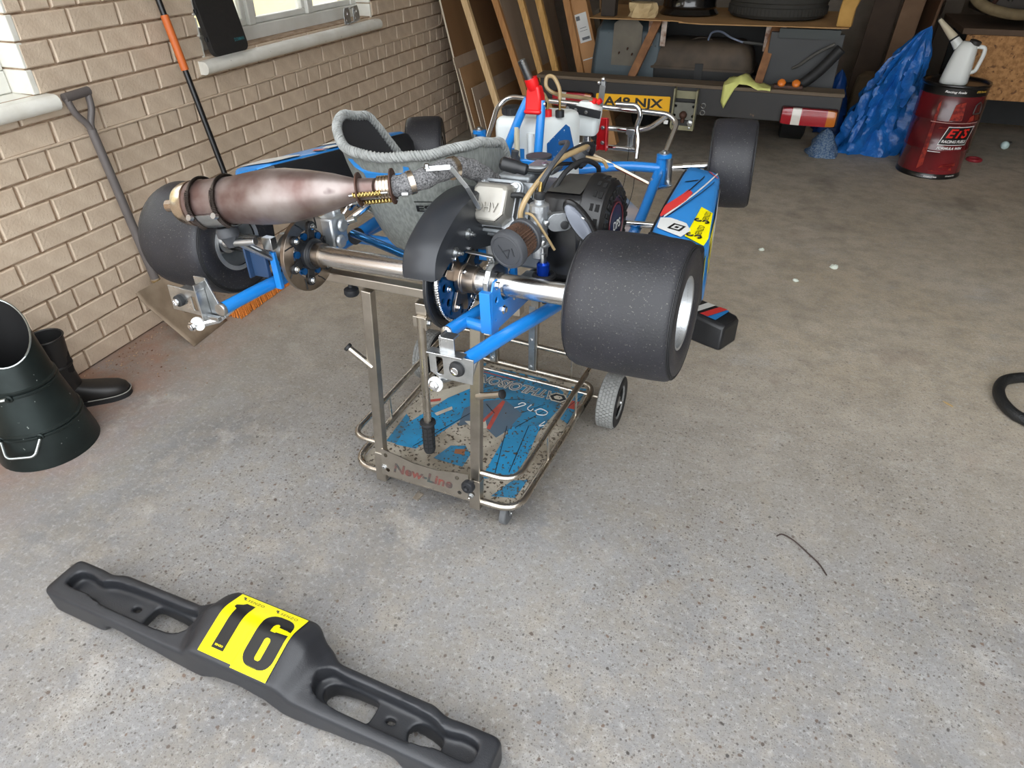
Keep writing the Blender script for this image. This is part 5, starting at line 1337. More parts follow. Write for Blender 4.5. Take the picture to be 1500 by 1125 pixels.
# number stickers follow the folded top
def bump_top(x, v, lift=.0022):
    """v: distance up the sloping face from its front edge"""
    r = section(x); a = abs(x); yb = lerp_tab(yb_t, a); zf = lerp_tab(zf_t, a); zk = lerp_tab(zk_t, a)
    pts = [Vector((0, 0, zf)), Vector((0, yb*.60, lerp_tab(zc_t, a))), Vector((0, yb, zk))]
    s = v; 
    for i in range(2):
        d = pts[i+1]-pts[i]
        if s <= d.length or i == 1:
            p = pts[i]+d.normalized()*s; n = Vector((0, -d.z, d.y)).normalized()
            # ease around the fold
            L0 = (pts[1]-pts[0]).length; w = .022; 
            if abs(v-L0) < w:
                t = (v-L0+w)/(2*w); p0 = pts[1]-(pts[1]-pts[0]).normalized()*w; p2 = pts[1]+(pts[2]-pts[1]).normalized()*w
                p = (1-t)**2*p0+2*t*(1-t)*pts[1]+t*t*p2
                n = Vector((0, -(pts[1]-pts[0]).z, (pts[1]-pts[0]).y)).normalized().lerp(Vector((0, -(pts[2]-pts[1]).z, (pts[2]-pts[1]).y)).normalized(), t).normalized()
            return Vector((x, p.y, p.z))+n*lift
        s -= d.length
TOP = 0.192
def bfill(polys, m, name, rows, lift):
    b = scan_fill(MB(), polys, lambda x, v: bump_top(x, v, lift), rows); return b.build(name, m, BU, smooth=0)
V0, V1 = .010, .182
for x0, x1 in ((-.103, .0005), (-.0005, .104)):
    b = MB(); n_ = 26; rr2 = []
    for i in range(n_+1):
        v = V0+(V1-V0)*i/n_-(.006 if x0 > -.05 and i == 0 else 0); rr2.append([bump_top(x0+(x1-x0)*k/4, v, .0026) for k in range(5)])
    b.loft(rr2, closed=False, cap=False); b.build('number_sticker', M_ysticker, BU, smooth=60)
one = [(-.074, .028), (-.038, .028), (-.038, .156), (-.064, .156), (-.070, .148), (-.084, .142), (-.084, .130), (-.074, .130)]
bfill([one], M_ink, 'number_print', 34, .0032)
def rr_poly(cx, cy, w, h, r): return [(cx+a, cy+b) for a, b in rrect(w, h, r, 6)]
six_out = rr_poly(.054, .089, .084, .136, .030)
six_hole = rr_poly(.054, .066, .017, .056, .008)
six_gap = [(.046, .108), (.062, .108), (.062, .118), (.092, .118), (.092, .126), (.062, .126), (.062, .132), (.046, .132)]
# digit 6: outer loop minus the counter, minus the upper opening
bfill([six_out, six_hole, [(.0465, .110), (.0615, .110), (.0615, .112), (.0965, .112), (.0965, .124), (.0615, .124), (.0605, .130), (.0555, .133), (.0505, .131), (.0465, .124)]], M_ink, 'number_print', 60, .0032)
for x in (-.052, .050):
    text_ob('sticker_lettering', 'SENZO', .050, .0075, None, M_ink, BU, fn=lambda a, b, x=x: bump_top(x+.006+a, .168+b, .0032), spacing=1.25)
    q = MB()
    for k in (0, 1): q.torus(bump_top(x-.029+(.002 if k else -.002), .168, .0034), (0, -.3, 1), .0032, .0012, 10, 4, 180*k, 180*k+250)
    build_each(q, 'sticker_logo', M_ink, BU)
for x, v, w in ((-.056, .037, .024), (.078, .122, .020)): text_ob('sticker_lettering', 'SENZO', w, .0045, None, M_ysticker, BU, fn=lambda a, b, x=x, v=v: bump_top(x+a, v+b, .0040), bold=.02)
for x in (-.065, .05): text_ob('sticker_lettering', 'senzoracing', .03, .0035, None, mat('faint_print', '#8b8a20', .5), BU, fn=lambda a, b, x=x: bump_top(x+a, .022+b, .0034))
# ------------------------------------------------------------------ things along the left wall
M_scut = mat('dark_zinc_scuttle', '#2b3433', .38, metal=.55, col2='#1f2625', nscale=8, namt=.8, rvar=.1, specks=('#9aa09c', 60, .71))
M_scin = mat('black_inside', '#0e0e0f', .8)  # near-black inside faces of scuttle and boot
M_rim = mat('bright_zinc_edge', '#b4bcbc', .3, metal=1.0)
sct = empty('coal_scuttle', (.275, -.430, 0), 0, 'dark zinc coal scuttle with slanted mouth standing on the floor by the wall', 'coal scuttle')
ang = R(-35)                     # direction of the mouth
def sring(h, r, tilt=0.0, n=40):
    out = []
    for k in range(n):
        a = 2*PI*k/n; x, y = r*math.cos(a), r*math.sin(a)
        z = h+tilt*(-(x*math.cos(ang)+y*math.sin(ang)))
        out.append(Vector((x, y, max(z, 0))))
    return out
prof = [(0, .162), (.02, .160), (.115, .142), (.118, .146), (.124, .146), (.127, .141), (.132, .145), (.138, .144), (.141, .1385), (.268, .1135), (.271, .1175), (.277, .117), (.280, .112), (.285, .1155), (.291, .115), (.294, .109)]
sb3 = MB(); sb3.loft([sring(h, r) for h, r in prof]+[sring(.46, .090, .95)], True, False)
sb3.add(sring(0, .162), [tuple(reversed(range(40)))])
sb3.build('body', M_scut, sct, smooth=40)
si3 = MB(); si3.loft([sring(.46, .0885, .95), sring(.29, .106), sring(.02, .155)], True, False); si3.add(sring(.02, .155), [tuple(range(40))]); si3.build('lining', M_scin, sct, smooth=40)
MB().tube(sring(.46, .090, .95), .0032, 6, closed=True).build('mouth_rim', M_rim, sct)
fd_ = Vector((math.cos(R(-62)), math.sin(R(-62)), 0)); sd2 = Vector((-fd_.y, fd_.x, 0))
hb3 = MB(); hb3.tube(fillet([fd_*.135+sd2*.062+Z1*.12, fd_*.175+sd2*.045+Z1*.075, fd_*.175-sd2*.045+Z1*.075, fd_*.135-sd2*.062+Z1*.12], .018), .005, 8); hb3.build('tipping_handle', M_rim, sct)
for s_ in (-1, 1): MB().lathe([(0, .012), (.004, .012), (.006, .007), (.012, .006)], fd_*.128+sd2*.062*s_+Z1*.125, fd_, 14).build('handle_boss', M_scut, sct)
fd2 = Vector((math.cos(R(-70)), math.sin(R(-70)), 0)); sd3 = Vector((-fd2.y, fd2.x, 0))
hb4 = MB(); hb4.tube(smooth_path([fd2*.113+sd3*.03+Z1*.275, fd2*.122-sd3*.01+Z1*.272, fd2*.120-sd3*.06+Z1*.268, fd2*.075-sd3*.11+Z1*.27], 6), .006, 8); hb4.build('carry_handle', M_rim, sct)
MB().lathe([(0, .014), (.005, .014), (.007, .008), (.014, .007)], fd2*.108+sd3*.03+Z1*.275, fd2, 14).build('handle_boss', M_scut, sct)

M_boot = mat('black_boot_rubber', '#1c1b1b', .45, col2='#262423', nscale=10)
bt_ = empty('rubber_boot', (.150, -.215, 0), R(42), 'black rubber wellington boot standing behind the coal scuttle', 'boot')
lg2 = MB(); rings = []
for h, rx, ry, ox, oy in ((.0, .046, .045, .0, 0), (.03, .05, .046, .004, 0), (.07, .052, .048, .006, 0), (.11, .049, .050, .002, 0), (.16, .050, .054, -.004, 0), (.24, .058, .060, -.004, 0), (.30, .062, .062, -.002, 0)):
    rings.append([Vector((ox+rx*math.cos(2*PI*k/28), oy+ry*math.sin(2*PI*k/28), h)) for k in range(28)])
lg2.loft(rings, True, False); lgo = lg2.build('boot_leg', M_boot, bt_, smooth=60)
inn = MB(); inn.loft([[Vector((p.x*.95, p.y*.95, p.z)) for p in rings[-1]], [Vector((p.x*.9, p.y*.9, p.z)) for p in rings[3]]], True, False); inn.build('boot_lining', M_scin, bt_)
MB().tube([p+Vector((0, 0, 0)) for p in rings[-1]], .0035, 6, closed=True).build('boot_rim', M_boot, bt_)
MB().lathe([(.175, .0555), (.178, .058), (.184, .058), (.187, .056)], (-.004, 0, 0), Z1, 28, cap=False).build('boot_band', M_boot, bt_)
ftm = MB(); rings = []
for x, hw, h0, h1 in ((-.055, .034, .012, .06), (-.03, .044, .0, .10), (.03, .046, .0, .095), (.08, .049, .0, .078), (.13, .052, .0, .068), (.17, .046, .004, .060), (.195, .032, .010, .048), (.205, .012, .02, .038)):
    rings.append([Vector((x, hw*math.copysign(abs(math.cos(2*PI*k/20))**.7, math.cos(2*PI*k/20)), (h0+h1)/2+(h1-h0)/2*math.copysign(abs(math.sin(2*PI*k/20))**.7, math.sin(2*PI*k/20)))) for k in range(20)])
ftm.loft(rings); fix_normals(ftm.build('boot_foot', M_boot, bt_, smooth=60))
so_ = MB(); so_.prism([(p.x, p.y) for p in smooth_path([Vector((x, y, 0)) for x, y in ((-.06, 0), (-.05, .036), (0, .05), (.08, .053), (.15, .054), (.195, .036), (.21, 0), (.195, -.036), (.15, -.054), (.08, -.053), (0, -.05), (-.05, -.036), (-.06, 0))], 4)[:-1]], Matrix.Identity(4), .022); fix_normals(so_.build('boot_sole', M_rubs, bt_, smooth=40))
wt = MB(); wt.tube([(p.x, p.y, .024) for p in smooth_path([Vector((x, y, 0)) for x, y in ((.06, .054), (.15, .055), (.196, .037), (.211, 0), (.196, -.037), (.15, -.055), (.06, -.054))], 6)], .0022, 6); wt.build('boot_welt', mat('worn_grey_welt', '#8c8a84', .7), bt_)

# shovel leaning on the wall
shv = empty('shovel', (.28, .41, 0), 0, 'grey handled garden shovel leaning against the brick wall', 'shovel')
o_ = Vector((.28, .41, 0))
M_shaft = mat('grey_shovel_shaft', '#6a6462', .45, col2='#5a5553', nscale=10)
M_blade = mat('dusty_steel_blade', '#94836f', .6, metal=.1, col2='#7f6e5b', nscale=14, namt=.8)
p_top = Vector((.055, .345, .90))-o_; p_low = Vector((.10, .372, .235))-o_
sh_ = MB(); sh_.tube([p_top, p_low], [.0165, .0185], 16); sh_.build('shaft', M_shaft, shv)
ud = (p_top-p_low).normalized(); sx_ = Vector((0, 1, 0)); sx_ = (sx_-ud*sx_.dot(ud)).normalized()
dh = MB(); dh.tube(smooth_path([p_top-ud*.02, p_top+ud*.02+sx_*.008, p_top+ud*.07+sx_*.038, p_top+ud*.125+sx_*.048], 6), .0125, 12); dh.tube(smooth_path([p_top-ud*.02, p_top+ud*.02-sx_*.008, p_top+ud*.07-sx_*.038, p_top+ud*.125-sx_*.048], 6), .0125, 12)
dh.build('handle_yoke', M_shaft, shv)
MB().lathe([(-.056, .008), (-.056, .0165), (.056, .0165), (.056, .008)], p_top+ud*.128, sx_, 18).build('hand_grip', mat('grey_plastic_grip', '#5b5553', .5), shv)
MB().lathe([(0, .0192), (.004, .0200), (.010, .0200), (.013, .019)], p_low.lerp(p_top, .02), ud, 18).build('ferrule', mat('brass_ferrule', '#8f7440', .5, metal=.6), shv)
c00 = Vector((.300, .285, .002))-o_; c10 = Vector((.280, .530, .002))-o_; c11 = Vector((.115, .462, .255))-o_; c01 = Vector((.115, .225, .255))-o_
bl_ = MB(); n1, n2 = 10, 8; grid = []
nrm = (c10-c00).cross(c01-c00).normalized()
if nrm.x < 0: nrm = -nrm
for i in range(n1+1):
    row = []
    for j in range(n2+1):
        u, v = i/n1, j/n2; p = (c00*(1-u)+c10*u)*(1-v)+(c01*(1-u)+c11*u)*v
        p = p-nrm*(.018*(1-(2*u-1)**2))*(v*.9+.1)
        if v > .85: p += nrm*.02*(v-.85)/.15
        row.append(p)
    grid.append(row)
bl_.loft(grid, closed=False, cap=False); bo = bl_.build('blade', M_blade, shv, smooth=50); sm_ = bo.modifiers.new('t', 'SOLIDIFY'); sm_.thickness = .0025
sk = MB(); sk.tube(smooth_path([p_low+ud*.03, p_low-ud*.02, p_low-ud*.06+Vector((.012, .002, 0)), (c00+c10)*.5*.55+(c01+c11)*.5*.45+nrm*.004], 6), [.020]*7+[.021]*6+[.017]*4+[.010]*2, 14); sk.build('socket', M_blade, shv)

# broom leaning on the wall
brm = empty('broom', (.30, .79, 0), 0, 'black pole broom with orange collar and orange bristles leaning on the brick wall', 'broom')
o_ = Vector((.30, .79, 0))
b0 = Vector((.292, .825, .095))-o_; b1 = Vector((.022, .862, 1.42))-o_
MB().tube([b0, b1], .0125, 14).build('pole', mat('black_pole', '#141416', .3), brm)
L1 = (b1-b0)
MB().tube([b0+L1*.705, b0+L1*.862], .0165, 16).build('pole_collar', mat('orange_sleeve', '#c8662c', .5), brm)
hd_ = MB(); hd_.loft([[Vector((x, y, z)) for x, z in ((-.024, .060), (.024, .060), (.028, .078), (.012, .092), (-.012, .092), (-.028, .078))] for y in (-.23, .23)]); hd_.build('broom_head', M_rubs, brm, bevel=.003)
bs_ = MB()
for i in range(46):
    for j in range(5):
        y_ = -.222+.444*i/45; x_ = -.022+.011*j
        bs_.bar((x_, y_, .062), (x_*1.5+random.uniform(-.003, .003), y_+random.uniform(-.004, .004), .002), .0055, .0055, X1)
tag(bs_.build('bristles', mat('orange_bristle', '#ee9444', .6, col2='#c97430', nscale=60), brm, smooth=0), kind='stuff')
MB().cyl(b0-L1.normalized()*.03, b0+L1.normalized()*.05, .019, .015).build('pole_socket', M_rubs, brm)

# black padded panel on the sill
pn = empty('padded_panel', (-.01, 1.222, 1.036), 0, 'black padded panel with small teal lettering propped on the window sill', 'panel')
Mpn = mtx((0.045, 0, .0), Y1, Vector((-.20, 0, 1)).normalized(), Y1.cross(Vector((-.20, 0, 1)).normalized()))
pm = MB(); pm.prism([(a, b+.215) for a, b in rrect(.246, .43, .035, 6)], Mpn, .026); pm.build('pad', mat('black_neoprene', '#1b1a19', .7, col2='#232120', nscale=60, bump=.2, bscale=300), pn, smooth=35, bevel=.006)
text_ob('panel_lettering', 'DORMAN', .068, .014, Mpn @ Matrix.Translation((.072, .052, .0268)), mat('teal_print', '#2f7d86', .5), pn, bold=.005)
for k, zz in enumerate((.075, .19)): MB().box((-.128, zz, .013), (.012, .02, .012), Mpn).build('side_stud', M_rubs, pn, bevel=.002)

# hinge bracket left on the sill
hgb = empty('metal_bracket', (.0, 2.40, 1.036), R(8), 'bare metal bracket lying on the window sill by its far end', 'bracket')
for yy, rr_ in ((-.075, 0), (.06, 1)):
    m_ = MB(); m_.prism([(-.045, 0), (.045, 0), (.045, .05), (.025, .085), (-.03, .085), (-.045, .06)], mtx((.0, yy, 0), Y1, Z1, X1), .004, [circ(.008, 12, .0, .055), circ(.006, 10, -.02, .02)]); m_.build('bracket_plate', M_alu, hgb, smooth=0, bevel=.001)
MB().bx(-.012, -.09, 0, .012, .10, .005).build('bracket_foot', M_alu, hgb, smooth=0, bevel=.001)
MB().tube(fillet([(.004, -.04, .075), (.004, -.01, .08), (.004, .03, .08), (.004, .035, .04)], .012), .005, 8).build('bracket_link', M_zinc, hgb)

# ------------------------------------------------------------------ sheets and timbers stacked against the wall
M_hard = mat('brown_hardboard', '#8f6d4c', .6, col2='#7a5a3c', nscale=3, stretch=(1, 1, .2))
M_card = mat('cardboard', '#b08a62', .75, col2='#9a7650', nscale=4)
M_card2 = mat('grey_board', '#b09c88', .75, col2='#9c8976', nscale=3, stretch=(1, 2, .3))
M_edge = mat('pale_board_edge', '#d2c7b4', .7)
M_pine = mat('planed_pine', '#dcc094', .55, col2='#c8a678', nscale=9, stretch=(6, 6, .6), specks=('#7a5a36', 18, .72))
M_pine2 = mat('brown_timber', '#b8854f', .6, col2='#9d6f40', nscale=9, stretch=(6, 6, .6))
M_knot = mat('timber_knot', '#5e4226', .7)
def leaning(name, x0, x1, z1, ya, yb, th, m, label, cat, group=None, edge=None, z0=0.0):
    """sheet whose foot is at x0 on the floor and whose top rests at x1, height z1"""
    e = empty(name, (x0, (ya+yb)/2, z0), 0, label, cat, group)
    d = Vector((x1-x0, 0, z1-z0)); n = Vector((d.z, 0, -d.x)).normalized(); h = (yb-ya)/2
    q = [Vector((0, -h, 0)), Vector((0, h, 0)), d+Vector((0, h, 0)), d+Vector((0, -h, 0))]
    b = MB(); b.add([p for p in q]+[p+n*th for p in q], [(0, 3, 2, 1), (4, 5, 6, 7), (0, 1, 5, 4), (1, 2, 6, 5), (2, 3, 7, 6), (3, 0, 4, 7)])
    b.build('sheet', m, e, smooth=0)
    if edge:
        MB().bar(Vector((0, -h-.0015, 0))+n*th/2, d+Vector((0, -h-.0015, 0))+n*th/2, th*1.02, .003, Y1).build('cut_edge', edge, e, smooth=0)
    return e
leaning('hardboard_sheet', .362, .03, 1.42, 3.40, 5.3, .012, M_hard, 'tall brown hardboard sheet with pale cut edge leaning on the brick wall', 'board', edge=M_edge)
leaning('board_sheet', .40, .215, .70, 3.36, 4.5, .006, M_card2, 'grey board strip leaning low in front of the tall hardboard sheet', 'board', edge=M_edge)
leaning('board_sheet', .425, .255, .63, 3.37, 4.45, .005, M_card, 'brown cardboard sheet leaning behind the pale pine batten', 'cardboard', edge=M_edge)
leaning('board_sheet', .455, .33, .49, 3.42, 4.4, .005, M_card2, 'grey board offcut leaning at the front of the sheet stack', 'board', edge=M_edge)
leaning('board_sheet', .475, .375, .40, 3.46, 4.3, .005, M_card, 'short cardboard offcut leaning at the foot of the sheet stack', 'cardboard', edge=M_edge)
leaning('fibre_sheet', .74, .30, 1.5, 3.75, 5.0, .010, M_card2, 'tall grey fibreboard sheet leaning behind the rough battens', 'board', edge=M_edge)
leaning('cardboard_sheet', .80, .66, .55, 3.82, 4.6, .006, M_card, 'brown cardboard sheet standing low behind the rough battens', 'cardboard', edge=M_edge)
def batten(x0, x1, z1, y, w, t, m, label, knots=()):
    e = empty('timber_batten', (x0, y, 0), 0, label, 'timber', 'battens leaning on the sheets')
    d = Vector((x1-x0, .04, z1)); MB().bar((0, 0, 0), d, t, w, (1, 0, .2)).build('batten', m, e, smooth=0, bevel=.002)
    x_, y_, z_ = frame(d, (1, 0, .2))
    for k in knots:
        MB().cyl(d*k-y_*(w/2+.0004)+x_*.004, d*k-y_*(w/2-.002)+x_*.004, .008, n=10).build('knot', M_knot, e); 
    return e
batten(.70, .165, 1.50, 3.36, .045, .038, M_pine, 'clean pale pine batten leaning at the front of the sheet stack', (.23, .36, .55))
batten(.87, .30, 1.45, 3.60, .045, .036, M_pine2, 'orange-brown batten leaning behind the pale pine batten', (.4,))
batten(.985, .48, 1.45, 3.70, .042, .04, mat('rough_sawn_pine', '#d0a568', .7, col2='#ab834a', nscale=16, stretch=(6, 6, .8), specks=('#5e4226', 24, .66)), 'rough sawn batten with bark marks leaning on the fibreboard', (.3, .5, .62))
batten(1.09, .62, 1.45, 3.72, .046, .04, mat('knotty_pine', '#c89c5c', .7, col2='#a07a3e', nscale=12, stretch=(6, 6, .8), specks=('#4e3820', 20, .65)), 'dark knotted batten leaning nearest the long cardboard box', (.33, .47, .58, .7))
batten(1.19, .76, 1.5, 3.95, .05, .035, M_pine2, 'brown batten leaning against the long cardboard box')
lb_ = empty('long_carton', (1.30, 4.02, 0), 0, 'long narrow cardboard box with white label standing beside the vehicle', 'box')
d_ = Vector((-.48, .05, 1.5)); MB().bar((0, 0, 0), d_, .13, .10, Y1).build('carton', mat('brown_carton', '#c09060', .7, col2='#a87c50', nscale=4), lb_, smooth=0, bevel=.003)
x_, y_, z_ = frame(d_, Y1); Ml = mtx(d_*.57-y_*.0515, x_ if x_.x > 0 else -x_, z_, -y_)
lp_ = MB(); lp_.bx(-.045, -.10, 0, .045, .10, .001, Ml); lp_.build('carton_label', M_wsticker, lb_, smooth=0)
pr_ = MB()
for i, (a, b, w, h) in enumerate(((-.025, .07, .03, .03), (.0, .0, .05, .004), (.0, -.02, .06, .003), (.005, -.075, .06, .02))): pr_.bx(a-w/2, b-h/2, .0012, a+w/2, b+h/2, .0016, Ml)
build_each(pr_, 'label_print', mat('grey_print', '#5b5f63', .5), lb_, smooth=0)
for k in (.72, .43): MB().bx(-.055, -.004, 0, .055, .004, .0015, mtx(d_*k-y_*.0512, Ml.to_3x3() @ X1, z_, -y_)).build('tape_strip', M_wsticker, lb_, smooth=0)
leaning('cardboard_sheet', 1.13, .98, 1.5, 4.45, 5.6, .01, M_card, 'large plain cardboard sheet standing behind the long box', 'cardboard')
batten(1.20, 1.05, .95, 4.25, .05, .05, mat('grey_timber', '#6f6658', .8), 'grey weathered timber sloping behind the mudguard')

# ------------------------------------------------------------------ vehicle chassis at the far end
veh = empty('vehicle_chassis', (1.95, 3.42, 0), 0, 'bare vehicle chassis rear with black crossbeam, yellow number plate and tail lamps', 'vehicle')
o_ = Vector((1.95, 3.42, 0))
M_beam = mat('black_beam_paint', '#1b1b1c', .45, col2='#262423', nscale=6, specks=('#5e4a38', 20, .70))
M_woodtop = mat('weathered_wood_top', '#6e6152', .8, col2='#544839', nscale=10, stretch=(.3, 4, 4))
M_rustb = mat('rusty_brace', '#8a5f3a', .7, col2='#6b4526', nscale=14, namt=.8)
M_rustd = mat('rusty_member', '#5c3a2c', .75, col2='#452a20', nscale=12)
M_dk = mat('dark_underbody', '#1a1b1b', .6, col2='#242525', nscale=6)
def vp(mb, n, m, par=None, **k): mb.v = [tuple(Vector(v)-o_) for v in mb.v]; return mb.build(n, m, par or veh, **k)
vp(MB().bx(.88, 3.405, .425, 2.915, 3.50, .60), 'crossbeam', M_beam, smooth=0, bevel=.006)
vp(MB().bx(.86, 3.395, .60, 2.92, 3.56, .622), 'beam_top_board', M_woodtop, smooth=0, bevel=.003)
# number plate
Mpl = plane_m((1.5665, 3.399, .472), (1, 0, .018), (0, 0, 1))
pb = MB(); pb.prism(rrect(.525, .112, .008), Mpl, .003); pb.xf(Matrix.Identity(4))
plo = vp(pb, 'number_plate', mat('yellow_plate', '#f2b705', .35, col2='#e8ab00', nscale=4), smooth=0)
tm_ = MB(); text_on(tm_, 'A48 NJX', .42, .078, Mpl @ Matrix.Translation((.006, 0, .0036)), bold=.03); vp(tm_, 'plate_lettering', mat('plate_black', '#1d1a12', .5), plo, smooth=0)
# hitch plate with drop bolts
hp = MB(); hp.bx(1.855, 3.33, .345, 1.866, 3.40, .60); hp.bx(2.004, 3.33, .335, 2.015, 3.40, .595); hp.bx(1.866, 3.385, .53, 2.004, 3.392, .58)
hpo = vp(hp, 'hitch_frame', mat('olive_steel', '#8d8a6e', .5, metal=.3, col2='#7a775e', nscale=14), smooth=0, bevel=.002)
Mh = mtx((1.935, 3.37, .455), X1, Z1, -Y1)
h2 = MB(); h2.prism(rrect(.168, .11, .006), Mh, .012, [circ(.010, 12, -.06, .032), circ(.010, 12, .06, .032), circ(.010, 12, -.062, -.03), circ(.010, 12, .062, -.03)]); vp(h2, 'hitch_plate', mat('grey_steel', '#77776f', .5, metal=.4, col2='#66665e', nscale=14), hpo, smooth=0, bevel=.001)
vp(MB().sphere((1.935, 3.335, .435), .026), 'tow_ball', M_rust, hpo); vp(MB().cyl((1.935, 3.34, .385), (1.935, 3.34, .42), .014), 'ball_stem', M_rust, hpo)
h3 = MB(); h3.bx(1.87, 3.34, .36, 2.0, 3.39, .40); vp(h3, 'hitch_block', M_dk, hpo, smooth=0, bevel=.004)
hq = MB()
for x in (1.885, 1.988): hq.bolt((x, 3.338, .385), -Y1, .014, .012)
for x in (1.895, 1.985): hq.bolt((x, 3.338, .352), -Y1, .009, .006)
hq.v = [tuple(Vector(v)-o_) for v in hq.v]; build_each(hq, 'hitch_bolt', M_zinc, hpo)
vp(MB().bx(1.862, 3.335, .335, 2.01, 3.345, .365), 'hitch_foot', mat('olive_steel', '#8d8a6e', .5), hpo, smooth=0)
for z in (.49, .445): vp(MB().torus((2.055, 3.398, z), Y1, .015, .0035, 20, 6), 'trailer_ring', M_zinc)
vp(MB().lathe([(0, .02), (.03, .02), (.032, .012)], (1.82, 3.40, .40), -Y1, 16), 'trailer_socket', M_rubs); vp(MB().bx(1.805, 3.36, .36, 1.835, 3.375, .385), 'socket_cap', M_winkt, bevel=.003)
# tail lamps
M_lens = mat('red_lens', '#8f1220', .18, coat=.5, col2='#a81b26', nscale=4); M_clear = mat('clear_lens', '#d7d4cc', .15); M_amber = mat('amber_lens', '#b5651a', .2, coat=.5)
def lamp(x0, x1, z0, z1):
    w = x1-x0; h = z1-z0
    bse = MB(); bse.bx(x0, 3.36, z0, x1, 3.405, z1); o = vp(bse, 'tail_lamp', mat('lamp_base', '#3a0c10', .4), bevel=.012, smooth=30)
    def lens(a, b, m, nm):
        t = MB(); n = 8
        rings = []
        for i in range(n+1):
            f = a+(b-a)*i/n; e = 1-abs(2*f-1)**6*.35
            rings.append([Vector((x0+w*f, 3.36-dy*e, z0+h/2+dz*h/2*(.4+.6*e))) for dy, dz in ((0, -.98), (.016, -.9), (.022, -.6), (.024, 0), (.022, .6), (.016, .9), (0, .98))])
        t.loft(rings, closed=False, cap=False); return fix_normals(vp(t, nm, m, o, smooth=50))
    lens(.02, .20, M_lens, 'red_lens'); lens(.20, .36, M_clear, 'reverse_lens'); lens(.36, .82, M_lens, 'red_lens'); lens(.82, .98, M_amber, 'amber_lens')
    rib = MB()
    for k in range(15): rib.bx(x0+w*.38, 3.3345, z0+h*(.1+.055*k), x0+w*.80, 3.3362, z0+h*(.1+.055*k)+.0025)
    vp(rib, 'lens_ribs', M_lens, o, smooth=0); tag(bpy.data.objects[o.children[-1].name], kind='stuff')
lamp(2.56, 2.905, .42, .53); lamp(.99, 1.285, .425, .525)
# mudguard
mg = MB(); rings = []
for z in (.36, .40, .50, .70, .88, .95, .965):
    f = max(0, (z-.85)/.12); top_in = .03*f*f
    rings.append([Vector((x, y+top_in*6, z)) for x, y in ((1.155+.12*max(0, (z-.42))**1.6+top_in, 3.760), (1.19+.10*max(0, (z-.42))**1.6, 3.715), (1.42, 3.710), (1.66, 3.715), (1.68, 3.760), (1.68, 3.890), (1.20, 3.890))])
mg.loft(rings); fix_normals(vp(mg, 'mudguard', mat('blue_grey_fender', '#4b5960', .5, col2='#414d53', nscale=5, specks=('#2a2f33', 14, .68)), smooth=40, bevel=.01))
mgp = MB(); mgp.prism([(-.105, -.14), (.105, -.14), (.105, .12), (.06, .16), (-.06, .16), (-.10, .13)], mtx((1.43, 3.712, .80), X1, Z1, -Y1), .006); mgo = vp(mgp, 'fender_plate', mat('dirty_plate', '#6b6558', .6, col2='#59544a', nscale=12), smooth=0)
for x, z in ((1.38, .745), (1.44, .775), (1.475, .74)): vp(MB().cyl((x, 3.706, z), (x, 3.685, z-.008), .007, .003), 'plate_stud', M_rust, mgo)
# braces
for xa, xb in ((1.512, 1.640), (2.375, 2.425)):
    vp(MB().bar((xa, 3.56, .61), (xb, 3.72, .965), .055, .05, Y1), 'brace', M_rustb, smooth=0, bevel=.003)
    for s_ in (-.045, .045): vp(MB().bx(xb+s_-.018, 3.70, .80, xb+s_+.018, 3.712, .965), 'brace_gusset', mat('flaking_white_steel', '#b7aba0', .6, col2='#7d5a45', nscale=24, namt=1.0), smooth=0)
vp(MB().bx(1.60, 3.62, .50, 2.40, 3.70, .59), 'cross_member', M_rustd, smooth=0, bevel=.006)
vp(MB().bx(2.40, 3.62, .42, 2.85, 3.66, .93), 'side_panel', mat('dark_side_panel', '#2b2d2f', .55, col2='#363839', nscale=4), smooth=0, bevel=.004)
vp(MB().bx(2.45, 3.60, .90, 2.82, 3.625, .955), 'number_strip', mat('worn_strip', '#343a3a', .6), smooth=0)
# fuel tank
ftk = MB(); 
def tr2(z, s): return [Vector((1.955+a*s, 3.92+b*s, z)) for a, b in rrect(.73, .42, .07, 5)]
ftk.loft([tr2(.50, .95), tr2(.52, .99), tr2(.66, 1.0)]); vp(ftk, 'tank_lower', M_dk, smooth=40)
ftk = MB(); ftk.loft([tr2(.655, 1.03), tr2(.668, 1.03), tr2(.675, 1.0), tr2(.75, .95), tr2(.80, .86), tr2(.825, .74), tr2(.83, .3)]); fto2 = vp(ftk, 'fuel_tank', mat('dusty_tank', '#55493c', .7, col2='#3d352c', nscale=7, namt=.8), smooth=40)
vp(MB().torus((1.94, 3.82, .812), (0, -.35, 1), .085, .006, 32, 6), 'tank_ring', mat('dusty_tank', '#55493c'), fto2)
vp(MB().bx(1.93, 3.70, .50, 1.985, 3.712, .70), 'tank_strap', M_dk, fto2, smooth=0)
vp(MB().tube(smooth_path([(1.98, 3.85, .83), (2.0, 3.85, .88), (2.06, 3.84, .89), (2.14, 3.83, .855), (2.22, 3.83, .83)], 6), .007, 8), 'fuel_pipe', mat('blue_grey_pipe', '#6a7488', .4), fto2)
vp(MB().tube(smooth_path([(2.20, 3.85, .83), (2.35, 3.85, .82), (2.46, 3.80, .80), (2.50, 3.75, .72), (2.58, 3.62, .72), (2.70, 3.58, .82), (2.80, 3.57, .88)], 6), .010, 8), 'filler_breather', mat('grey_hose', '#4d4c49', .6), fto2)
vp(MB().tube(smooth_path([(2.30, 3.86, .60), (2.45, 3.70, .60), (2.60, 3.57, .61), (2.72, 3.55, .70), (2.84, 3.54, .86)], 6), .034, 14), 'filler_hose', M_rubs, fto2)
vp(MB().bx(1.45, 4.1, .40, 2.75, 6.0, .55), 'chassis_deck', M_dk, smooth=0)
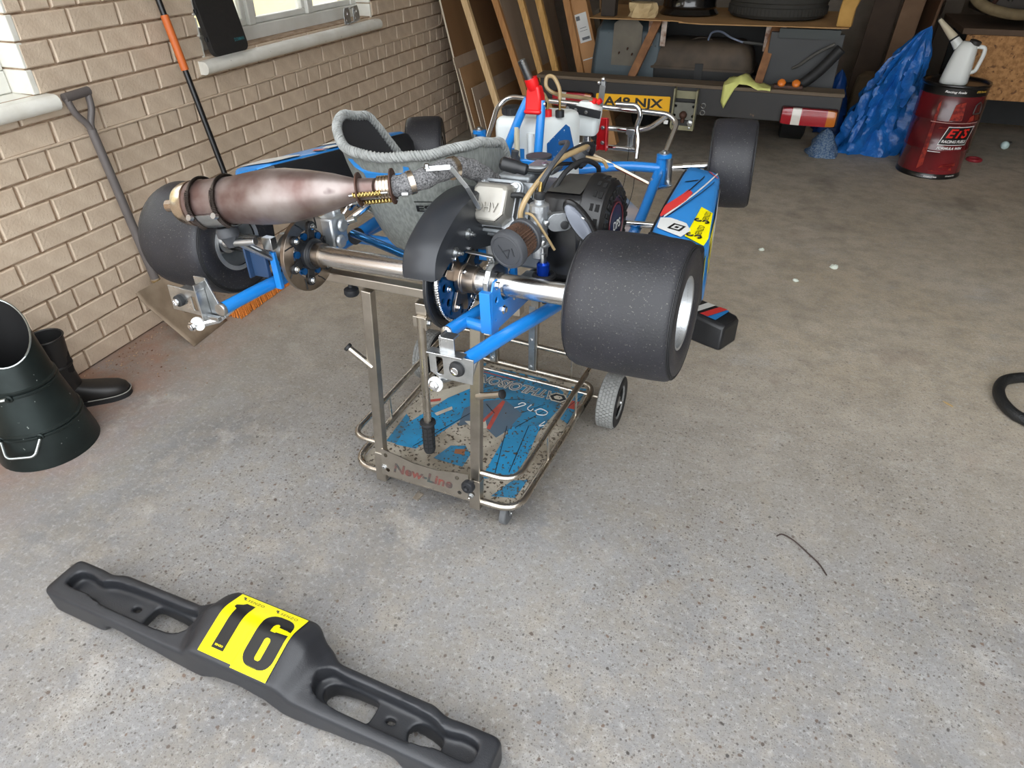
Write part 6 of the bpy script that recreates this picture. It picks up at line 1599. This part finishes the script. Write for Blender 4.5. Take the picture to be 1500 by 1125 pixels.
vp(MB().bx(1.30, 4.2, .55, 2.85, 4.25, .95), 'bulkhead', M_dk, smooth=0)
for x in (1.52, 2.62):
    vp(MB().bx(x-.06, 3.5, .42, x+.06, 6.0, .56), 'chassis_rail', M_dk, smooth=0, bevel=.006)
for x in (1.45, 2.68):
    w_ = MB(); w_.lathe([(-.09, .18), (-.1, .22), (-.1, .30), (-.085, .34), (.085, .34), (.1, .30), (.1, .22), (.09, .18)], (x, 4.75, .34), X1, 40); wo = vp(w_, 'road_wheel', M_rubs, smooth=40)
    vp(MB().lathe([(-.06, .03), (-.06, .18), (.06, .18), (.06, .03)], (x, 4.75, .34), X1, 28), 'wheel_disc', M_zinc, wo)
ct_ = MB(); 
out = [(1.17, 3.62), (1.30, 3.60), (1.45, 3.63), (1.62, 3.605), (1.74, 3.62), (1.83, 3.60), (1.80, 3.56), (1.95, 3.52), (2.2, 3.54), (2.5, 3.565), (2.80, 3.58), (2.86, 3.60), (2.86, 4.5), (1.17, 4.5)]
ctb = empty('cardboard_cover', (2.0, 4.0, .966), 0, 'torn cardboard laid over the chassis under the wheel and tyre', 'cardboard')
ct_.prism([(a-2.0, b-4.0) for a, b in out], Matrix.Identity(4), .006); ct_.build('sheet', mat('kraft_cardboard', '#b08a5c', .75, col2='#9c784c', nscale=5), ctb, smooth=0)
# steel rim and tyre lying on the cardboard
stw = empty('steel_wheel', (1.80, 4.02, .973), 0, 'black steel wheel rim lying flat on the torn cardboard', 'wheel')
MB().lathe([(0, .16), (0, .205), (.01, .21), (.02, .20), (.04, .185), (.055, .19), (.07, .185), (.12, .185), (.16, .20), (.17, .21), (.18, .205), (.18, .16)], (0, 0, 0), Z1, 40).build('rim', mat('gloss_black_rim', '#0d0d0e', .15, coat=.6), stw, smooth=30)
MB().lathe([(.10, .001), (.10, .165), (.108, .165), (.108, .001)], (0, 0, 0), Z1, 32).build('disc', mat('gloss_black_rim', '#0d0d0e'), stw)
tyr = empty('car_tyre', (2.40, 4.05, .973), 0, 'used road tyre lying flat on the torn cardboard', 'tyre')
MB().lathe([(.0, .21), (-.0, .27), (.012, .31), (.03, .325), (.075, .328), (.08, .322), (.10, .322), (.105, .328), (.15, .325), (.168, .31), (.18, .27), (.18, .21)], (0, 0, 0), Z1, 56, cap=False).build('tyre_body', mat('road_tyre', '#34332f', .8, col2='#2a2926', nscale=14), tyr, smooth=30)
trg = MB()
for k in range(80):
    a = 2*PI*k/80; c = Vector((math.cos(a)*.326, math.sin(a)*.326, .053)); trg.bx(-.006, -.009, -.022, .004, .009, .022, mtx(c, Vector((math.cos(a), math.sin(a), 0)), Vector((-math.sin(a), math.cos(a), 0)), Z1))
build_each(trg, 'tread_block', mat('road_tyre', '#34332f'), tyr, smooth=0)
# crumpled paper and timber block on the cover
pp_ = MB(); pp_.loft([[Vector((.09*math.cos(2*PI*k/14)*(1+.2*math.sin(3*k+i)), .07*math.sin(2*PI*k/14)*(1+.2*math.cos(2*k+i)), i*.03)) for k in range(14)] for i in range(4)]); ppo = pp_.build('crumpled_paper', mat('cream_paper', '#cbb58c', .8, col2='#b59d72', nscale=10), None, smooth=0, loc=(1.52, 3.74, .973)); tag(ppo, 'crumpled cream paper lying on the cardboard by the wheel rim', 'paper')
tb_ = MB(); tb_.bx(-.05, -.045, 0, .05, .045, .42); tbo = tb_.build('timber_post', mat('dark_timber', '#3b332b', .8, col2='#2e2722', nscale=6), None, smooth=0, bevel=.004, loc=(1.28, 3.74, .973)); tag(tbo, 'dark timber post standing on the cardboard over the mudguard', 'timber')
fo = MB(); fo.loft([[Vector((x, y, z)) for x, y in ((-.04, -.03), (.05, -.035), (.06, .03), (-.03, .04))] for z in (0, .1)]+[[Vector((x+.02, y, z)) for x, y in ((-.05, -.05), (.06, -.045), (.07, .03), (-.05, .04))] for z in (.2, .34)]); foo = fo.build('foam_block', mat('yellowed_foam', '#b8904f', .9, col2='#a17c40', nscale=14), None, smooth=0, bevel=.01, loc=(2.82, 3.64, .973)); tag(foo, 'yellowed foam block standing at the end of the cardboard', 'foam')
# cloth and amber lamp on the beam
cl4 = MB(); rings = []
for i in range(13):
    u = i/12; x = -.13+.30*u
    row = []
    for j in range(9):
        v = j/8
        if v < .5: z = .632+.055*math.sin(min(1, u*1.35)*PI)*(1-.3*v)+.010*math.sin(u*17+v*6); y = 3.50-.11*(v/.5)
        else: drop = (v-.5)/.5; z = .628+.03*math.sin(min(1, u*1.35)*PI)-drop*(.14*max(0, 1-abs(u-.08)/.22)+.012); y = 3.385-.012*math.sin(u*20)-.006*drop
        row.append(Vector((2.295+x, y, z))-Vector((2.3, 3.45, .622)))
    rings.append(row)
cl4.loft(rings, closed=False, cap=False); clo4 = cl4.build('yellow_cloth', mat('yellow_green_cloth', '#d3d684', .9, col2='#c3c672', nscale=12), None, smooth=60, loc=(2.3, 3.45, .622)); sm_ = clo4.modifiers.new('t', 'SOLIDIFY'); sm_.thickness = .004; tag(clo4, 'crumpled pale yellow cloth draped over the black crossbeam', 'cloth')
al = empty('amber_lamp', (2.57, 3.47, .6225), R(4), 'small amber lamp lying on the crossbeam beside the yellow cloth', 'lamp')
for x in (-.045, .045): MB().lathe([(0, .026), (.012, .026), (.022, .018), (.026, .004)], (x, -.02, .03), (0, -.6, .8), 18).build('amber_lens', mat('amber_bright', '#d9772a', .2, coat=.5), al)
MB().bx(-.09, -.03, 0, .09, .03, .022).build('lamp_base', M_rust, al, bevel=.004)
# ------------------------------------------------------------------ fuel drum with jug
DR = empty('fuel_drum', (3.655, 4.12, 0), 0, 'red and black racing fuel drum standing beside the blue tarpaulin', 'drum')
RD = .205
M_drum = mat('red_drum_print', '#4a161a', .25, coat=.5, col2='#7d2026', nscale=3, namt=.8)
M_drk = mat('black_drum', '#131314', .28, coat=.4)
drp = MB(); drp.lathe([(.035, RD), (.19, RD), (.195, RD+.004), (.203, RD+.004), (.208, RD), (.385, RD), (.39, RD+.004), (.398, RD+.004), (.403, RD), (.555, RD)], (0, 0, 0), Z1, 56, cap=False); drp.build('drum_wall', M_drum, DR, smooth=40)
MB().lathe([(0, RD-.01), (0, RD+.003), (.006, RD+.006), (.012, RD+.003), (.036, RD+.0008)], (0, 0, 0), Z1, 56).build('bottom_band', M_drk, DR, smooth=40)
MB().lathe([(.552, RD+.0008), (.60, RD+.001), (.606, RD+.007), (.616, RD+.008), (.622, RD+.004), (.618, RD-.008), (.604, RD-.012), (.602, .001)], (0, 0, 0), Z1, 56).build('lid', M_drk, DR, smooth=40)
def cylmap(a0, z0, r): return lambda x, y: Vector((math.sin(a0+x/r)*r, -math.cos(a0+x/r)*r, z0+y))
A0 = R(6)                        # facing the doorway
M_dred = mat('drum_logo_red', '#e02a22', .3); M_dwh = mat('drum_logo_white', '#e9e7e6', .35); M_dbk = mat('drum_logo_black', '#151012', .3)
def dfill(polys, m, nm, rows, r, a0=A0, z0=.30): return fix_normals(scan_fill(MB(), polys, cylmap(a0, z0, r), rows).build(nm, m, DR, smooth=0))
def xpoly(pl, n=16):
    out = []
    for i in range(len(pl)):
        a, b = pl[i], pl[(i+1) % len(pl)]
        for k in range(n): out.append((a[0]+(b[0]-a[0])*k/n, a[1]+(b[1]-a[1])*k/n))
    return out
def strip(pl, m, nm, r, a0=A0, z0=.30, nx=14):
    """quadrilateral (bl, br, tr, tl) bent onto the drum"""
    f = cylmap(a0, z0, r); b = MB(); rr_ = []
    for j in range(2):
        row = []
        for i in range(nx+1):
            t = i/nx; p0 = pl[0] if j == 0 else pl[3]; p1 = pl[1] if j == 0 else pl[2]
            row.append(f(p0[0]+(p1[0]-p0[0])*t, p0[1]+(p1[1]-p0[1])*t))
        rr_.append(row)
    b.loft(rr_, closed=False, cap=False); return b.build(nm, m, DR, smooth=60)
Q = .055
strip([(-.110+Q, -.062), (.085+Q, -.062), (.122+Q, .062), (-.073+Q, .062)], M_dwh, 'logo_border', RD+.0052)
strip([(-.103+Q, -.057), (.082+Q, -.057), (.115+Q, .057), (-.070+Q, .057)], M_dbk, 'logo_field', RD+.0056)
text_ob('drum_lettering', 'ETS', .15, .062, None, M_dred, DR, fn=lambda x, y: cylmap(A0, .30+.018, RD+.0062)(x+Q+.006+y*.12, y), bold=.03, shear=.25)
text_ob('drum_lettering', 'RACING FUELS', .168, .020, None, M_dwh, DR, fn=lambda x, y: cylmap(A0, .30-.036, RD+.0062)(x+Q-.006, y), bold=.04, shear=.25)
text_ob('drum_lettering', 'FORMULA WIN', .17, .018, None, M_dwh, DR, fn=lambda x, y: cylmap(A0, .30-.082, RD+.0058)(x+Q-.022, y), bold=.05, shear=.25)
text_ob('drum_lettering', 'FORMULA WIN', .085, .010, None, M_dwh, DR, fn=lambda x, y: cylmap(A0, .017, RD+.005)(x-.03, y), bold=.04, shear=.25)
text_ob('drum_lettering', 'ETS RACING FUELS', .075, .008, None, M_dwh, DR, fn=lambda x, y: cylmap(A0, .024, RD+.005)(x+.11, y), bold=.03)
text_ob('drum_lettering', 'Racing fuels', .13, .018, None, M_dwh, DR, fn=lambda x, y: cylmap(A0, .578, RD+.0035)(x-.045, y), bold=.03, shear=.25)
text_ob('drum_lettering', 'ETS Racing', .085, .016, None, mat('drum_gold', '#cfa94a', .35), DR, fn=lambda x, y: cylmap(A0, .582, RD+.0035)(x+.13, y), bold=.03, shear=.2)
for a0, z0, h in ((-.095, .10, .40), (.16, .12, .30)):
    ln = MB(); ln.loft([[cylmap(A0+a0/RD, z0+h*t, RD+.0052)(x, .006*math.sin(9*t)) for x in (-.006, .006)] for t in [k/20 for k in range(21)]], closed=False, cap=False)
M_glow = mat('orange_flame_print', '#a8382a', .35, col2='#6a1a1c', nscale=40, namt=1.2)
for x0, x1, z0, z1 in ((-.135, -.10, .06, .53), (-.03, .05, .39, .52), (-.08, .06, .345, .37), (.09, .14, .39, .44), (-.06, .10, .055, .085), (.0, .12, .085, .115)):
    dfill([xpoly([(x0, z0), (x1, z0+.01), (x1-.01, z1), (x0+.012, z1-.015)], 6)], M_glow, 'flame_print', 14, RD+.0044, A0, 0)
strip([(-.14, .383), (.20, .383), (.20, .3865), (-.14, .3865)], mat('pale_streak', '#d9a7a0', .3), 'drum_line', RD+.0062, A0, .0)  # thin pale pinkish line bent round the drum at the upper rib
strip([(-.10, .188), (-.02, .188), (-.02, .193), (-.10, .193)], M_dwh, 'drum_line', RD+.006, A0, .0)
hdl = MB(); f_ = cylmap(A0, .50, RD+.012); hdl.tube(fillet([f_(.115, .0), f_(.11, -.055), f_(.175, -.055), f_(.165, .0), f_(.14, .022), f_(.115, .0)], .01), .0042, 8); hdl.build('drum_handle', mat('grey_wire', '#6f6a6a', .35, metal=.8), DR)

jg = empty('measuring_jug', (3.63, 4.10, .603), R(-18), 'white plastic measuring jug with long spout standing on the fuel drum', 'jug')
M_jug = mat('white_jug_plastic', '#dfe2df', .35, sss=.15)
def jr(z, w, d, ox): return [Vector((ox+a, b, z)) for a, b in rrect(w, d, min(w, d)*.36, 5)]
jm = MB(); jm.loft([jr(0, .158, .132, 0), jr(.006, .168, .142, 0), jr(.02, .168, .142, 0), jr(.12, .150, .130, .006), jr(.20, .130, .115, .012), jr(.235, .115, .100, .016), jr(.252, .085, .08, .012), jr(.26, .06, .06, .010)]); jm.build('jug_body', M_jug, jg, smooth=50)
MB().tube(fillet([(.055, 0, .235), (.118, 0, .232), (.122, 0, .19), (.105, 0, .085), (.07, 0, .075)], .03, 6), .013, 12).build('jug_handle', M_jug, jg)
MB().lathe([(0, .036), (.022, .036), (.026, .03), (.027, .001)], (.048, 0, .245), (.25, 0, 1), 24).build('jug_cap', mat('dark_cap', '#2c2826', .5), jg)
sp0 = Vector((-.035, 0, .225)); sp1 = Vector((-.075, 0, .268)); sp2 = Vector((-.20, 0, .375))
MB().lathe([(0, .034), (.058, .028)], sp0, sp1-sp0, 22).build('spout_neck', M_jug, jg)
MB().lathe([(0, .031), (.010, .031)], sp1, sp1-sp0, 22).build('spout_ring', M_rubs, jg)
dd_ = (sp2-sp1); MB().lathe([(.008, .028), (dd_.length*.5, .021), (dd_.length, .0125)], sp1, dd_, 20).build('spout', mat('yellowed_spout', '#c9bfa6', .5), jg)
spt = sp2+dd_*.04; MB().cyl(sp2, spt, .0135).build('spout_cap', M_rubs, jg)

# ------------------------------------------------------------------ blue tarpaulin heap
random.seed(3)
tn = MB(); NA, NB = 64, 26
top = Vector((3.46, 4.52, .90))
rowz = []
def tnoise(a, b): return math.sin(a*5.1+b*3.3)*.5+math.sin(a*11.7-b*6.1)*.3+math.sin(a*23.0+b*13)*.18
for j in range(NB+1):
    t = j/NB; row = []
    for i in range(NA):
        a = 2*PI*i/NA
        # base outline: broad heap to the left and front of the peak
        bx_ = 3.255+.26*math.cos(a)+.05*math.cos(2*a+.6); by_ = 4.62+.26*math.sin(a)
        k_ = t**.62
        cx, cy = top.x*(1-k_)+bx_*k_, top.y*(1-k_)+by_*k_
        z = top.z*(1-t)**1.15
        hump = .17*math.exp(-((cx-3.18)**2+(cy-4.55)**2)/.035)*min(1, (1-t)*2.2)*t
        w = .055*tnoise(a*1.3, t*3.5)*min(1, t*2.4)
        fold = .020*math.sin(a*13+t*5+math.sin(t*9))*min(1, t*3)
        row.append(Vector((cx+(w+fold)*math.cos(a), cy+(w+fold)*math.sin(a), max(.002, z+hump+.02*tnoise(a*2, t*6)*t*(1-t)*4))))
    rowz.append(row)
tn.loft(rowz, True, False)
tno = fix_normals(tn.build('blue_tarpaulin', mat('blue_tarpaulin', '#2172c4', .28, col2='#1a5aa6', nscale=16, bump=.9, bscale=30), None, smooth=50)); tag(tno, 'crumpled blue plastic tarpaulin heaped between the vehicle and the drum', 'tarpaulin')
tn2 = MB(); rowz = []
for j in range(13):
    t = j/12; row = []
    for i in range(28):
        a = 2*PI*i/28; r_ = .13*t**.6*(1+.25*tnoise(a, t*4)); row.append(Vector((2.98+r_*math.cos(a), 5.06+r_*math.sin(a), max(.002, .50*(1-t)**.9+.02*tnoise(a*2, t*5)*t))))
    rowz.append(row)
tn2.loft(rowz, True, False); t2o = fix_normals(tn2.build('blue_sheet_bundle', mat('dark_blue_tarpaulin', '#16468a', .4, col2='#0f3774', nscale=14, bump=.6, bscale=24), None, smooth=50)); tag(t2o, 'dark blue plastic sheet bundle standing behind the tarpaulin heap', 'tarpaulin')
tn3 = MB(); rowz = []
for j in range(9):
    t = j/8; row = []
    for i in range(24):
        a = 2*PI*i/24; r_ = .15*t**.55*(1+.2*tnoise(a+1, t*4)); row.append(Vector((2.93+r_*.8*math.cos(a), 4.30+r_*.8*math.sin(a), max(.002, .20*(1-t)+.025*tnoise(a*2, t*5)*t))))
    rowz.append(row)
tn3.loft(rowz, True, False); t3o = fix_normals(tn3.build('mesh_netting', mat('grey_blue_netting', '#7f93a8', .7, col2='#3f5f88', nscale=90, namt=1.4, bump=.5, bscale=120), None, smooth=50)); tag(t3o, 'pale grey-blue netting bundle lying against the tarpaulin heap', 'netting')

# ------------------------------------------------------------------ workbench with old engine
bn = empty('workbench', (4.55, 5.0, 0), 0, 'workbench with chipboard front panel standing behind the fuel drum', 'workbench')
o_ = Vector((4.55, 5.0, 0))
M_osb = mat('chipboard_front', '#b3834f', .7, col2='#94683a', nscale=45, namt=1.2, specks=('#6e4a28', 36, .62))
M_bwood = mat('bench_timber', '#5b4736', .75, col2='#4a3929', nscale=8)
def bp_(mb, n, m, par=None, **k): mb.v = [tuple(Vector(v)-o_) for v in mb.v]; return mb.build(n, m, par or bn, **k)
bp_(MB().bx(3.70, 4.52, .435, 5.4, 4.545, .855), 'front_panel', M_osb, smooth=0)
bp_(MB().bx(3.66, 4.50, .856, 5.45, 5.4, .895), 'bench_top', M_bwood, smooth=0, bevel=.004)
for x, y in ((3.98, 4.75), (5.3, 4.75), (3.98, 5.3), (5.3, 5.3)): bp_(MB().bx(x-.035, y-.035, 0, x+.035, y+.035, .855), 'leg', M_bwood, smooth=0, bevel=.003)
bp_(MB().bx(3.75, 4.56, .43, 3.80, 5.38, .50), 'bench_rail', M_bwood, smooth=0); bp_(MB().bx(3.75, 5.35, .10, 5.4, 5.38, .85), 'back_panel', M_dk, smooth=0)
ol = empty('old_engine', (4.18, 4.86, .896), R(4), 'dismantled car engine with a brown hose lying on the workbench', 'engine')
MB().bx(-.42, -.24, .07, .55, .26, .30).build('engine_block', mat('oily_casting', '#2a2724', .5, metal=.4, col2='#3b342d', nscale=10), ol, bevel=.02)
hs = MB(); hs.tube(smooth_path([(-.58, -.20, .30), (-.50, -.30, .16), (-.32, -.36, .10), (-.1, -.38, .10), (.12, -.36, .12), (.3, -.3, .15)], 7), .034, 14); hs.build('brown_hose', mat('dusty_brown_hose', '#7a6a4c', .8, col2='#5e5038', nscale=18), ol)
for i in range(9):
    x = -.40+.1*i; MB().cyl((x, -.26, .14+.03*(i % 3)), (x+.02, -.30, .20+.04*(i % 2)), .016, .010).build('engine_fitting', M_zinc if i % 2 else M_rust, ol)
for i in range(5):
    MB().tube(smooth_path([(-.35+.16*i, -.2, .30), (-.33+.17*i, -.28, .33), (-.28+.16*i, -.30, .25), (-.25+.15*i, -.24, .18)], 5), .008, 8).build('engine_pipe', M_rubs if i % 2 else M_chrome, ol)
MB().lathe([(0, .09), (.03, .09), (.035, .05), (.05, .05)], (.25, -.245, .2), -Y1, 28).build('pulley', M_dk, ol)
MB().bx(-.3, -.2, .30, .45, .2, .40).build('cylinder_head', mat('oily_alloy', '#4c4a46', .45, metal=.6), ol, bevel=.015)
# ply and board leaning behind the drum
leaning('plywood_sheet', 3.50, 3.62, 1.7, 5.2, 5.9, .018, mat('dark_plywood', '#6b4a30', .7, col2='#5a3d27', nscale=6), 'dark brown plywood sheet leaning behind the blue tarpaulin', 'board')
def plank(x, y, w, h, m, label, tilt=.1):
    e = empty('plank', (x, y, 0), 0, label, 'timber', 'boards behind the tarpaulin'); MB().bar((0, 0, 0), (tilt, .25, h), w, .03, Y1).build('board', m, e, smooth=0, bevel=.002)
plank(3.18, 5.55, .20, 1.8, mat('brown_plank', '#4f4034', .8, col2='#43352b', nscale=6), 'wide dark brown plank standing behind the blue tarpaulin', .12)
plank(3.37, 5.42, .16, 1.8, mat('pale_plank', '#8a6d53', .8, col2='#775b44', nscale=6), 'pinkish brown plank standing next to the dark plank', .12)
plank(3.72, 5.62, .14, 1.8, mat('grey_plank', '#6b6055', .8), 'grey brown plank standing behind the fuel drum', .08)
sk2 = MB(); sk2.loft([[Vector((.12*math.cos(2*PI*k/18)*s_, .09*math.sin(2*PI*k/18)*s_, z)) for k in range(18)] for z, s_ in ((0, .95), (.1, 1.05), (.3, .95), (.42, .8), (.46, .4))]); sko = sk2.build('sack', mat('canvas_sack', '#6f5f49', .9, col2='#5c4d3a', nscale=12, bump=.5, bscale=30), None, smooth=60, loc=(3.22, 5.25, 0)); tag(sko, 'dull brown canvas sack standing behind the tarpaulin heap', 'sack')
yb_ = MB(); yb_.bx(-.04, -.02, 0, .04, .02, .36); ybo = yb_.build('yellow_tool_case', mat('yellow_black_case', '#c9b21e', .5, col2='#2a271a', nscale=14, namt=1.6), None, smooth=0, bevel=.004, loc=(3.26, 5.02, 0)); tag(ybo, 'narrow yellow and black case behind the tarpaulin', 'case')
# small things on the floor
blb = empty('light_bulb', (4.30, 4.93, 0), R(40), 'small pale bulb lying on the floor under the workbench', 'bulb')
MB().sphere((0, 0, .032), .032).build('glass', mat('pale_bulb_glass', '#d5ece9', .1, spec=.7), blb); MB().cyl((.02, 0, .035), (.055, 0, .045), .014).build('cap', M_zinc, blb)
rg_ = MB(); rg_.torus((0, 0, .012), Z1, .045, .012, 20, 8); rgo = rg_.build('red_ring', mat('red_plastic_dull', '#9c2b34', .5), None, loc=(4.02, 4.50, 0)); tag(rgo, 'dull red plastic ring lying on the floor beside the drum', 'ring')
ho = MB(); hp_ = smooth_path([(3.665, 1.20, .022), (3.60, 1.155, .022), (3.565, 1.08, .022), (3.558, 1.0, .022), (3.575, .93, .022), (3.61, .885, .022), (3.68, .845, .022), (3.80, .81, .022), (3.95, .85, .022), (4.0, 1.0, .022), (3.92, 1.15, .022), (3.78, 1.22, .022), (3.665, 1.20, .022)], 6)
ho.tube(hp_[:-1], .021, 14, closed=True); hoo = ho.build('rubber_hose', mat('ribbed_black_hose', '#1b1c1d', .5, bump=.4, bscale=200), None); tag(hoo, 'loop of black ribbed hose lying on the open floor', 'hose')
tw = MB(); tw.tube(smooth_path([(2.778, -.012, .004), (2.795, .0, .005), (2.83, -.018, .006), (2.87, -.055, .005), (2.90, -.085, .004), (2.92, -.12, .003)], 6), [.0022]*31, 6); two = tw.build('twig', mat('dark_twig', '#3a2e2a', .8), None); tag(two, 'thin dark twig lying on the concrete', 'twig')
lf = MB(); lf.prism([(-.02, 0), (-.005, .006), (.018, .004), (.024, -.002), (.0, -.004)], Matrix.Translation((0, 0, .002)), .002); lfo = lf.build('dry_leaf', mat('dry_leaf', '#b59a6a', .8), None, smooth=0, loc=(3.37, .93, 0)); lfo.rotation_euler = (0, 0, R(-40)); tag(lfo, 'curled dry leaf fragment lying near the black hose', 'leaf')
random.seed(11)
for i, (x, y, lab) in enumerate(((2.79, 1.86, 'white plaster crumb lying alone beyond the right front tyre'), (2.98, 2.10, 'larger pale green plaster crumb on the floor right of the kart'), (2.60, 2.21, 'tiny white plaster crumb beside the right front tyre'))):
    c = MB(); c.sphere((0, 0, .008), .014+.006*(i == 1), 1.2, .9, .6, 8, 5); c.v = [tuple(Vector(v)*random.uniform(.85, 1.15)) for v in c.v]; co = c.build('plaster_crumb', mat('plaster', '#d5ddd2', .9), None, smooth=0, loc=(x, y, .0)); tag(co, lab, 'debris')
# grit along the wall foot
gr = MB()
for k in range(900):
    x = abs(random.gauss(0, .16))+.02; y = random.uniform(-.75, 1.3); s_ = random.uniform(.0012, .0042)
    if .1 < x < .46 and -.62 < y < -.25: continue
    if .05 < x < .38 and -.29 < y < .02: continue
    if .24 < x < .36 and .54 < y < 1.04: continue
    if .08 < x < .31 and .2 < y < .56: continue
    gr.box((x, y, s_*.4), (s_, s_*random.uniform(.8, 2), s_*.8), Matrix.Identity(4))
tag(gr.build('floor_grit', mat('pale_grit', '#b89c80', .9, col2='#6e4a38', nscale=25, namt=1.5), None, smooth=0), 'scattered pale and brown grit along the foot of the brick wall', 'grit', kind='stuff')
# front fairing lying on the floor beyond the right rear wheel
ff = empty('nose_fairing', (2.30, 1.20, 0), R(-26), 'black kart nose fairing with blue sticker lying on the floor beyond the right rear wheel', 'fairing')
fm = MB(); rings = []
for x, w, h in ((-.26, .05, .09), (-.2, .065, .12), (.0, .075, .135), (.15, .075, .132), (.235, .07, .124), (.25, .06, .11)):
    rings.append([Vector((x, y, z)) for x, y, z in ((x, -w, .0), (x, -w, h*.9), (x, -w*.8, h), (x, w*.8, h), (x, w, h*.9), (x, w, 0))])
fm.loft(rings); fix_normals(fm.build('fairing_body', M_black, ff, smooth=40, bevel=.008))
fq = MB(); fq.add([Vector((x, y, z)) for x, y, z in ((-.2, -.045, 0.1190), (.20, -.058, 0.1295), (.20, .055, 0.1295), (-.2, .045, 0.1190))], [(0, 1, 2, 3)]); fq.v = [(x, y, z+.004) for x, y, z in fq.v]; fq.build('fairing_sticker', M_bsticker, ff, smooth=0)
fq = MB(); fq.add([Vector((x, y, z)) for x, y, z in ((.12, -.057, 0.1350), (.16, -.058, 0.1357), (.19, .055, 0.1365), (.15, .055, 0.1355))], [(0, 1, 2, 3)]); fq.build('fairing_sticker', M_rsticker, ff, smooth=0)
fq = MB(); fq.add([Vector((x, y, z)) for x, y, z in ((.06, -.057, 0.1337), (.10, -.058, 0.1345), (.13, .055, 0.1353), (.09, .055, 0.1345))], [(0, 1, 2, 3)]); fq.build('fairing_sticker', M_wsticker, ff, smooth=0)
